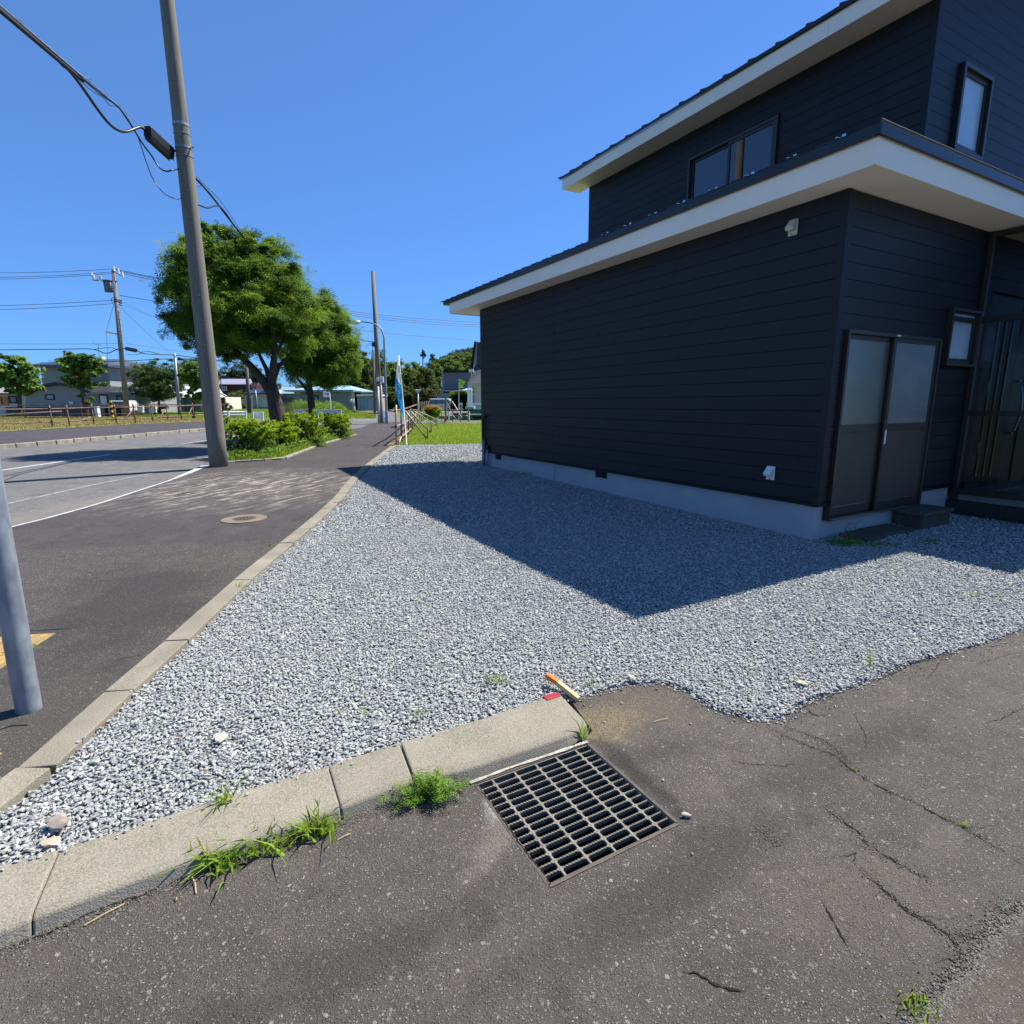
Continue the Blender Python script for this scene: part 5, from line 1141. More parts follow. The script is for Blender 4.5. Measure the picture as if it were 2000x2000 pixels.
# ================================================================== POLES AND CABLES
def band(mb,c,r,h_=.03,n=16): 
    mb.tube([c-Vector((0,0,h_/2)),c+Vector((0,0,h_/2))],r,n); return mb
base=G(428,911.5); topv=W(320,-40,base.y)
ax=W(326,0,base.y)
lean=Vector(((ax.x-base.x)*.0,0,0))
up_=thing('utility_pole','tall tapered concrete utility pole at the roadside standing before the large rowan tree','utility pole',base)
PH=11.5; r0_,r1_=.185,.105
tx=(ax.x-base.x)/(ax.z-base.z)    # slight lean of the pole
def pax(z): return Vector((base.x+tx*(z-base.z),base.y,z))
MB().tube([pax(base.z-.3+PH*i/12) for i in range(13)],[r0_+(r1_-r0_)*i/12 for i in range(13)],28).build('shaft',M_pole,up_,smooth=True)
def rad(z): return r0_+(r1_-r0_)*(z-base.z)/PH
M_streak=mat('pale_streak',(.24,.23,.20),.85,var=(.2,.19,.16),vs=20)
for (u,v) in ((325.5,52),(339,164),(351.5,272),(358,326),(363.5,378),(369,429),(375.5,481),(381,531),(387.3,580),(392,628),(397.5,675),(402.5,722),(407.5,768)):
    c=pax(W(u,v,base.y).z); d=(Vector((0,0,c.z))-c); d.z=0; d=d.normalized(); x_=Vector((d.y,-d.x,0)); off=(W(u,v,base.y).x-c.x); d2_=(d*.93+Vector((-1,0,0))*max(-.6,min(.6,-off/rad(c.z)))*.5).normalized()
    s_=c+d2_*rad(c.z)*.97; MB().tube([s_,s_+d2_*.022+Vector((.012,0,-.012))],[.014,.008],7).build('step_bolt_socket',M_iron,up_)
    a_=c+d2_*(rad(c.z)+.0015)-Vector((0,0,.03)); n_=Vector((d2_.y,-d2_.x,0))*.007; b2=a_-Vector((0,0,.22)); MB().add([a_-n_,a_+n_,b2+n_*.5,b2-n_*.5],[(0,1,2,3)]).build('lime_streak',M_streak,up_)

zb=W(345,292,base.y).z
for z,h_ in ((zb+.42,.05),(zb+.26,.012),(zb+.02,.035),(zb-.13,.012)):
    band(MB(),pax(z),rad(z)+.006,h_,20).build('steel_band',M_galv,up_)
MB().tube([pax(zb+.02)+Vector((rad(zb),-.02,0)),pax(zb+.02)+Vector((rad(zb)+.09,-.03,0))],.012,6).build('band_bolt',M_galv,up_)
MB().tube([pax(zb-.02)+Vector((-rad(zb),0,0)),pax(zb-.06)+Vector((-rad(zb)-.12,-.03,-.0))],.02,6).build('cable_bracket',M_wireb,up_)
# black joint box
A=W(288,258,base.y-.75); B_=W(334,300,base.y-.12)
jb=thing('cable_joint_box','black ribbed cable splice box hanging from the bundle beside the concrete pole','splice box',(A+B_)/2)
def bar_oct(a,b,w_,h_,cut=.3):
    d=(b-a).normalized(); x=d.cross(Vector((0,0,1))).normalized(); y=x.cross(d).normalized(); mb=MB(); P=[(-1,-1+cut*2),(-1+cut,-1),(1-cut,-1),(1,-1+cut*2),(1,1-cut),(1-cut,1),(-1+cut,1),(-1,1-cut)]
    V=[a+x*p*w_+y*q_*h_ for p,q_ in P]+[b+x*p*w_+y*q_*h_ for p,q_ in P]; n=8
    return mb.add(V,[tuple(range(n))[::-1],tuple(range(n,2*n))]+[(i,(i+1)%n,(i+1)%n+n,i+n) for i in range(n)])
bar_oct(A,B_,.075,.115).build('housing',mat('black_plastic',(.012,.012,.014),.45),jb,bevel=.01)
dd=(B_-A).normalized(); x_=dd.cross(Vector((0,0,1))).normalized()
for s_ in (-.045,.045): o_=x_*s_+Vector((0,0,-.118)); MB().tube([A+o_,B_+o_],.01,5).build('clamp_rib',M_wireb,jb)
# bundle coming from the pole behind the viewer
far0=Vector((-5.2,-9,6.6)); mid0=W(-10,45,6.9); end0=pax(zb)+Vector((-rad(zb),-.02,0))
def spline(pts,n=8):
    pts=[Vector(p) for p in pts]; out=[]; P=[pts[0]*2-pts[1]]+pts+[pts[-1]*2-pts[-2]]
    for i in range(1,len(P)-2):
        for k in range(n):
            t=k/n; a,b,c,d=P[i-1],P[i],P[i+1],P[i+2]
            out.append(.5*((2*b)+(c-a)*t+(2*a-5*b+4*c-d)*t*t+(-a+3*b-3*c+d)*t**3))
    out.append(pts[-1]); return out
yb=base.y
cb=thing('cable_bundle','thick twisted black cable bundle descending from the upper left to the concrete pole','cable',end0)
def cpath(L): return [far0]+[W(u,v,y) for u,v,y in L]
# messenger wire, main cable, lower cable, drop cable, wrapping wire
def bundle(px,extra,z0,r,m,nm,endp=None,n=5,sm=True):
    L=[far0+Vector((0,0,z0))]
    for x,yv in px: u=x/3.864; L.append(W(u,yv/3.864,6.7+(yb-.5-6.7)*min(1,max(0,u)/300)**.9))
    L+=extra; MB().tube(spline(L,n),r,7).build(nm,m,cb,smooth=sm)
bundle([(0,38),(120,150),(280,285),(420,405),(560,525),(670,605),(790,715),(890,795),(1060,945),(1140,1000)],[],0,.006,M_galv,'messenger_wire')
bundle([(0,80),(75,140),(150,205),(240,285),(330,360),(430,440),(510,520),(570,590),(650,700),(740,830),(830,940),(900,985),(960,992),(1020,970),(1060,960),(1100,985),(1135,1000)],[],-.1,.023,M_wireb,'main_cable')
bundle([(0,62),(130,158),(280,295),(420,428),(540,528),(660,620),(790,725),(890,805),(960,900),(1030,1010),(1080,1090),(1140,1170),(1200,1260),(1250,1292),(1300,1285)],[W(349,330,yb-.1)],-.05,.014,M_wireb,'lower_cable')
bundle([(0,95),(90,170),(250,300),(400,432),(530,540),(620,600),(760,715),(880,800),(960,890),(1035,1020),(1070,1120),(1110,1240),(1160,1360),(1240,1460),(1330,1502)],[W(354,387,yb-.1)],-.15,.008,M_wireb,'drop_cable')
bundle([(0,50),(60,110),(140,150),(230,250),(330,350),(450,480),(490,515),(560,540),(640,640),(700,690),(780,740),(830,795),(890,800)],[],-.12,.006,M_wireb,'wrap_wire')
for x,yv in ((105,150),(265,288),(420,408),(545,530),(670,608),(790,718),(892,800)):
    u=x/3.864; c=W(u,yv/3.864,6.7+(yb-.5-6.7)*(u/300)**.9); MB().tube([c+Vector((.045*math.cos(t),.01*math.sin(t),.022*math.sin(t))) for t in np.linspace(0,6.28,12)],.003,4).build('cable_ring',M_galv,cb)
# span on towards the second pole
P2=G(744,826,0)
cb2=thing('cable_bundle','black cable bundle running from the concrete pole past the rowan crowns to the second pole','cable',end0)
e2=W(731,668,P2.y)
s0=W(384,350,yb)
mids=[W(384,350,yb+.1),W(415,385,13.2),W(470,455,15.6),W(530,517,18.5),W(600,588,22),W(660,640,26),W(700,662,29),e2]
MB().tube(spline(mids,5),.022,7).build('main_cable',M_wireb,cb2,smooth=True)
MB().tube(spline([W(388,400,yb+.1),W(405,406,12.4),W(425,402,13.2),W(440,415,13.9),W(475,463,15.8),W(530,520,18.6)],6),.016,7).build('lower_cable',M_wireb,cb2,smooth=True)
MB().tube(spline([W(384,345,yb+.1),W(400,362,12.4),W(430,392,13.4),W(470,450,15.6)],5),.006,6).build('messenger_wire',M_wireb,cb2)
MB().tube(spline([W(386,365,yb+.1),W(396,364,12.3),W(410,378,12.8),W(425,398,13.3)],5),.007,6).build('drop_cable',M_wireb,cb2)
# second concrete pole with conduits and meter box
sp=thing('utility_pole','distant bare concrete pole with white conduits beside the arched street lamp','utility pole',P2)
ptop=W(728,530,P2.y)
MB().tube([P2-Vector((0,0,.2)),ptop],[.165,.095],18).build('shaft',M_pole,sp,smooth=True)
k2=P2.y/F_PX
for (u0,v0,u1,v1,r_) in ((741.5,826,738,755,.055),(748,824,743.5,735,.035),(752.8,826,751.5,812,.04)):
    MB().tube([W(u0,v0,P2.y-.2),W(u1,v1,P2.y-.2)],r_,10).build('conduit',M_plastic,sp,smooth=True)
c=W(746.5,747,P2.y-.2); MB().obox(c,.16,.12,.32).build('meter_box',M_plastic,sp,bevel=.01)
c=W(738,745,P2.y-.22); MB().obox(c,.13,.08,.22).build('meter_box',M_plastic,sp,bevel=.01)
c=W(731,673,P2.y-.15); band(MB(),c,.15,.2,10).build('cable_bracket',M_wireb,sp)
MB().tube(spline([W(729,675,P2.y-.3),W(726,690,P2.y-.3),W(725,704,P2.y-.3),W(716,722,P2.y-.6)],4),.014,5).build('drop_cable',M_wireb,sp)
# street lamp
lb_=G(755.5,827); lmp=thing('street_lamp','blue grey steel street lamp whose arched arm reaches left past the second pole','street lamp',lb_)
Pp=[(756,827),(755.5,815),(754.5,800),(752.5,740),(751,690),(750,660),(746,645),(738,636),(725,630.5),(710,628.5),(703,629)]
MB().tube([W(u,v,lb_.y) for u,v in Pp],[.10,.10,.07,.06,.055,.05,.045,.04,.038,.035,.03],12).build('pole',M_galv,lmp,smooth=True)
MB().tube([W(704,629,lb_.y),W(700,629.5,lb_.y),W(694,630.5,lb_.y),W(687,629,lb_.y),W(684,627.5,lb_.y)],[.05,.11,.14,.10,.03],12).build('lamp_head',M_plastic,lmp,smooth=True)
MB().obox(W(756,826,lb_.y-.1),.16,.16,.62).build('base_cover',mat('blue_grey_paint',(.25,.32,.42),.5),lmp,bevel=.01)
MB().tube([W(755,735,lb_.y-.1),W(759,733,lb_.y-.1),W(762,727,lb_.y-.1)],.02,6).build('side_bracket',M_plastic,lmp)
# near galvanised post at the left edge
mb_=G(57,1386,.01); o=thing('steel_post','galvanised grey steel sign post standing on the near sidewalk at the left edge','post',mb_)
axm=W(-22,940,mb_.y); dirm=(axm-mb_).normalized()
MB().tube([mb_-dirm*.1,mb_+dirm*.02,mb_+dirm*1.2,mb_+dirm*3.6],.0485,32).build('tube',M_galv,o,smooth=True)
MB().tube([mb_+dirm*3.6,mb_+dirm*3.64],[.05,.02],16).build('end_cap',M_galv,o,smooth=True)
# transformer pole across the road
tb=GY(249,41); tp_=thing('utility_pole','slim utility pole carrying a grey transformer and crossarms beyond the road','utility pole',tb)
tt=W(221,526,41)
def tax(v): f=(815-v)/(815-526); q_=tb.lerp(tt,f); return q_
MB().tube([tb-Vector((0,0,.3)),tt],[.19,.11],14).build('shaft',M_pole,tp_,smooth=True)
MB().tube([W(181.5,547,41),W(228,549,41)],.045,6).build('crossarm',M_wireb,tp_)
MB().tube([W(222,530,41),W(239,539,40)],.04,6).build('crossarm',M_galv,tp_)
MB().tube([W(205.5,553,40.8),W(207,560,40.8),W(212,570,40.8)],[.30,.30,.28],14).build('transformer',mat('transformer_grey',(.10,.12,.14),.5),tp_,smooth=False) if False else None
c=W(212.5,570.5,40.8); MB().tube([c,c+Vector((0,0,.70))],[.235,.26],16).build('transformer',mat('transformer_grey',(.09,.11,.13),.5),tp_,smooth=True)
MB().tube([c+Vector((0,0,.70)),c+Vector((0,0,.76))],.30,16).build('transformer_lid',mat('transformer_lid',(.05,.06,.07),.5),tp_)
for v in (564,569): MB().tube([W(217,v,40.9),W(228,v+1,41)],.04,6).build('hanger',M_wireb,tp_)
for (u,v) in ((179,536),(183,541),(194,543),(197,544),(222,524),(231,529),(239,535)):
    c=W(u,v,40.9); MB().tube([c+Vector((0,0,.15)),c-Vector((0,0,.18))],[.05,.075],8).build('insulator',M_plastic,tp_)
MB().tube([W(207,648,41),W(238,654.5,41)],.06,6).build('stay_bracket',mat('pinkish_steel',(.45,.36,.33),.6),tp_)
MB().tube([W(247,681,40.7),W(265,684.5,40.2)],[.13,.13],8).build('cable_splice',M_wireb,tp_)
for v in (585,588,591,595): 
    MB().tube([W(222 if v<590 else 232,v,40.8),W(238,v+2,40.7)],.035,5).build('insulator_arm',M_wireb,tp_)
MB().tube([W(222+5*math.cos(t),586+5*math.sin(t),40.8) for t in np.linspace(0,6.28,14)],.02,5).build('cable_loop',M_wireb,tp_)
for v in range(600,690,12): MB().tube([W(233+(v-600)*.105,v,40.8),W(231+(v-600)*.105-3,v-1,40.8)],.018,4).build('step_bolt',M_iron,tp_)
# overhead wires (each its own)
g_='overhead wires strung across the street'
def ow_(u0,v0,y0,u1,v1,y1,sag,r,lb): wire('overhead_wire',W(u0,v0,y0),W(u1,v1,y1),sag,r,M_wireg,lb,g_)
ow_(-120,531,43,221,525,41,.15,.018,'top left power wire running from the transformer pole crown to the left')
ow_(-120,541,43,221,531,41,.15,.018,'second left power wire just below the top one at the transformer pole')
ow_(-120,545,43,221,534,41,.15,.018,'third left power wire from the transformer pole crown')
ow_(221,525,41,1250,612,75,2.2,.022,'top right power wire sloping from the transformer pole behind the rowans')
ow_(231,529,41,1250,618,75,2.2,.022,'middle right power wire sloping from the transformer pole')
ow_(239,534,41,1250,622,75,2.2,.022,'lower right power wire sloping from the transformer pole')
ow_(-120,599,43,222,586,41,.1,.02,'low voltage wire left of the transformer pole, upper')
ow_(-120,607,43,222,593,41,.1,.02,'low voltage wire left of the transformer pole, lower')
ow_(234,577,41,1250,662,78,1.5,.020,'wire leaving the transformer pole to the right below the transformer')
ow_(241,590,41,430,665,60,.3,.012,'thin service wire descending right from the transformer pole, upper')
ow_(243,597,41,400,640,55,.3,.012,'thin service wire descending right from the transformer pole, middle')
ow_(237,602,41,345,700,52,.1,.012,'thin service wire running steeply down behind the cherry tree')
ow_(-120,670,43,238,671,41,.05,.013,'single thin wire left of the transformer pole above the grey house')
ow_(247,671,41,520,695,64,.3,.013,'single thin wire right of the transformer pole above the cherry tree')
ow_(222,594,41,208,647,41,0,.012,'steep stay wire down to the bracket on the transformer pole')
ow_(208,650,41,214,800,41,0,.012,'vertical stay wire dropping from the bracket to the ground')
mb=MB(); 
o=thing('cable_bundle','black phone cable strung left to right along the far roadside through the transformer pole','cable',W(248,683,41))
MB().tube(spline([W(-120,685,43),W(0,683.5,42),W(120,682,41.5),W(180,682,41.2),W(208,690,41),W(232,681,41),W(248,681,41)],6),.03,6).build('main_cable',M_wireb,o)
MB().tube(spline([W(185,682,41.2),W(216,679,41),W(236,687,41)],5),.02,6).build('slack_loop',M_wireb,o)
MB().tube(spline([W(265,684,40.5),W(280,690,42),W(300,692,43),W(345,694,46),W(400,701,52),W(480,709,64)],6),.032,6).build('main_cable',M_wireb,o)
MB().tube(spline([W(249,692,41),W(268,692,41.5),W(285,686,42),W(310,691,44)],5),.022,6).build('slack_loop',M_wireb,o)
MB().tube(spline([W(150,708,50),W(245,705,48),W(340,701,47),W(420,705,54),W(480,709,64)],6),.03,6).build('second_cable',M_wireb,o)
MB().tube([W(349,701,47),W(357,702,47.5)],[.14,.1],7).build('cable_splice',M_wireb,o)
# thin steel pole by the cherry tree, thin wood pole, leaning old pole
b=GY(351,46); o=thing('utility_pole','thin pale steel pole in front of the cherry tree across the road','utility pole',b); MB().tube([b,W(341,690,46)],[.14,.09],10).build('shaft',M_galv,o,smooth=True)
b=GY(732,46); o=thing('wood_pole','slender dark wooden pole beside the pale corrugated shed','pole',b); MB().tube([b,W(729,684,46)],[.11,.09],8).build('shaft',M_wood,o,smooth=True)
b=GY(487,48); o=thing('wood_pole','old leaning wooden pole directly left of the red stop sign','pole',b); MB().tube([b,W(481,700,48)],[.18,.11],10).build('shaft',M_wood,o,smooth=True)
MB().tube([W(484,706,48),W(493,709,48)],.03,5).build('wire_hook',M_wireb,o)
b=GY(125,62); o=thing('wood_pole','short dark pole with a small crossarm rising behind the grey house roof','pole',b); MB().tube([b,W(126,684,62)],.09,8).build('shaft',M_wood,o); MB().tube([W(121,687,62),W(131,687,62)],.05,5).build('crossarm',M_wood,o); MB().tube([W(130,687,62),W(136,694,62)],.03,5).build('brace',M_wood,o)

# ================================================================== SIGNS, BANNERS
M_signred=mat('sign_red',(.45,.012,.03),.45); M_signw=mat('sign_white',(.72,.73,.74),.5); M_signgrey=mat('sign_back_grey',(.40,.43,.46),.5,metal=.3)
def text_mesh(s,loc,size,m,parent,name='lettering',rot=(math.pi/2,0,0),sx=1,extr=.004,vertical=False):
    cu=bpy.data.curves.new(name,'FONT'); cu.body=s; cu.size=size; cu.extrude=extr; cu.align_x='CENTER'; cu.align_y='CENTER'
    t=bpy.data.objects.new('tmp',cu); COL.objects.link(t); bpy.context.view_layer.update()
    me=bpy.data.meshes.new_from_object(t.evaluated_get(bpy.context.evaluated_depsgraph_get())); bpy.data.objects.remove(t)
    Mx=Matrix.Translation(loc)@Matrix.Rotation(rot[2],4,'Z')@Matrix.Rotation(rot[0],4,'X')@Matrix.Diagonal((sx,1,1,1)); me.transform(Mx)
    me.materials.clear(); me.materials.append(m); o=bpy.data.objects.new(name,me); COL.objects.link(o); setpar(o,parent); return o
y=48; b=GY(505,y); st=thing('stop_sign','red inverted triangle stop sign with white lettering on a slim grey post','road sign',b)
MB().tube([b,W(499,762,y)],.035,8).build('post',M_signgrey,st,smooth=True)
TL,TR,BT=W(489,748,y-.05),W(506,748,y-.05),W(498.5,763.5,y-.05)
cN=(TL+TR+BT)/3
def rtri(a,b,c,f,n=4):
    P=[]; 
    for p,q1,q2 in ((a,c,b),(b,a,c),(c,b,a)):
        for k in range(n+1):
            t=k/n; P.append(p.lerp(p.lerp(q1,f),1-t).lerp(p.lerp(q2,f),t) if 0 else p.lerp(q1,f)*(1-t)**2+p*2*t*(1-t)+p.lerp(q2,f)*t*t)
    return P
P=rtri(TL,TR,BT,.12); MB().prism(P,(0,1,0),.03).build('panel',M_signw,st)
P=[cN+(p-cN)*.9+Vector((0,-.004,0)) for p in P]; MB().prism(P,(0,-1,0),.004).build('red_face',M_signred,st)
text_mesh('止まれ',W(498,752.6,y-.075),.235,M_signw,st)
y=40; b=GY(647,y); st=thing('arrow_sign','white rectangular sign with a red right arrow on a white bent post','road sign',b)
MB().tube(spline([W(641,802,y),W(645,802,y),W(646,799,y),W(644.5,776,y),W(643,764,y),W(642.5,758,y)],4),.035,7).build('post',M_signw,st,smooth=True)
c=W(638,775.5,y-.06); MB().obox(c,.47,.02,.42).build('panel',M_signw,st,bevel=.004)
a0=W(630,769.5,y-.075);a1=W(645,769.5,y-.075); k=y/F_PX
sh=[(-.22,-.03),(.0,-.03),(.0,-.07),(.19,0),(.0,.07),(.0,.03),(-.22,.03)]; cc=W(639.5,769.5,y-.075); MB().prism([cc+Vector((x,0,z)) for x,z in sh],(0,-1,0),.004).build('arrow',M_signred,st)
y=44; b=GY(817,y,-.1); st=thing('sign_back','grey reverse side of an inverted triangle road sign on a pale post','road sign',b)
MB().tube([b,W(816.5,767,y)],.045,8).build('post',M_signw,st,smooth=True)
MB().prism(rtri(W(810,760.5,y),W(823,760.5,y),W(816.3,770.5,y),.1),(0,1,0),.02).build('panel',M_signgrey,st); MB().tube([W(811,761.5,y-.03),W(822,761.5,y-.03)],.02,5).build('stiffener',M_signw,st)
# blue and white feather banner
y=18.6; b=GY(785,y); bn=thing('banner_flag','tall blue and white nobori banner with white characters on a thin pole at the fence','banner',b)
MB().tube(spline([W(795,876,16.9),W(791.5,835,17.4),W(787,780,18),W(782,730,18.3),W(779,694,18.5)],5),.016,6).build('pole',M_plastic,bn,smooth=True)
for (u0,v0,u1,v1) in ((779,727.5,782.2,727.3),(781,758.5,785.5,758.3)): MB().tube([W(u0,v0,18.1),W(u1,v1,18.1)],.014,5).build('sleeve_loop',M_plastic,bn)
Lb=[(778.6,694),(777,703),(775.5,714),(774,728),(772,740),(771.5,752),(773,764),(776,778),(779,790),(782,800),(784.5,808),(785,814),(787,817)]
Rb=[(779.4,694),(780.4,703),(781,714),(780.6,728),(781,740),(783,752),(784.8,764),(786.5,778),(788,790),(788.3,800),(787.7,806),(789.5,812),(789,815.5)]
V=[];n_=len(Lb); mb=MB(); mb2=MB()
yy=lambda i,e: 18.1-.9*i/n_+.10*math.sin(i*1.1+e*1.5)
Lp=[W(u,v,yy(i,0)) for i,(u,v) in enumerate(Lb)]; Rp=[W(u,v,yy(i,1)) for i,(u,v) in enumerate(Rb)]; Mp=[l.lerp(r_,.5)+Vector((0,-.06*math.sin(i*.9),0)) for i,(l,r_) in enumerate(zip(Lp,Rp))]
def clothq(mb,i0,i1,cols):
    for i in range(i0,i1):
        for A_,B2 in cols: mb.add([A_[i],B2[i],B2[i+1],A_[i+1]],[(0,1,2,3)])
clothq(mb,0,3,((Lp,Mp),(Mp,Rp))); clothq(mb,3,4,((Mp,Rp),)); 
mb.add([Mp[4],Rp[4],Rp[5],Mp[4].lerp(Mp[5],.3)],[(0,1,2,3)]); mb.add([Mp[3],Mp[4],Lp[4].lerp(Mp[4],.5),Lp[3]],[(0,1,2,3)])
mb.build('white_cloth',mat('banner_white',(.78,.79,.8),.7,trans=.3),bn,smooth=True)
M_bblue=mat('banner_blue',(.02,.36,.74),.6,trans=.3)
clothq(mb2,5,n_-1,((Lp,Mp),(Mp,Rp))); mb2.add([Lp[3],Lp[4].lerp(Mp[4],.5),Lp[4]],[(0,1,2)]); mb2.add([Lp[4],Lp[4].lerp(Mp[4],.5),Mp[4],Mp[4].lerp(Mp[5],.3),Mp[5],Lp[5]],[(0,1,2,3,4,5)]); mb2.add([Mp[4].lerp(Mp[5],.3),Rp[5],Mp[5]],[(0,1,2)])
mb2.build('blue_cloth',M_bblue,bn,smooth=True)
for ch,u,v,sz in (('つ',777,754,.15),('ル',779.5,767,.13),('｜',779.5,775.5,.07),('つ',782.5,785,.14)): text_mesh(ch,W(u,v,17.15),sz,M_signw,bn,name='lettering',sx=.75)
# lime flag
y=36; b=GY(896,y); fl=thing('lime_flag','small lime green flag with dark print on a pole before the dark hedge','flag',b)
MB().tube([b,W(896.5,740,y)],.022,6).build('pole',M_signw,fl)
P=[W(896,740,y),W(902,742.5,y+.05),W(909,745.5,y-.03),W(906,750,y+.03),W(903,753.5,y),W(906,757.5,y-.02),W(900,757.5,y+.03),W(896,756.5,y)]
MB().prism(P,(0,1,0),.006).build('cloth',mat('lime_cloth',(.55,.80,.06),.7,trans=.3),fl)
M_dg=mat('dark_green_print',(.01,.12,.03),.7)
text_mesh('NEW',W(901,745.5,y-.06),.16,M_dg,fl); 
cc=W(900.5,751,y-.06); MB().prism([cc+Vector((x,0,z)) for x,z in ((-.06,-.08),(.0,-.03),(.07,.03),(.08,.10),(.0,.06),(-.06,-.01))],(0,-1,0),.004).build('leaf_emblem',M_dg,fl)

# ================================================================== PIPE FENCE ALONG THE SIDEWALK
pf=thing('pipe_fence','rusty scaffold pipe fence with diagonal braces between the sidewalk and the lawn','fence',G(774,870))
posts=[(774,870,791),(784,862,799),(791.5,857,801),(798,850,801),(802.5,845,802),(806,840,803),(810,834,803),(815,828,803)]
pp_=[]
for i,(u,v,vt) in enumerate(posts):
    b=G(u,v); t_=W(u-(0.6 if i==0 else .3),vt,b.y); pp_.append((b,t_)); MB().tube([b-Vector((0,0,.05)),t_],.031,9).build('post',M_pipe if i==0 else M_rusty,pf,smooth=True)
for i in range(6):
    y=31+i*1.5; b=GY(820+i*3.4,y*1.0); MB().tube([b,b+Vector((0,0,1.15))],.028,7).build('post',M_rusty,pf,smooth=True)
tops=[b+Vector((.0,0,1.03)) for b,_ in pp_]; mids_=[b+Vector((0,0,.56)) for b,_ in pp_]
MB().tube([tops[0]+Vector((-.12,-.3,.02))]+tops,.030,8).build('top_rail',M_rusty,pf,smooth=True)
MB().tube([mids_[0]+Vector((-.1,-.1,-.02))]+mids_,.030,8).build('middle_rail',M_pipe,pf,smooth=True)
lo=[b+Vector((0,0,.16)) for b,_ in pp_[1:5]]; MB().tube([G(779,866)]+lo,.030,8).build('lower_rail',M_pipe,pf,smooth=True)
for b,t_ in pp_[:5]:
    for h_ in (1.03,.56): c=b+Vector((0,0,h_)); MB().obox(c+Vector((0,0,-.035)),.075,.085,.07,.3).build('clamp',M_iron,pf)
for (u0,v0,i,u1,v1) in ((792,804,1,833.6,857),(802,804,3,841,845),(810,804.5,5,853,831),(818,804,6,868.5,826),(826,803,7,850,823)):
    e=G(u1,v1,.02); s_=W(u0,v0,min(max(pp_[i][0].y,17),32)); MB().tube([s_,e],.030,8).build('brace',M_pipe,pf,smooth=True)
    st_=e+(s_-e)*.06; MB().tube([Vector((st_.x+.05,st_.y,e.z-.1)),Vector((st_.x+.09,st_.y,e.z+.42))],.024,7).build('stake',M_rusty,pf,smooth=True)
# cross fence at the end of the lawn
pf2=thing('pipe_fence','rusty pipe fence crossing the far end of the lawn before the white guardrail','fence',GY(860,33.5))
for u,v0,v1 in ((848,804,826),(862.6,803,827),(870.5,777,815),(884,803,816),(899,803,816),(915,800,814)):
    b=GY(u,33); MB().tube([b,W(u,v0,33)],.03 if u!=870.5 else .05,7).build('post',M_rusty,pf2)
MB().tube([W(845,802,33),W(905,801.5,33)],.03,7).build('top_rail',M_rusty,pf2); MB().tube([W(860,800.3,34),W(906,800,34)],.03,7).build('top_rail',M_rusty,pf2)
MB().tube([W(884,812,33),W(910,812,33)],.03,7).build('middle_rail',M_rusty,pf2)
MB().tube([W(871,784,33),W(881,803,33),W(895,803,33),W(883,784,33.6)],.03,7).build('brace',M_pipe,pf2)
MB().tube([W(881,806,33),W(889,817,32)],.028,7).build('brace',M_pipe,pf2); MB().tube([W(896,806,33),W(902,816,32)],.028,7).build('brace',M_pipe,pf2)
# white guardrail beyond the lawn
gr_=thing('guardrail','low white pipe guardrail behind the lawn near the parked van','guardrail',GY(880,35.5))
for v,r_ in ((805.5,.045),(812,.03)): MB().tube([W(845,v,35.5),W(916,v,35.5)],r_,8).build('rail',M_signw,gr_)
for u in (877,915.5): MB().tube([GY(u,35.4),W(u,803.5,35.4)],.06,8).build('post',M_signw,gr_)
for v in (809,): MB().tube([W(917,v,35.8),W(960,v,35.8)],.04,8).build('rail',M_signw,gr_)
# shrub with orange tips in the lawn corner
sb=thing('shrub','bright green shrub with orange red new growth by the fence end of the lawn','shrub',GY(843,31.5))
foliage('foliage',[lobe_px(843,806,14,13,31.5),lobe_px(836,803,8,9,31.4),lobe_px(850,803,9,9,31.3)],1800,.07,T_spray(6,2),M_azalea,sb,clumps=60,cl=.25,shell=.6,seed=61)
foliage('new_growth',[lobe_px(838,798,7,5,31.3),lobe_px(848,796,9,4,31.3)],260,.07,T_spray(5,2),leafmat('orange_leaf',(.45,.10,.02),(.6,.25,.04)),sb,clumps=18,cl=.3,seed=62)

# ================================================================== PIPE FENCE ACROSS THE ROAD
ff=thing('pipe_fence','long rusty brown pipe fence with clamped braces on the dry verge across the road','fence',G(103,834.5,.09))
fpx=[(-260,846,.0),(-60,840,0),(103,834.5,0),(136,832.5,0),(184,829,0),(228,828.4,0),(265,826,0),(298.6,824,0),(328,822,0),(355,820.5,0),(379,818.5,0),(402,817,0),(432,815.5,0)]
FP=[G(u,v,.09) for u,v,_ in fpx]
for b in FP: MB().tube([b-Vector((0,0,.05)),b+Vector((0,0,1.02))],.03,8).build('post',M_rusty,ff,smooth=True)
MB().tube([b+Vector((0,0,.86)) for b in FP],.027,8).build('top_rail',M_rusty,ff,smooth=True)
MB().tube([b+Vector((0,0,.24)) for b in FP],.027,8).build('lower_rail',M_rusty,ff,smooth=True)
MB().tube([W(-40,812,FP[2].y-.15),W(120,803.5,FP[2].y-.15)],.03,8).build('loose_pipe',M_pipe,ff,smooth=True,label='pale worn pipe lashed along the top rail')
for i in range(2,len(FP)):
    for h_ in (.86,.24): MB().obox(FP[i]+Vector((0,0,h_-.04)),.10,.10,.08,.2).build('clamp',M_iron,ff)
for i in (3,5,7,9):
    a=FP[i]+Vector((.25,.25,.22)); b=FP[i+1]+Vector((-.05,0,.72 if i>4 else .40)); MB().tube([a,b],.027,7).build('brace',M_rusty,ff,smooth=True)
ff2=thing('pipe_fence','second rusty pipe fence running parallel behind the long brown one','fence',GY(150,39))
for u in (-60,0,50,108,162,215,262,305,350,400,440):
    b=GY(u,39,.05); MB().tube([b,b+Vector((0,0,1.0))],.03,7).build('post',M_rusty,ff2)
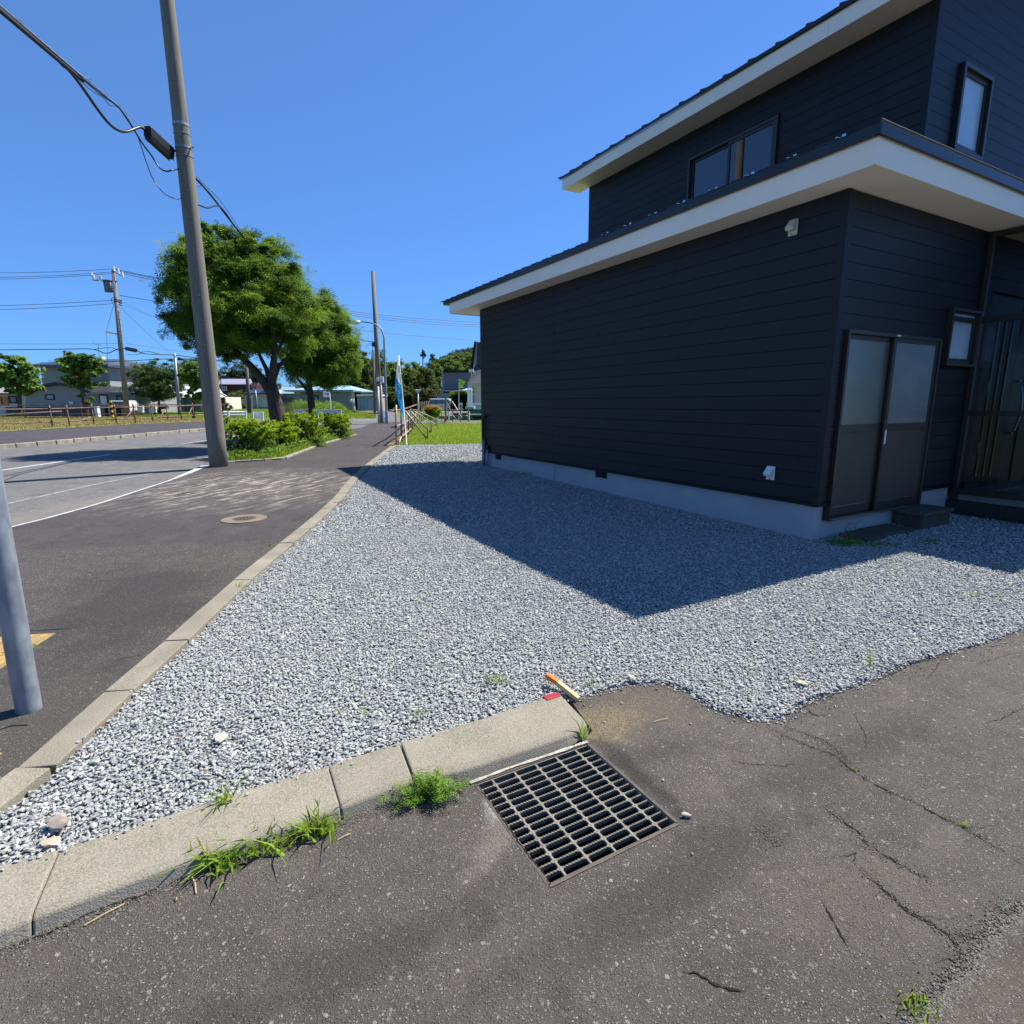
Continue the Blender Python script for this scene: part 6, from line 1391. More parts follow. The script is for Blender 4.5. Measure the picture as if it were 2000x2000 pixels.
for h_ in (.9,.3): MB().tube([GY(u,39,.05)+Vector((0,0,h_)) for u in (-60,50,162,262,350,440)],.028,7).build('rail',M_rusty,ff2)
o=thing('striped_post','yellow and black striped protective post beside the black bin across the road','post',GY(221,38)); 
for i in range(8): a=GY(221,38); MB().tube([a+Vector((0,0,.16*i)),a+Vector((0,0,.16*(i+1)))],.075,8).build('stripe',mat('yellow_paint',(.6,.42,.05),.6) if i%2 else M_dark,o)
# white fences by the junction
wf=thing('guardrail','white double rail guard fence right of the concrete pole behind the shrubs','guardrail',GY(460,35))
for v in (804.5,809.5): MB().tube([W(436,v,35),W(480,v,36)],.045,7).build('rail',M_signw,wf)
for u in (446,480): MB().tube([GY(u,35),W(u,802.5,35)],.07,8).build('post',M_signw,wf)
bx=thing('guardrail','short white rail box fence around the foot of the stop sign','guardrail',GY(503,34))
for v in (806.5,811,815): 
    MB().tube([W(493,v,34.5),W(514,v-.5,34)],.045,7).build('rail',M_signw,bx)
for u in (494,513): MB().tube([GY(u,34),W(u,805,34)],.06,8).build('post',M_signw,bx)
gb=thing('guard_beam','long white steel guard beam with an orange and black hazard patch before the weeds','guardrail',GY(620,38.5))
y=38.5; k=y/F_PX
a=W(575,807.5,y); b=W(667,807.5,y); MB().box(a.x,b.x,y-.03,y+.03,a.z,a.z+6.0*k).build('beam',mat('beam_bluegrey',(.42,.47,.55),.45),gb,bevel=.01)
MB().box(a.x-.02,b.x+.02,y-.07,y+.07,a.z+6.0*k,a.z+7.0*k).build('beam_top',M_signw,gb)
for u in (621.5,666): MB().tube([GY(u,y),W(u,807,y)],.05,8).build('post',M_signw,gb)
hp_=W(595,807.7,y-.05); M_or=mat('hazard_orange',(.55,.24,.05),.6)
MB().box(hp_.x,hp_.x+9*k,y-.05,y-.031,hp_.z,hp_.z+6.8*k).build('hazard_patch',M_dark,gb)
for (x0,x1,z0,z1) in ((.8,2.6,.6,6),(6.2,7.6,.6,6),(2.6,6.2,2.4,3.8)): MB().box(hp_.x+x0*k,hp_.x+x1*k,y-.058,y-.0505,hp_.z+z0*k,hp_.z+z1*k).build('hazard_stripe',M_or,gb)
# ================================================================== BUILDINGS
def wallbox(mb,u0,u1,v0,v1,y,depth):       # box whose front face spans these columns/rows at distance y
    a=W(u0,v1,y); b=W(u1,v0,y); mb.box(a.x,b.x,y,y+depth,a.z,b.z); return mb
def zof(v,y): return W(900,v,y).z
def xof(u,y): return W(u,790,y).x
def win(parent,u0,u1,v0,v1,y,fm,gm,fr=.06,name='window',bars=0):
    a=W(u0,v1,y); b=W(u1,v0,y); mb=MB(); d=.06
    mb.box(a.x,b.x,y-d,y-.002,b.z-fr,b.z); mb.box(a.x,b.x,y-d,y-.002,a.z,a.z+fr); mb.box(a.x,a.x+fr,y-d,y-.002,a.z+fr,b.z-fr); mb.box(b.x-fr,b.x,y-d,y-.002,a.z+fr,b.z-fr)
    for k in range(bars): x=a.x+(b.x-a.x)*(k+1)/(bars+1); mb.box(x-fr*.4,x+fr*.4,y-d*.9,y-.003,a.z+fr,b.z-fr)
    w_=mb.build(name,fm,parent); MB().box(a.x+fr,b.x-fr,y-d*.5,y-.004,a.z+fr,b.z-fr).build('pane',gm,w_); return w_
M_pane=mat('far_window_glass',(.05,.07,.09),.1,spec=.8); M_paneL=mat('far_window_light',(.25,.30,.33),.3,spec=.6)
M_greyw=mat('grey_render',(.27,.29,.29),.85,var=(.24,.26,.26),vs=1.5); M_greyd=mat('grey_blue_render',(.16,.19,.22),.85)
M_roofd=mat('slate_blue_roof',(.05,.065,.09),.45,spec=.5); M_roofw=mat('white_roof_metal',(.62,.62,.60),.4,spec=.5,var=(.5,.5,.48),vs=1); M_roofb=mat('light_blue_roof',(.30,.45,.58),.4,spec=.5)
M_cream=mat('cream_render',(.60,.57,.50),.85); M_brownd=mat('dark_brown_wood',(.05,.035,.03),.8)
gy0=gz(60)
def ground_z(y): return gz(y)-.1
# grey two-storey house
y=48; h1=thing('house','grey two storey house with blue hipped roof and low gabled front, far left','house',GY(130,y))
def prism_front(pts,y,depth,name,m,parent):  # outline in the image plane at distance y, pushed back
    P=[W(u,v,y) for u,v in pts]; return MB().prism(P,(0,1,0),depth).build(name,m,parent)
prism_front([(50,815),(50,767),(75,753),(108,747),(140,752),(175,768),(185,770),(185,815)],y,9,'front_wall',M_greyw,h1)
prism_front([(84,752),(77,708),(210,708),(216,756),(216,770),(84,770)],y+4,7,'upper_wall',M_greyw,h1)
# upper hip roof
a,b,c,d=W(65,710,y+3),W(222,722,y+3),W(214,712,y+12),W(70,708,y+12)
zr=zof(700,y+7)
A0=Vector((xof(64,y+3),y+3,zof(709,y+3))); B0=Vector((xof(221,y+3),y+3,zof(722,y+3)+.35)); B0.z=A0.z
R0=Vector((xof(98,y+3)+.3,y+7,A0.z+.75)); R1=Vector((xof(190,y+3),y+7,A0.z+.75)); C0=Vector((B0.x,y+11.5,A0.z)); D0=Vector((A0.x,y+11.5,A0.z)); dz=Vector((0,0,-.22))
MB().add([A0,B0,C0,D0,R0,R1,A0+dz,B0+dz,C0+dz,D0+dz],[(0,1,5,4),(1,2,5),(2,3,4,5),(3,0,4),(0,6,7,1),(1,7,8,2),(2,8,9,3),(3,9,6,0),(6,9,8,7)]).build('upper_roof',M_roofd,h1)
# low gable roof edge (dark line)
P=[(46,768),(75,752),(108,746),(142,751),(186,768)]
top=[W(u,v,y-.4) for u,v in P]; MB().add([*top,*[p+Vector((0,9.5,0)) for p in top],*[p+Vector((0,0,-.22)) for p in top],*[p+Vector((0,9.5,-.22)) for p in top]],
  [(i,i+1,i+6,i+5) for i in range(4)]+[(i,i+10,i+11,i+1) for i in range(4)]+[(i+10,i+15,i+16,i+11) for i in range(4)]).build('gable_roof',mat('black_roof',(.02,.022,.028),.5),h1)
win(h1,90,106,770,781,y,M_brownd,M_paneL,fr=.09)
MB().obox(W(140,789,y-.12),.3,.12,.2).build('vent_cover',M_plastic,h1)
# annex with white gutter line
y2=47; wallbox(MB(),184,262,765,815,y2,7).build('annex_wall',M_greyw,h1)
MB().add([(xof(184,y2)-.3,y2-.5,zof(766,y2)),(xof(262,y2)+.6,y2-.5,zof(766,y2)),(xof(262,y2)+.6,y2+7,zof(752,y2)),(xof(184,y2)-.3,y2+7,zof(752,y2))],[(0,1,2,3)]).build('annex_roof',M_roofd,h1)
a=W(184,767.5,y2-.5); b=W(263,764.8,y2-.5); MB().box(a.x,b.x,y2-.52,y2-.44,a.z,b.z).build('fascia',M_galv,h1)
win(h1,196,209,771,788,y2,M_brownd,M_paneL,fr=.06,bars=1); win(h1,231,249,772,800,y2,M_brownd,M_pane,fr=.07,bars=1)
MB().obox(W(204,790,y2-.2),.5,.1,.7).build('wall_unit',M_plastic,h1,bevel=.02)
ant=thing('antenna','thin aerial mast with spread rods on top of the grey house','antenna',W(194,700,y+6))
MB().tube([W(195,712,y+6),W(192,675,y+6)],.025,5).build('mast',M_galv,ant); MB().tube([W(183,671,y+6),W(197,675,y+6)],.015,4).build('boom',M_galv,ant)
MB().tube([W(183,666,y+6),W(181,671,y+6),W(184,677,y+6)],.013,4).build('reflector',M_galv,ant)
for u in (186,189,193,196): MB().tube([W(u,670+(u-186)*.3,y+5.8),W(u,674+(u-186)*.3,y+6.2)],.012,4).build('rod',M_galv,ant)
ds=thing('satellite_dish','small grey satellite dish on the roof edge of the grey house','dish',W(200,703,y+3))
cdi=W(199.5,703,y+3); MB().tube([cdi,cdi+Vector((.06,-.08,.02)),cdi+Vector((.1,-.13,.03))],[.05,.24,.30],14).build('bowl',M_galv,ds,smooth=True); MB().tube([cdi,W(201,708,y+3)],.03,5).build('mount',M_galv,ds)
# dark block wall in front, split in courses
bw=thing('block_wall','dark grey low boundary wall in front of the grey house','wall',GY(100,43.5)); y=43.5
for i,(u0,u1) in enumerate([(12,58),(58.3,108),(108.3,150),(150.3,186)]):
    for j,(v0,v1) in enumerate(((795,800.6),(800.9,806.5),(806.8,813),(813.3,819))): wallbox(MB(),u0,u1,v0,v1,y,.15).build('wall_panel',mat('dark_wall_%d'%(j%2),(.045+.01*(j%2),.05+.01*(j%2),.06+.01*(j%2)),.8,var=(.07,.075,.085),vs=3) if i==0 else bpy.data.materials['dark_wall_%d'%(j%2)],bw)
wallbox(MB(),186.5,189,794,818,y-.1,.3).build('end_post',M_plastic,bw)
# cream house at the far left edge
y=52; h2=thing('house','cream bungalow with orange doors and brown roof partly hidden at the left frame edge','house',GY(20,y))
wallbox(MB(),-90,52,770,822,y,8).build('wall',M_cream,h2)
MB().add([W(-100,771,y-.6),W(56,771,y-.6),W(50,756,y+4),W(-100,756,y+4)],[(0,1,2,3)]).build('roof',mat('grey_brown_roof',(.25,.24,.23),.6),h2)
wallbox(MB(),-90,54,767.5,771,y-.62,.1).build('fascia',M_brownd,h2)
for u0,u1 in ((-9,3.5),(4,13.5)): wallbox(MB(),u0,u1,775,791,y-.08,.06).build('orange_shutter',mat('orange_shutter',(.48,.22,.07),.6) if u0<0 else bpy.data.materials['orange_shutter'],h2)
win(h2,19,33,773,788,y,M_brownd,M_pane,fr=.12)
wallbox(MB(),-40,16,796,818,y-1.6,.15).build('garden_wall',mat('pale_block',(.5,.5,.47),.9,var=(.4,.4,.38),vs=4),h2)
# parked objects in front of the annex
bn_=thing('black_bin','large black lidded box standing before the grey annex behind the fence','bin',GY(221,42))
wallbox(MB(),206,236,795,818,42,.9).build('body',M_dark,bn_,bevel=.04); wallbox(MB(),205,237,792.5,795,41.95,1.0).build('lid',mat('black_lid',(.02,.02,.022),.4),bn_,bevel=.03)
cr=thing('parked_car','white parked car roof and side seen behind the pale garden wall','car',GY(232,44.5))
def van(root,u0,u1,vt,vb,y,body,glassm,white=False,depth=1.6):
    a=W(u0,vb,y); b=W(u1,vt,y); L=b.x-a.x; Hh=b.z-a.z; prof=[(0,.10),(0,.52),(.03,.62),(.10,.95),(.16,1.0),(.74,1.0),(.80,.96),(.90,.60),(.985,.52),(1,.40),(1,.12),(.9,.10)]
    P=[Vector((a.x+L*x,y,a.z+Hh*z)) for x,z in prof]; MB().prism(P,(0,1,0),depth).build('body',body,root,bevel=.05)
    wn=[(.115,.90),(.20,.92),(.72,.92),(.775,.90),(.86,.63),(.07,.63)]; m=MB(); m.prism([Vector((a.x+L*x,y-.012,a.z+Hh*z)) for x,z in wn],(0,-1,0),.01); m.build('side_window',glassm,root)
    for x in (.33,.56): m=MB(); m.box(a.x+L*x-.03,a.x+L*x+.03,y-.03,y-.0225,a.z+Hh*.62,a.z+Hh*.94); m.build('window_pillar',M_dark,root)
    m=MB(); m.box(a.x+L*.14,a.x+L*.78,y+.06,y+depth-.06,a.z+Hh*1.0,a.z+Hh*1.045); m.build('roof',M_signw,root,bevel=.02)
    for x in (.18,.80):
        c=Vector((a.x+L*x,y-.02,a.z+Hh*.16)); wh=MB().tube([c+Vector((0,-.01,0)),c+Vector((0,.2,0))],.30*Hh/1.8*1.0,18).build('wheel',M_dark,root); MB().tube([c+Vector((0,-.03,0)),c+Vector((0,-.012,0))],.17*Hh/1.8,14).build('rim',M_galv,wh)
    for x in (.36,.62): m=MB(); m.box(a.x+L*x,a.x+L*x+.006,y-.006,y-.001,a.z+Hh*.16,a.z+Hh*.6); m.build('door_seam',M_dark,root)
    MB().obox(Vector((a.x+L*.84,y-.14,a.z+Hh*.60)),.10,.10,.15).build('mirror',body,root,bevel=.02)
    for x in (.995,): MB().obox(Vector((a.x+L*x,y+.2,a.z+Hh*.40)),.06,.22,.14).build('headlight',M_paneL,root,bevel=.01)
M_car=mat('white_car_paint',(.72,.73,.75),.3,spec=.6)
van(cr,216,250,783,806,44.5,M_car,M_pane)
for j,(u0,u1,v0,v1) in enumerate(((236,251,793,800),(236,251,800.4,811),(268,278,793,802),(291,303,792.5,806),(268.5,278,802.4,812))):
    pass
gw=thing('garden_wall','pale concrete block garden wall with gaps between the transformer pole and the laundry','wall',GY(260,42.6))
for (u0,u1,v0,v1) in ((236,251,793,799.5),(236,251,800,806.5),(236,251,807,813),(268,278,792.5,799),(268,278,799.5,806),(291,303,792.5,799),(291,303,799.5,806)):
    wallbox(MB(),u0,u1,v0,v1,42.6,.2).build('block_course',M_cream,gw,bevel=.01)
# laundry / stall
la=thing('laundry','white and blue printed sheets hanging under the dark eave behind the garden wall','laundry',GY(285,50))
for (u0,u1,v0,v1,m_) in ((269,281,781,794,'w'),(282,287,781,795,'b'),(287.5,294,781,793,'w'),(295,302,781.5,796,'w'),(303,311,784,801,'b')):
    P=W(u0,v1,50);Q=W(u1,v0,50); mb=MB(); n=5
    V=[];
    for k in range(n+1): x=P.x+(Q.x-P.x)*k/n; yy_=50+.05*math.sin(k*2.1); V+= [(x,yy_,P.z),(x,yy_,Q.z)]
    mb.add(V,[(2*k,2*k+2,2*k+3,2*k+1) for k in range(n)]); mb.build('sheet',mat('laundry_'+m_,(.7,.74,.8) if m_=='w' else (.05,.09,.2),.8,var=(.2,.3,.5) if m_=='w' else (.02,.03,.06),vs=5) if 'laundry_'+m_ not in bpy.data.materials else bpy.data.materials['laundry_'+m_],la)
# dark shed row with white roof
y=56; h3=thing('shed','long low shed with bright white roof and shadowed open front behind the cherry tree','shed',GY(330,y))
wallbox(MB(),255,345,778,814,y,6).build('dark_wall',M_dark,h3); wallbox(MB(),319,325,786,812,y-.05,.04).build('red_door',mat('dark_red_panel',(.12,.02,.02),.7),h3)  # near-black wall stands in for the shade inside the open front
MB().add([W(253,763,y-.8),W(420,772,y-.8),W(420,750,y+6),W(262,750,y+6)],[(0,1,2,3)]).build('roof',M_roofw,h3)
wallbox(MB(),253,421,770,779,y-.5,.3).build('painted_eave_shadow',M_brownd,h3)  # dark strip painted in place of the shadow under the eave
y=54; h4=thing('shed','pale green corrugated metal shed with white gabled roof left of the concrete pole','shed',GY(380,y))
M_grn=mat('green_corrugated',(.16,.25,.20),.6,stretch=(9,1,.1),var=(.12,.20,.16),vs=3)
n=14
for k in range(n): u0=346+ (390-346)*k/n; wallbox(MB(),u0,u0+3.05,776,812,y+(.03 if k%2 else 0),4).build('sheet_panel',M_grn,h4)
wallbox(MB(),390,431,775,812,y+.1,4).build('wall',M_cream,h4); wallbox(MB(),393,401,777,811,y+.02,.05).build('door',mat('grey_door',(.4,.4,.4),.6),h4)
MB().add([W(345,776,y-.5),W(440,776,y-.5),W(428,757,y+3),W(375,757,y+3)],[(0,1,2,3)]).build('roof',M_roofw,h4)
MB().prism([W(384,775,y-.6),W(410,762,y-.6),W(440,774,y-.6),W(440,772,y-.6),W(410,757,y-.6),W(384,773,y-.6)],(0,1,0),.2).build('gable_trim',M_roofw,h4)
wallbox(MB(),434,438,776,818,y-2,.2).build('corner_post',M_brownd,h4)
# brown roofs behind the annex
y=70; h5=thing('house','dark brown roofed house peeking over the grey annex','house',GY(235,y)); wallbox(MB(),214,262,748,800,y,8).build('wall',M_brownd,h5)
wallbox(MB(),212,264,745,750,y-.5,9).build('roof',mat('brown_tile',(.08,.05,.045),.8,var=(.12,.08,.07),vs=4),h5); MB().tube([W(217,746,y),W(216.5,736,y)],.12,8).build('flue',M_galv,h5)
# maroon house
y=84; h6=thing('house','maroon walled house with lilac grey metal roof behind the leaning pole','house',GY(460,y))
M_mar=mat('maroon_wall',(.075,.02,.022),.7,var=(.06,.018,.02),vs=1)
wallbox(MB(),428,492,749,800,y,9).build('wall',M_mar,h6)
MB().add([W(426,750.5,y-.6),W(494,750.5,y-.6),W(490,740,y+5),W(430,740,y+5)],[(0,1,2,3)]).build('roof',mat('lilac_metal_roof',(.27,.25,.34),.45),h6)
win(h6,434,443,755,763,y,M_signw,M_pane,fr=.1,bars=1); win(h6,472,480,780,786,y-.01,M_signw,M_pane,fr=.12)
MB().tube([W(431.5,756,y-1),W(430.5,720,y-1)],.07,6).build('aerial_mast',M_wood,h6)
wallbox(MB(),500,520,752,762,y+6,5).build('rear_roof',mat('mauve_roof',(.12,.08,.10),.7),h6)
# pale blue-roofed cottage
y=62; h7=thing('house','small pale cottage with light blue roof and porch beside the large trunk','house',GY(505,y))
wallbox(MB(),480,534,772,798,y,6).build('wall',mat('pale_blue_wall',(.42,.48,.50),.8,var=(.36,.42,.44),vs=2),h7)
MB().prism([W(475,768,y-.8),W(486,762,y-.8),W(517,760,y-.8),W(536,768,y-.8)],(0,1,0),6.5).build('roof',M_roofb,h7)
MB().prism([W(505,768,y-.9),W(518,759.5,y-.9),W(530,768,y-.9)],(0,1,0),.3).build('porch_gable',mat('mid_blue_roof',(.10,.19,.36),.5),h7)
wallbox(MB(),475,536,768,770.5,y-.85,.15).build('fascia',mat('navy_fascia',(.02,.05,.09),.6),h7)
for u in (482,492.5): MB().tube([GY(u,y-1),W(u,771,y-1)],.07,6).build('porch_post',M_signw,h7)
wallbox(MB(),482,494,776,777.3,y-1,.1).build('porch_rail',M_signw,h7); wallbox(MB(),482,494,789,790.5,y-1,.1).build('porch_rail',M_signw,h7)
wallbox(MB(),484,492,778,789,y-.1,.05).build('door',M_mar,h7); wallbox(MB(),504,526,771.5,795,y-.12,.1).build('garage_door',mat('garage_pale',(.50,.56,.57),.6),h7)
for k in range(5): wallbox(MB(),504,526,775+k*4.2,775.35+k*4.2,y-.13,.008).build('door_groove',mat('groove_grey',(.3,.34,.36),.7) if k==0 else bpy.data.materials['groove_grey'],h7)
wallbox(MB(),526,528,771,796,y-.15,.1).build('corner_board',mat('teal_trim',(.03,.10,.14),.6),h7)
wallbox(MB(),480,545,796,799,y-.2,.1).build('base',M_greyd,h7)
# teal-grey mid building
y=64; h8=thing('house','blue grey building with stepped eaves seen between the two rowan trunks','house',GY(560,y))
wallbox(MB(),548,578,776,800,y,6).build('wall',mat('bluegrey_wall',(.22,.28,.33),.8),h8)
MB().add([W(545,769,y-.8),W(580,769,y-.8),W(576,755,y+4),W(550,755,y+4)],[(0,1,2,3)]).build('roof',mat('bluegrey_roof',(.20,.30,.36),.5),h8)
wallbox(MB(),545,580,768.5,770,y-.82,.1).build('fascia',mat('navy_line',(.015,.02,.05),.6),h8)
wallbox(MB(),553,577,771,776,y-.4,.4).build('awning',M_galv,h8); wallbox(MB(),556,577,777.5,790,y-.03,.05).build('window',M_greyd,h8)
# long blue-roofed house
y=58; h9=thing('house','long low grey house with pale blue hipped roof behind the tall weeds','house',GY(630,y))
wallbox(MB(),577,686,762,800,y,7).build('wall',M_greyw,h9); 
e0=Vector((xof(563,y),y-.9,zof(761,y))); e1_=Vector((xof(695,y),y-.9,zof(761,y))); r0v=Vector((xof(612,y),y+3.5,zof(750.5,y))); r1v=Vector((xof(668,y),y+3.5,zof(750.5,y))); b0=Vector((e0.x,y+8,e0.z)); b1=Vector((e1_.x,y+8,e0.z)); dz=Vector((0,0,-.15))
MB().add([e0,e1_,b1,b0,r0v,r1v,e0+dz,e1_+dz,b1+dz,b0+dz],[(0,1,5,4),(1,2,5),(2,3,4,5),(3,0,4),(0,6,7,1),(1,7,8,2),(3,9,6,0),(6,9,8,7)]).build('roof',M_roofb,h9)
wallbox(MB(),563,695,761.2,763,y-.92,.1).build('fascia',mat('deep_navy',(.01,.015,.04),.6),h9)
win(h9,605,622,772,795,y,M_brownd,M_pane,fr=.1,bars=1); win(h9,641,647,776,790,y,M_greyd,M_pane,fr=.08)
MB().obox(W(583,770,y-.1),.35,.1,.2).build('vent_cover',M_cream,h9); MB().obox(W(599,770.5,y-.1),.2,.1,.2).build('vent_cover',M_dark,h9)
wallbox(MB(),686,705,764,766,y-.4,5).build('side_roof',M_greyw,h9); wallbox(MB(),688,691,766,800,y,.2).build('side_post',M_cream,h9); wallbox(MB(),694,703,767,800,y+1,.2).build('side_wall',M_dark,h9)
wallbox(MB(),683.5,686,779,786,y-1,.3).build('gas_cylinder',M_plastic,h9); wallbox(MB(),688,690.5,779,786,y-1,.3).build('gas_cylinder',M_plastic,h9)
# shed by the wood pole
y=50; h10=thing('shed','pale blue corrugated lean to shed with a bright white sloping roof','shed',GY(715,y))
M_blc=mat('blue_corrugated',(.30,.40,.44),.6,var=(.22,.30,.34),vs=3,stretch=(5,1,.2))
for k in range(9): u0=699+3.5*k; wallbox(MB(),u0,u0+3.45,775,802,y+(.04 if k%2 else 0),3).build('sheet_panel',M_blc,h10)
MB().prism([W(694,774,y-.5),W(697,770,y-.5),W(738,770,y-.5),W(738,773,y-.5)],(0,1,0),3.8).build('roof',M_signw,h10); wallbox(MB(),731,739,773,803,y+.1,3).build('end_wall',mat('tan_board',(.35,.28,.2),.8),h10)
wallbox(MB(),700,740,765.5,767,y+6,2).build('rear_roof',M_greyw,h10)
# right side: grey box house, white house with slate roofs, hedge, van, bins
y=72; h11=thing('house','windowless grey box building with black parapet rising behind the hedge','house',GY(895,y))
wallbox(MB(),865.5,920,726,764,y,9).build('upper_wall',mat('mauve_grey_wall',(.145,.14,.17),.8,var=(.13,.125,.155),vs=.8),h11); wallbox(MB(),865,920,723.5,727.5,y-.1,9.2).build('parapet',M_dark,h11)
wallbox(MB(),863.7,866,724,764,y-.02,.3).build('corner_trim',M_galv,h11); wallbox(MB(),861,918,762,764.6,y-1,10).build('eave_band',M_galv,h11)
wallbox(MB(),866,920,764.5,800,y+.4,8).build('lower_wall',mat('brown_base',(.09,.06,.055),.8),h11); wallbox(MB(),855,883,768,800,y-4,3).build('side_wall',mat('slate_wall',(.20,.22,.26),.8),h11)
wallbox(MB(),861.5,863.5,744,755,y-.1,.3).build('side_window',M_signw,h11)
y=40; h12=thing('house','white walled house with steep dark slate roof half hidden behind the navy house','house',GY(925,y))
wallbox(MB(),915,985,748,813,y,8).build('wall',mat('ivory_wall',(.66,.63,.56),.8),h12)
M_slate=mat('dark_slate_tiles',(.05,.055,.07),.6,var=(.03,.035,.05),vs=5,stretch=(3,3,9))
MB().add([W(913.5,748.5,y-1),W(990,748.5,y-1),W(990,690,y+2.5),W(932,706,y+2.5)],[(0,1,2,3)]).build('lower_roof',M_slate,h12)
MB().prism([W(922,722,y+2),W(921,712,y+2),W(929,668,y+2),W(990,668,y+2),W(990,722,y+2)],(0,1,0),5).build('gable_wall',mat('grey_gable',(.36,.37,.38),.8,var=(.3,.3,.32),vs=6,stretch=(4,1,.5)),h12)
MB().add([W(928,669,y+1.6),W(932,669,y+1.6),W(990,669,y+6),W(931,690,y+1.6),W(932,715,y+1.6),W(990,715,y+1.6),W(990,669,y+1.6)],[(1,3,4,5,6)]).build('gable_roof',M_slate,h12)
MB().tube([W(920.5,722,y+1.4),W(928.5,667,y+1.4)],.09,4).build('barge_board',M_dark,h12)
MB().obox(W(920.5,727,y+.5),.35,.3,.2).build('eave_box',M_signw,h12)
MB().add([W(899.5,762.5,y-2.4),W(916,762.5,y-2.4),W(924,755,y-.1),W(922,755,y-.1)],[(0,1,2,3)]).build('porch_roof',M_roofb,h12)
wallbox(MB(),899.5,925,761.8,763.4,y-2.4,.1).build('porch_beam',M_signw,h12)
for u in (915,920.5): MB().tube([GY(u,y-2.2),W(u,757,y-2.2)],.08,6).build('porch_post',M_signw,h12)
wallbox(MB(),921.5,925.5,757,787,y-.08,.05).build('glazed_door',M_pane,h12); wallbox(MB(),921.5,925.5,769,770.5,y-.1,.02).build('door_rail',M_signw,h12)
wallbox(MB(),911,960,787,791,y-4,.1).build('sign_board',M_signw,h12)
hg=thing('hedge','tall dark clipped hedge block in front of the grey box building','hedge',GY(900,46)); y=46
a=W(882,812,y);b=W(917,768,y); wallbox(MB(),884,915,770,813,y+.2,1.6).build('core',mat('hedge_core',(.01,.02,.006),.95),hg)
foliage('foliage',[((a.x*.5+b.x*.5,y+.7,a.z+(b.z-a.z)*f),((b.x-a.x)*.52,1.0,(b.z-a.z)*.22),1) for f in (.15,.4,.65,.86)],5500,.10,T_spray(6,5),leafmat('hedge_leaf',(.015,.035,.008),(.05,.09,.015),trans=.15),hg,clumps=220,cl=.14,shell=.85,seed=71)
foliage('top_growth',[((a.x*.5+b.x*.5,y+.7,b.z+.02),((b.x-a.x)*.52,.9,.20),1)],900,.09,T_spray(6,5),M_azalea,hg,clumps=60,cl=.2,seed=72)
vn=thing('parked_van','silver white van with dark side windows parked behind the pipe fence','van',GY(860,52)); van(vn,834,888,779,805,52,mat('silver_paint',(.50,.53,.60),.35,spec=.6),M_pane)
wb_=thing('white_panels','two upright white panels standing behind the parked van','panel',GY(877,54)); 
for u0 in (872,877.5): wallbox(MB(),u0,u0+4.2,778,792,54.5,.1).build('panel',M_signw,wb_)
gbn=thing('green_container','dark green rectangular skip with a pale green lid at the corner of the navy house','skip',GY(930,37)); wallbox(MB(),910,962,800,814,37,2).build('body',mat('green_skip',(.01,.12,.09),.5),gbn,bevel=.04)
wallbox(MB(),909,926,793.5,799,37.1,1.6).build('lid',mat('pale_green_lid',(.22,.42,.33),.6),gbn,bevel=.03); wallbox(MB(),908,962,798.8,800,36.9,2.2).build('rim',mat('rust_rim',(.2,.13,.1),.7),gbn)
sg=thing('notice_board','small white notice board on two thin posts before the dark hedge','sign',GY(900,38)); wallbox(MB(),897,903,786.5,791,38,.04).build('panel',M_signw,sg)
for u in (898,902): MB().tube([GY(u,38),W(u,790,38.05)],.02,5).build('post',M_signw,sg)
wallbox(MB(),898,902,788,789,37.98,.01).build('notice_print',M_greyd,sg)

# ================================================================== BACKGROUND TREES
def far_tree(label,u,vbase,y,lobes,n,size,m,trunk=None,seed=1,tmpl=None,clumps=90,cl=.17,group=None,shell=.7,name='tree',tr=.14):
    b=GY(u,y); o=thing(name,label,'tree',b,group=group)
    if trunk:
        MB().tube([b-Vector((0,0,.2))]+[W(uu,vv,y) for uu,vv in trunk],[tr]+[tr*(1-.7*(i+1)/len(trunk)) for i in range(len(trunk))],9).build('trunk',M_bark,o,smooth=True)
    foliage('crown',[lobe_px(*l,y) if len(l)==4 else lobe_px(l[0],l[1],l[2],l[3],y+l[4]) for l in lobes],n,size,tmpl or T_spray(6,7),m,o,clumps=clumps,cl=cl,shell=shell,seed=seed)
    return o
g_='pollarded lindens on the verge across the road'
far_tree('pollarded linden furthest left with a wide irregular crown','%'and 39,812,42,[(20,722,24,26),(50,735,22,26),(32,748,34,18),(68,752,13,13),(5,740,14,16),(30,712,22,14)],4200,.15,M_pollard,[(39,800),(38,770),(40,745),(45,725)],81,T_round(),clumps=110,cl=.16,group=g_,shell=.8,tr=.17)
far_tree('pollarded linden in front of the grey house with side sprouts down its trunk',167,812,41,[(145,712,24,18),(175,715,22,20),(155,735,22,20),(185,748,18,10),(165,750,14,10),(166,780,13,11),(160,705,30,10)],3600,.15,M_pollard,[(167,800),(164,775),(158,745),(157,725)],82,T_round(),clumps=100,cl=.16,group=g_,shell=.8,tr=.25)
far_tree('dark pollarded linden just left of the concrete pole',378,812,40,[(375,722,16,16),(385,738,22,20),(360,742,14,10),(378,770,14,10),(395,725,10,14)],3000,.15,M_pollard,[(378,800),(377,775),(376,745)],83,T_round(),clumps=90,cl=.17,group=g_,shell=.8,tr=.14)
far_tree('broad feathery cherry tree left of the thin steel pole',312,812,48,[(280,735,34,22),(320,725,34,20),(300,755,44,22),(335,750,26,26),(270,720,14,12),(310,705,22,8),(345,735,18,18),(318,790,18,18),(255,742,12,12)],8500,.13,M_cherry,[(312,800),(310,780),(308,755)],84,T_spray(7,6),clumps=220,cl=.16)
far_tree('pale thin tree top rising behind the linden and steel pole',372,812,58,[(372,715,18,14),(385,708,14,8),(360,712,8,8)],900,.15,M_far,[(372,780),(372,730)],85,clumps=50)
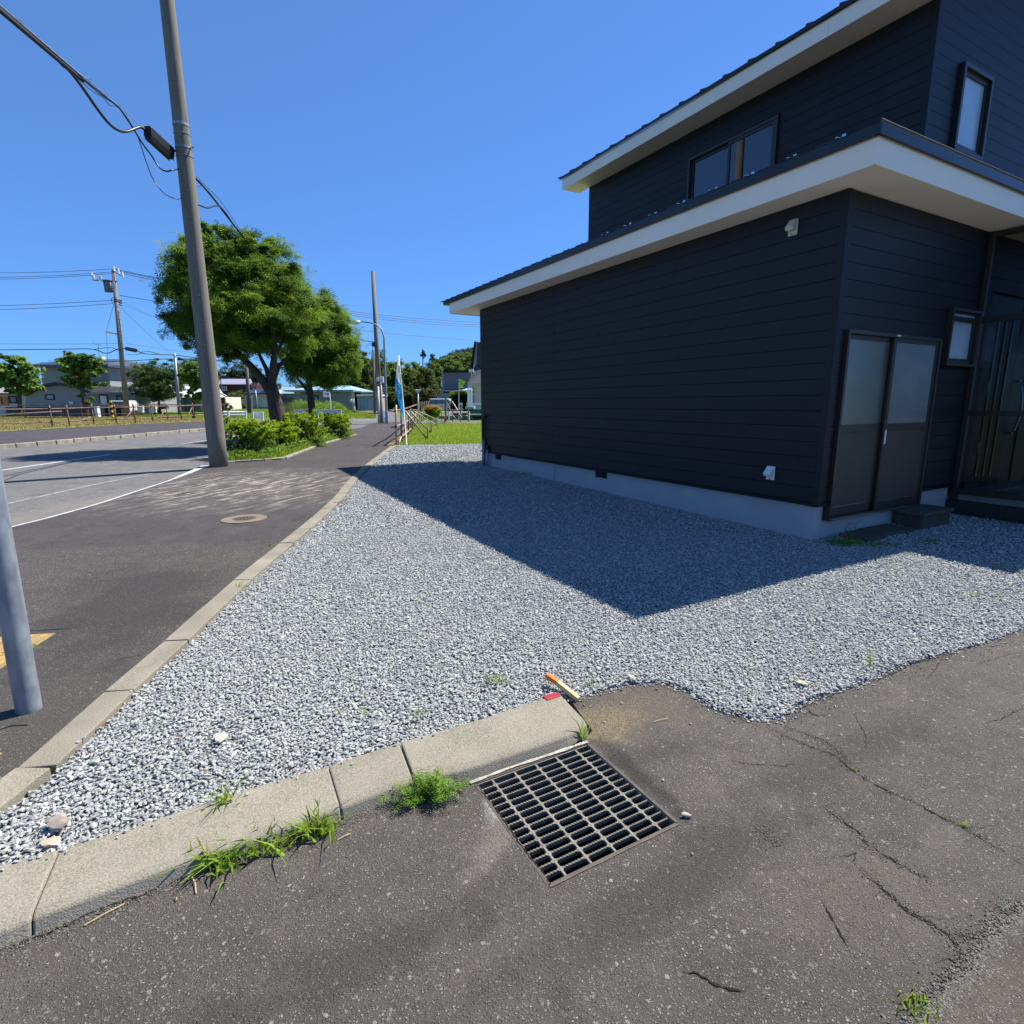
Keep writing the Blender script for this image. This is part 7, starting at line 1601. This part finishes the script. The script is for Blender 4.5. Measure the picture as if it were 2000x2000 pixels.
far_tree('reddish bare looking tree behind the brown roof',240,812,75,[(238,742,10,6),(246,748,9,7)],380,.14,leafmat('plum_leaf',(.07,.04,.04),(.13,.08,.07)),[(240,770),(240,748)],86,clumps=24)
far_tree('round olive green bush growing by the maroon house',455,812,66,[(445,782,16,15),(463,775,14,12),(452,792,20,10),(437,797,9,8)],2400,.13,M_cherry,None,87,clumps=70,name='bush')
far_tree('dark small shrub behind the guard fence right of the concrete pole',442,812,42,[(443,795,8,8)],300,.1,M_cherry,None,96,clumps=14,name='bush')
g_='pale trees behind the maroon house'
for i,(u,v,a,c_,lb) in enumerate(((446,728,18,16,'pale tree behind the maroon roof, leftmost'),(470,725,16,20,'pale pointed tree behind the maroon roof, second from left'),(495,730,14,20,'pale tree behind the leaning pole'),(516,735,18,20,'pale tree showing under the large rowan fork'))):
    far_tree(lb,u,800,110,[(u,v,a,c_),(u-6,v+14,a,c_),(u+8,v+18,a,c_)],1400,.30,M_far,[(u,780)],90+i,clumps=60,group=g_)
g_='woodland trees closing the far end of the street'
wd_specs=[(640,740,26,44,88,1),(668,722,26,48,84,0),(695,712,34,42,80,0),(716,735,30,40,84,0),(745,725,26,40,86,0),(765,742,24,38,80,1),(790,740,24,36,90,1),(812,738,24,34,94,1),(838,748,22,32,92,0),(856,735,22,32,98,1),(700,765,22,20,72,0),(760,775,26,20,70,0),(795,775,24,22,68,0),(825,780,16,20,66,0),(680,760,20,26,78,0),(876,712,26,22,112,1),(905,706,26,22,116,1),(930,715,22,24,118,1),(738,765,18,26,74,0)]
names=['left edge of the wood, half hidden by the small rowan','dark tree beside the small rowan crown','large round dark tree behind the second pole','dark tree left of the slender wood pole','tall tree between second pole and street lamp','bright tree right of the street lamp','tree directly behind the tip of the banner','mid green tree left of the conifer','dark tree behind the conifer','tree rising left of the grey box building','low dark tree above the pale shed','low dark tree at the street end','low bright tree behind the banner','dark low tree behind the sign back','low dark tree left of the pale shed','light green tree over the grey box building, left','light green tree over the grey box building, middle','light green tree over the grey box building, right','dark tree filling the gap by the second pole']
M_darkwood=leafmat('dark_wood_leaf',(.035,.07,.018),(.11,.16,.035),trans=.35)
M_brightwood=leafmat('bright_wood_leaf',(.06,.12,.025),(.17,.25,.05),trans=.4)  # brighter leaf green, picked per tree by its flag
for i,((u,v,a,c_,y,br),nm) in enumerate(zip(wd_specs,names)):
    rn=random.Random(i); lb=[(u+rn.uniform(-.5,.5)*a,v+rn.uniform(-.5,.6)*c_,a*rn.uniform(.45,.75),c_*rn.uniform(.35,.6),rn.uniform(-2,2)) for _ in range(7)]+[(u,v+c_*.5,a,c_*.6,0)]
    far_tree('woodland '+nm,u,800,y,lb,3300,.30,M_brightwood if br else M_darkwood,[(u,790),(u,v+10)],100+i,clumps=130,cl=.15,group=g_,tr=.3)
far_tree('olive brown layered conifer behind the parked van',822,800,60,[(815,752,14,9),(818,738,10,8),(826,765,20,8),(830,778,24,8),(836,788,26,8),(845,782,12,6)],3000,.15,leafmat('conifer_leaf',(.05,.055,.015),(.12,.11,.03),trans=.15),[(822,790),(820,745)],121,clumps=110,cl=.13,name='conifer')
# hills: real ground with a canopy
hm=MB(); nx,ny=60,10; V=[]
def hz(u,y):
    f=(y-130)/190; 
    pr=max(0,1-((u-915)/85)**2)*21+max(0,1-((u-815)/60)**2)*8+max(0,1-((u-700)/130)**2)*4+max(0,1-((u-1000)/100)**2)*20+4
    return gz(y)+min(pr,25)*min(1,max(0,f)*1.1)
for j in range(ny+1):
    y=130+190*j/ny
    for i in range(nx+1):
        u=480+620*i/nx; x=(u-1000)/F_PX*y; V.append((x,y,hz(u,y)+noise.noise(Vector((x*.03,y*.03,0)))*3*j/ny))
hm.add(V,[(j*(nx+1)+i,j*(nx+1)+i+1,(j+1)*(nx+1)+i+1,(j+1)*(nx+1)+i) for j in range(ny) for i in range(nx)])
tag(hm.build('hills',mat('hill_ground',(.05,.08,.03),.95),smooth=True),kind='structure')
r=np.random.default_rng(9); n=900; U=r.uniform(490,1080,n); Y=r.uniform(135,318,n)
lb=[]; 
for u,y in zip(U,Y):
    z=hz(u,y); x=(u-1000)/F_PX*y; s_=r.uniform(1.8,3.4); lb.append(((x,y,z+s_*.7),(s_,s_,s_*.85),1))
foliage('hill_forest',lb,90000,.75,T_spray(5,5),M_hill,None,clumps=9000,cl=.18,shell=.9,seed=131,kind='stuff')
for (u,v,s_,lb_) in ((826,683,1,'tall bare topped tree standing up on the hill crest, left'),(845,690,1,'round small tree standing up on the hill crest, right')):
    far_tree(lb_,u,712,300,[(u,v+4,3.5,3),(u-1,v+9,4.5,3.5),(u+2,v+13,4,3)],160,.7,M_hill,[(u,v)],140+u,clumps=22,group='lone trees on the hill crest',tr=.6)
# far treeline mass left and right outside the gaps, ground cover
lb=[]
for k in range(46):
    x=-150+k*4.2; 
    if x<-62: lb.append(((x,118+r.uniform(-4,4),3.2+r.uniform(0,1.5)),(5,3,3.5+r.uniform(0,1.5)),1))
foliage('far_treeline',lb,9000,.5,T_spray(5,5),M_far,None,clumps=400,cl=.2,seed=151,kind='stuff')
lb=[]
for k in range(40): lb.append(((20+k*4.0,110+r.uniform(-5,5),3.8),(5,3,5+r.uniform(0,1.5)),1))
foliage('far_treeline',lb,9000,.5,T_spray(5,5),M_far,None,clumps=400,cl=.2,seed=152,kind='stuff')
# tall weeds behind the guard beam, and grass lots
def area_grass(name,u0,u1,y0,y1,n,h_,wd_g,m,z0=-.05,lean=.3,seed=1,tag_stuff=True):
    r=np.random.default_rng(seed); Y=r.uniform(y0,y1,n); U=r.uniform(u0,u1,n); X=(U-1000)/F_PX*(Y*.985+.2)
    return grass(name,X,Y,h_,wd_g,m,z0=z0,lean=lean,seed=seed)
def weed_mass(name,u0,u1,y0,y1,n,hmax,wd_g,m,seed,lean):
    r=np.random.default_rng(seed); Y=r.uniform(y0,y1,n); U=r.uniform(u0,u1,n); X=(U-1000)/F_PX*(Y*.985+.2)
    e=np.clip((U-u0)/25,0.25,1)*np.clip((u1-U)/30,.2,1)*np.clip((Y-y0)/2.5,.35,1); nz=np.array([.75+.55*noise.noise(Vector((x*.45,y*.45,0))) for x,y in zip(X,Y)])
    h=np.clip(hmax*e*nz*r.uniform(.55,1.1,n),.12,3); grass(name,X,Y,h,wd_g,m,z0=-.05,lean=lean,seed=seed)
    P=np.stack([X,Y,.012*np.clip(Y-5,0,55)-.05+h*r.uniform(.4,1,n)],1)[:n//2]; V,Fq,t=replicate(*T_spray(6,9),P,frames(r.normal(size=(len(P),3))+[0,0,.8],r.uniform(0,6.28,len(P))),r.uniform(.10,.22,len(P)),np.clip(r.normal(.55,.22,len(P)),0,1)); npmesh('weed_leaves',V,Fq,m,tint=t)['kind']='stuff'
weed_mass('tall_weeds',553,694,41,53,7000,1.25,.05,M_weed,201,.5); weed_mass('tall_weeds',556,690,40.5,50,3500,.95,.06,M_grass,202,.8)
area_grass('lot_grass',440,560,40,58,7000,.30,.05,M_grass,seed=203); area_grass('lot_grass',255,440,40,50,9000,.22,.04,M_grass,seed=204)
area_grass('roadside_grass',600,735,39.5,42,3500,.25,.05,M_grass,seed=205)
area_grass('tall_weeds',555,600,39.5,46,1500,.9,.05,M_cherry,seed=206)
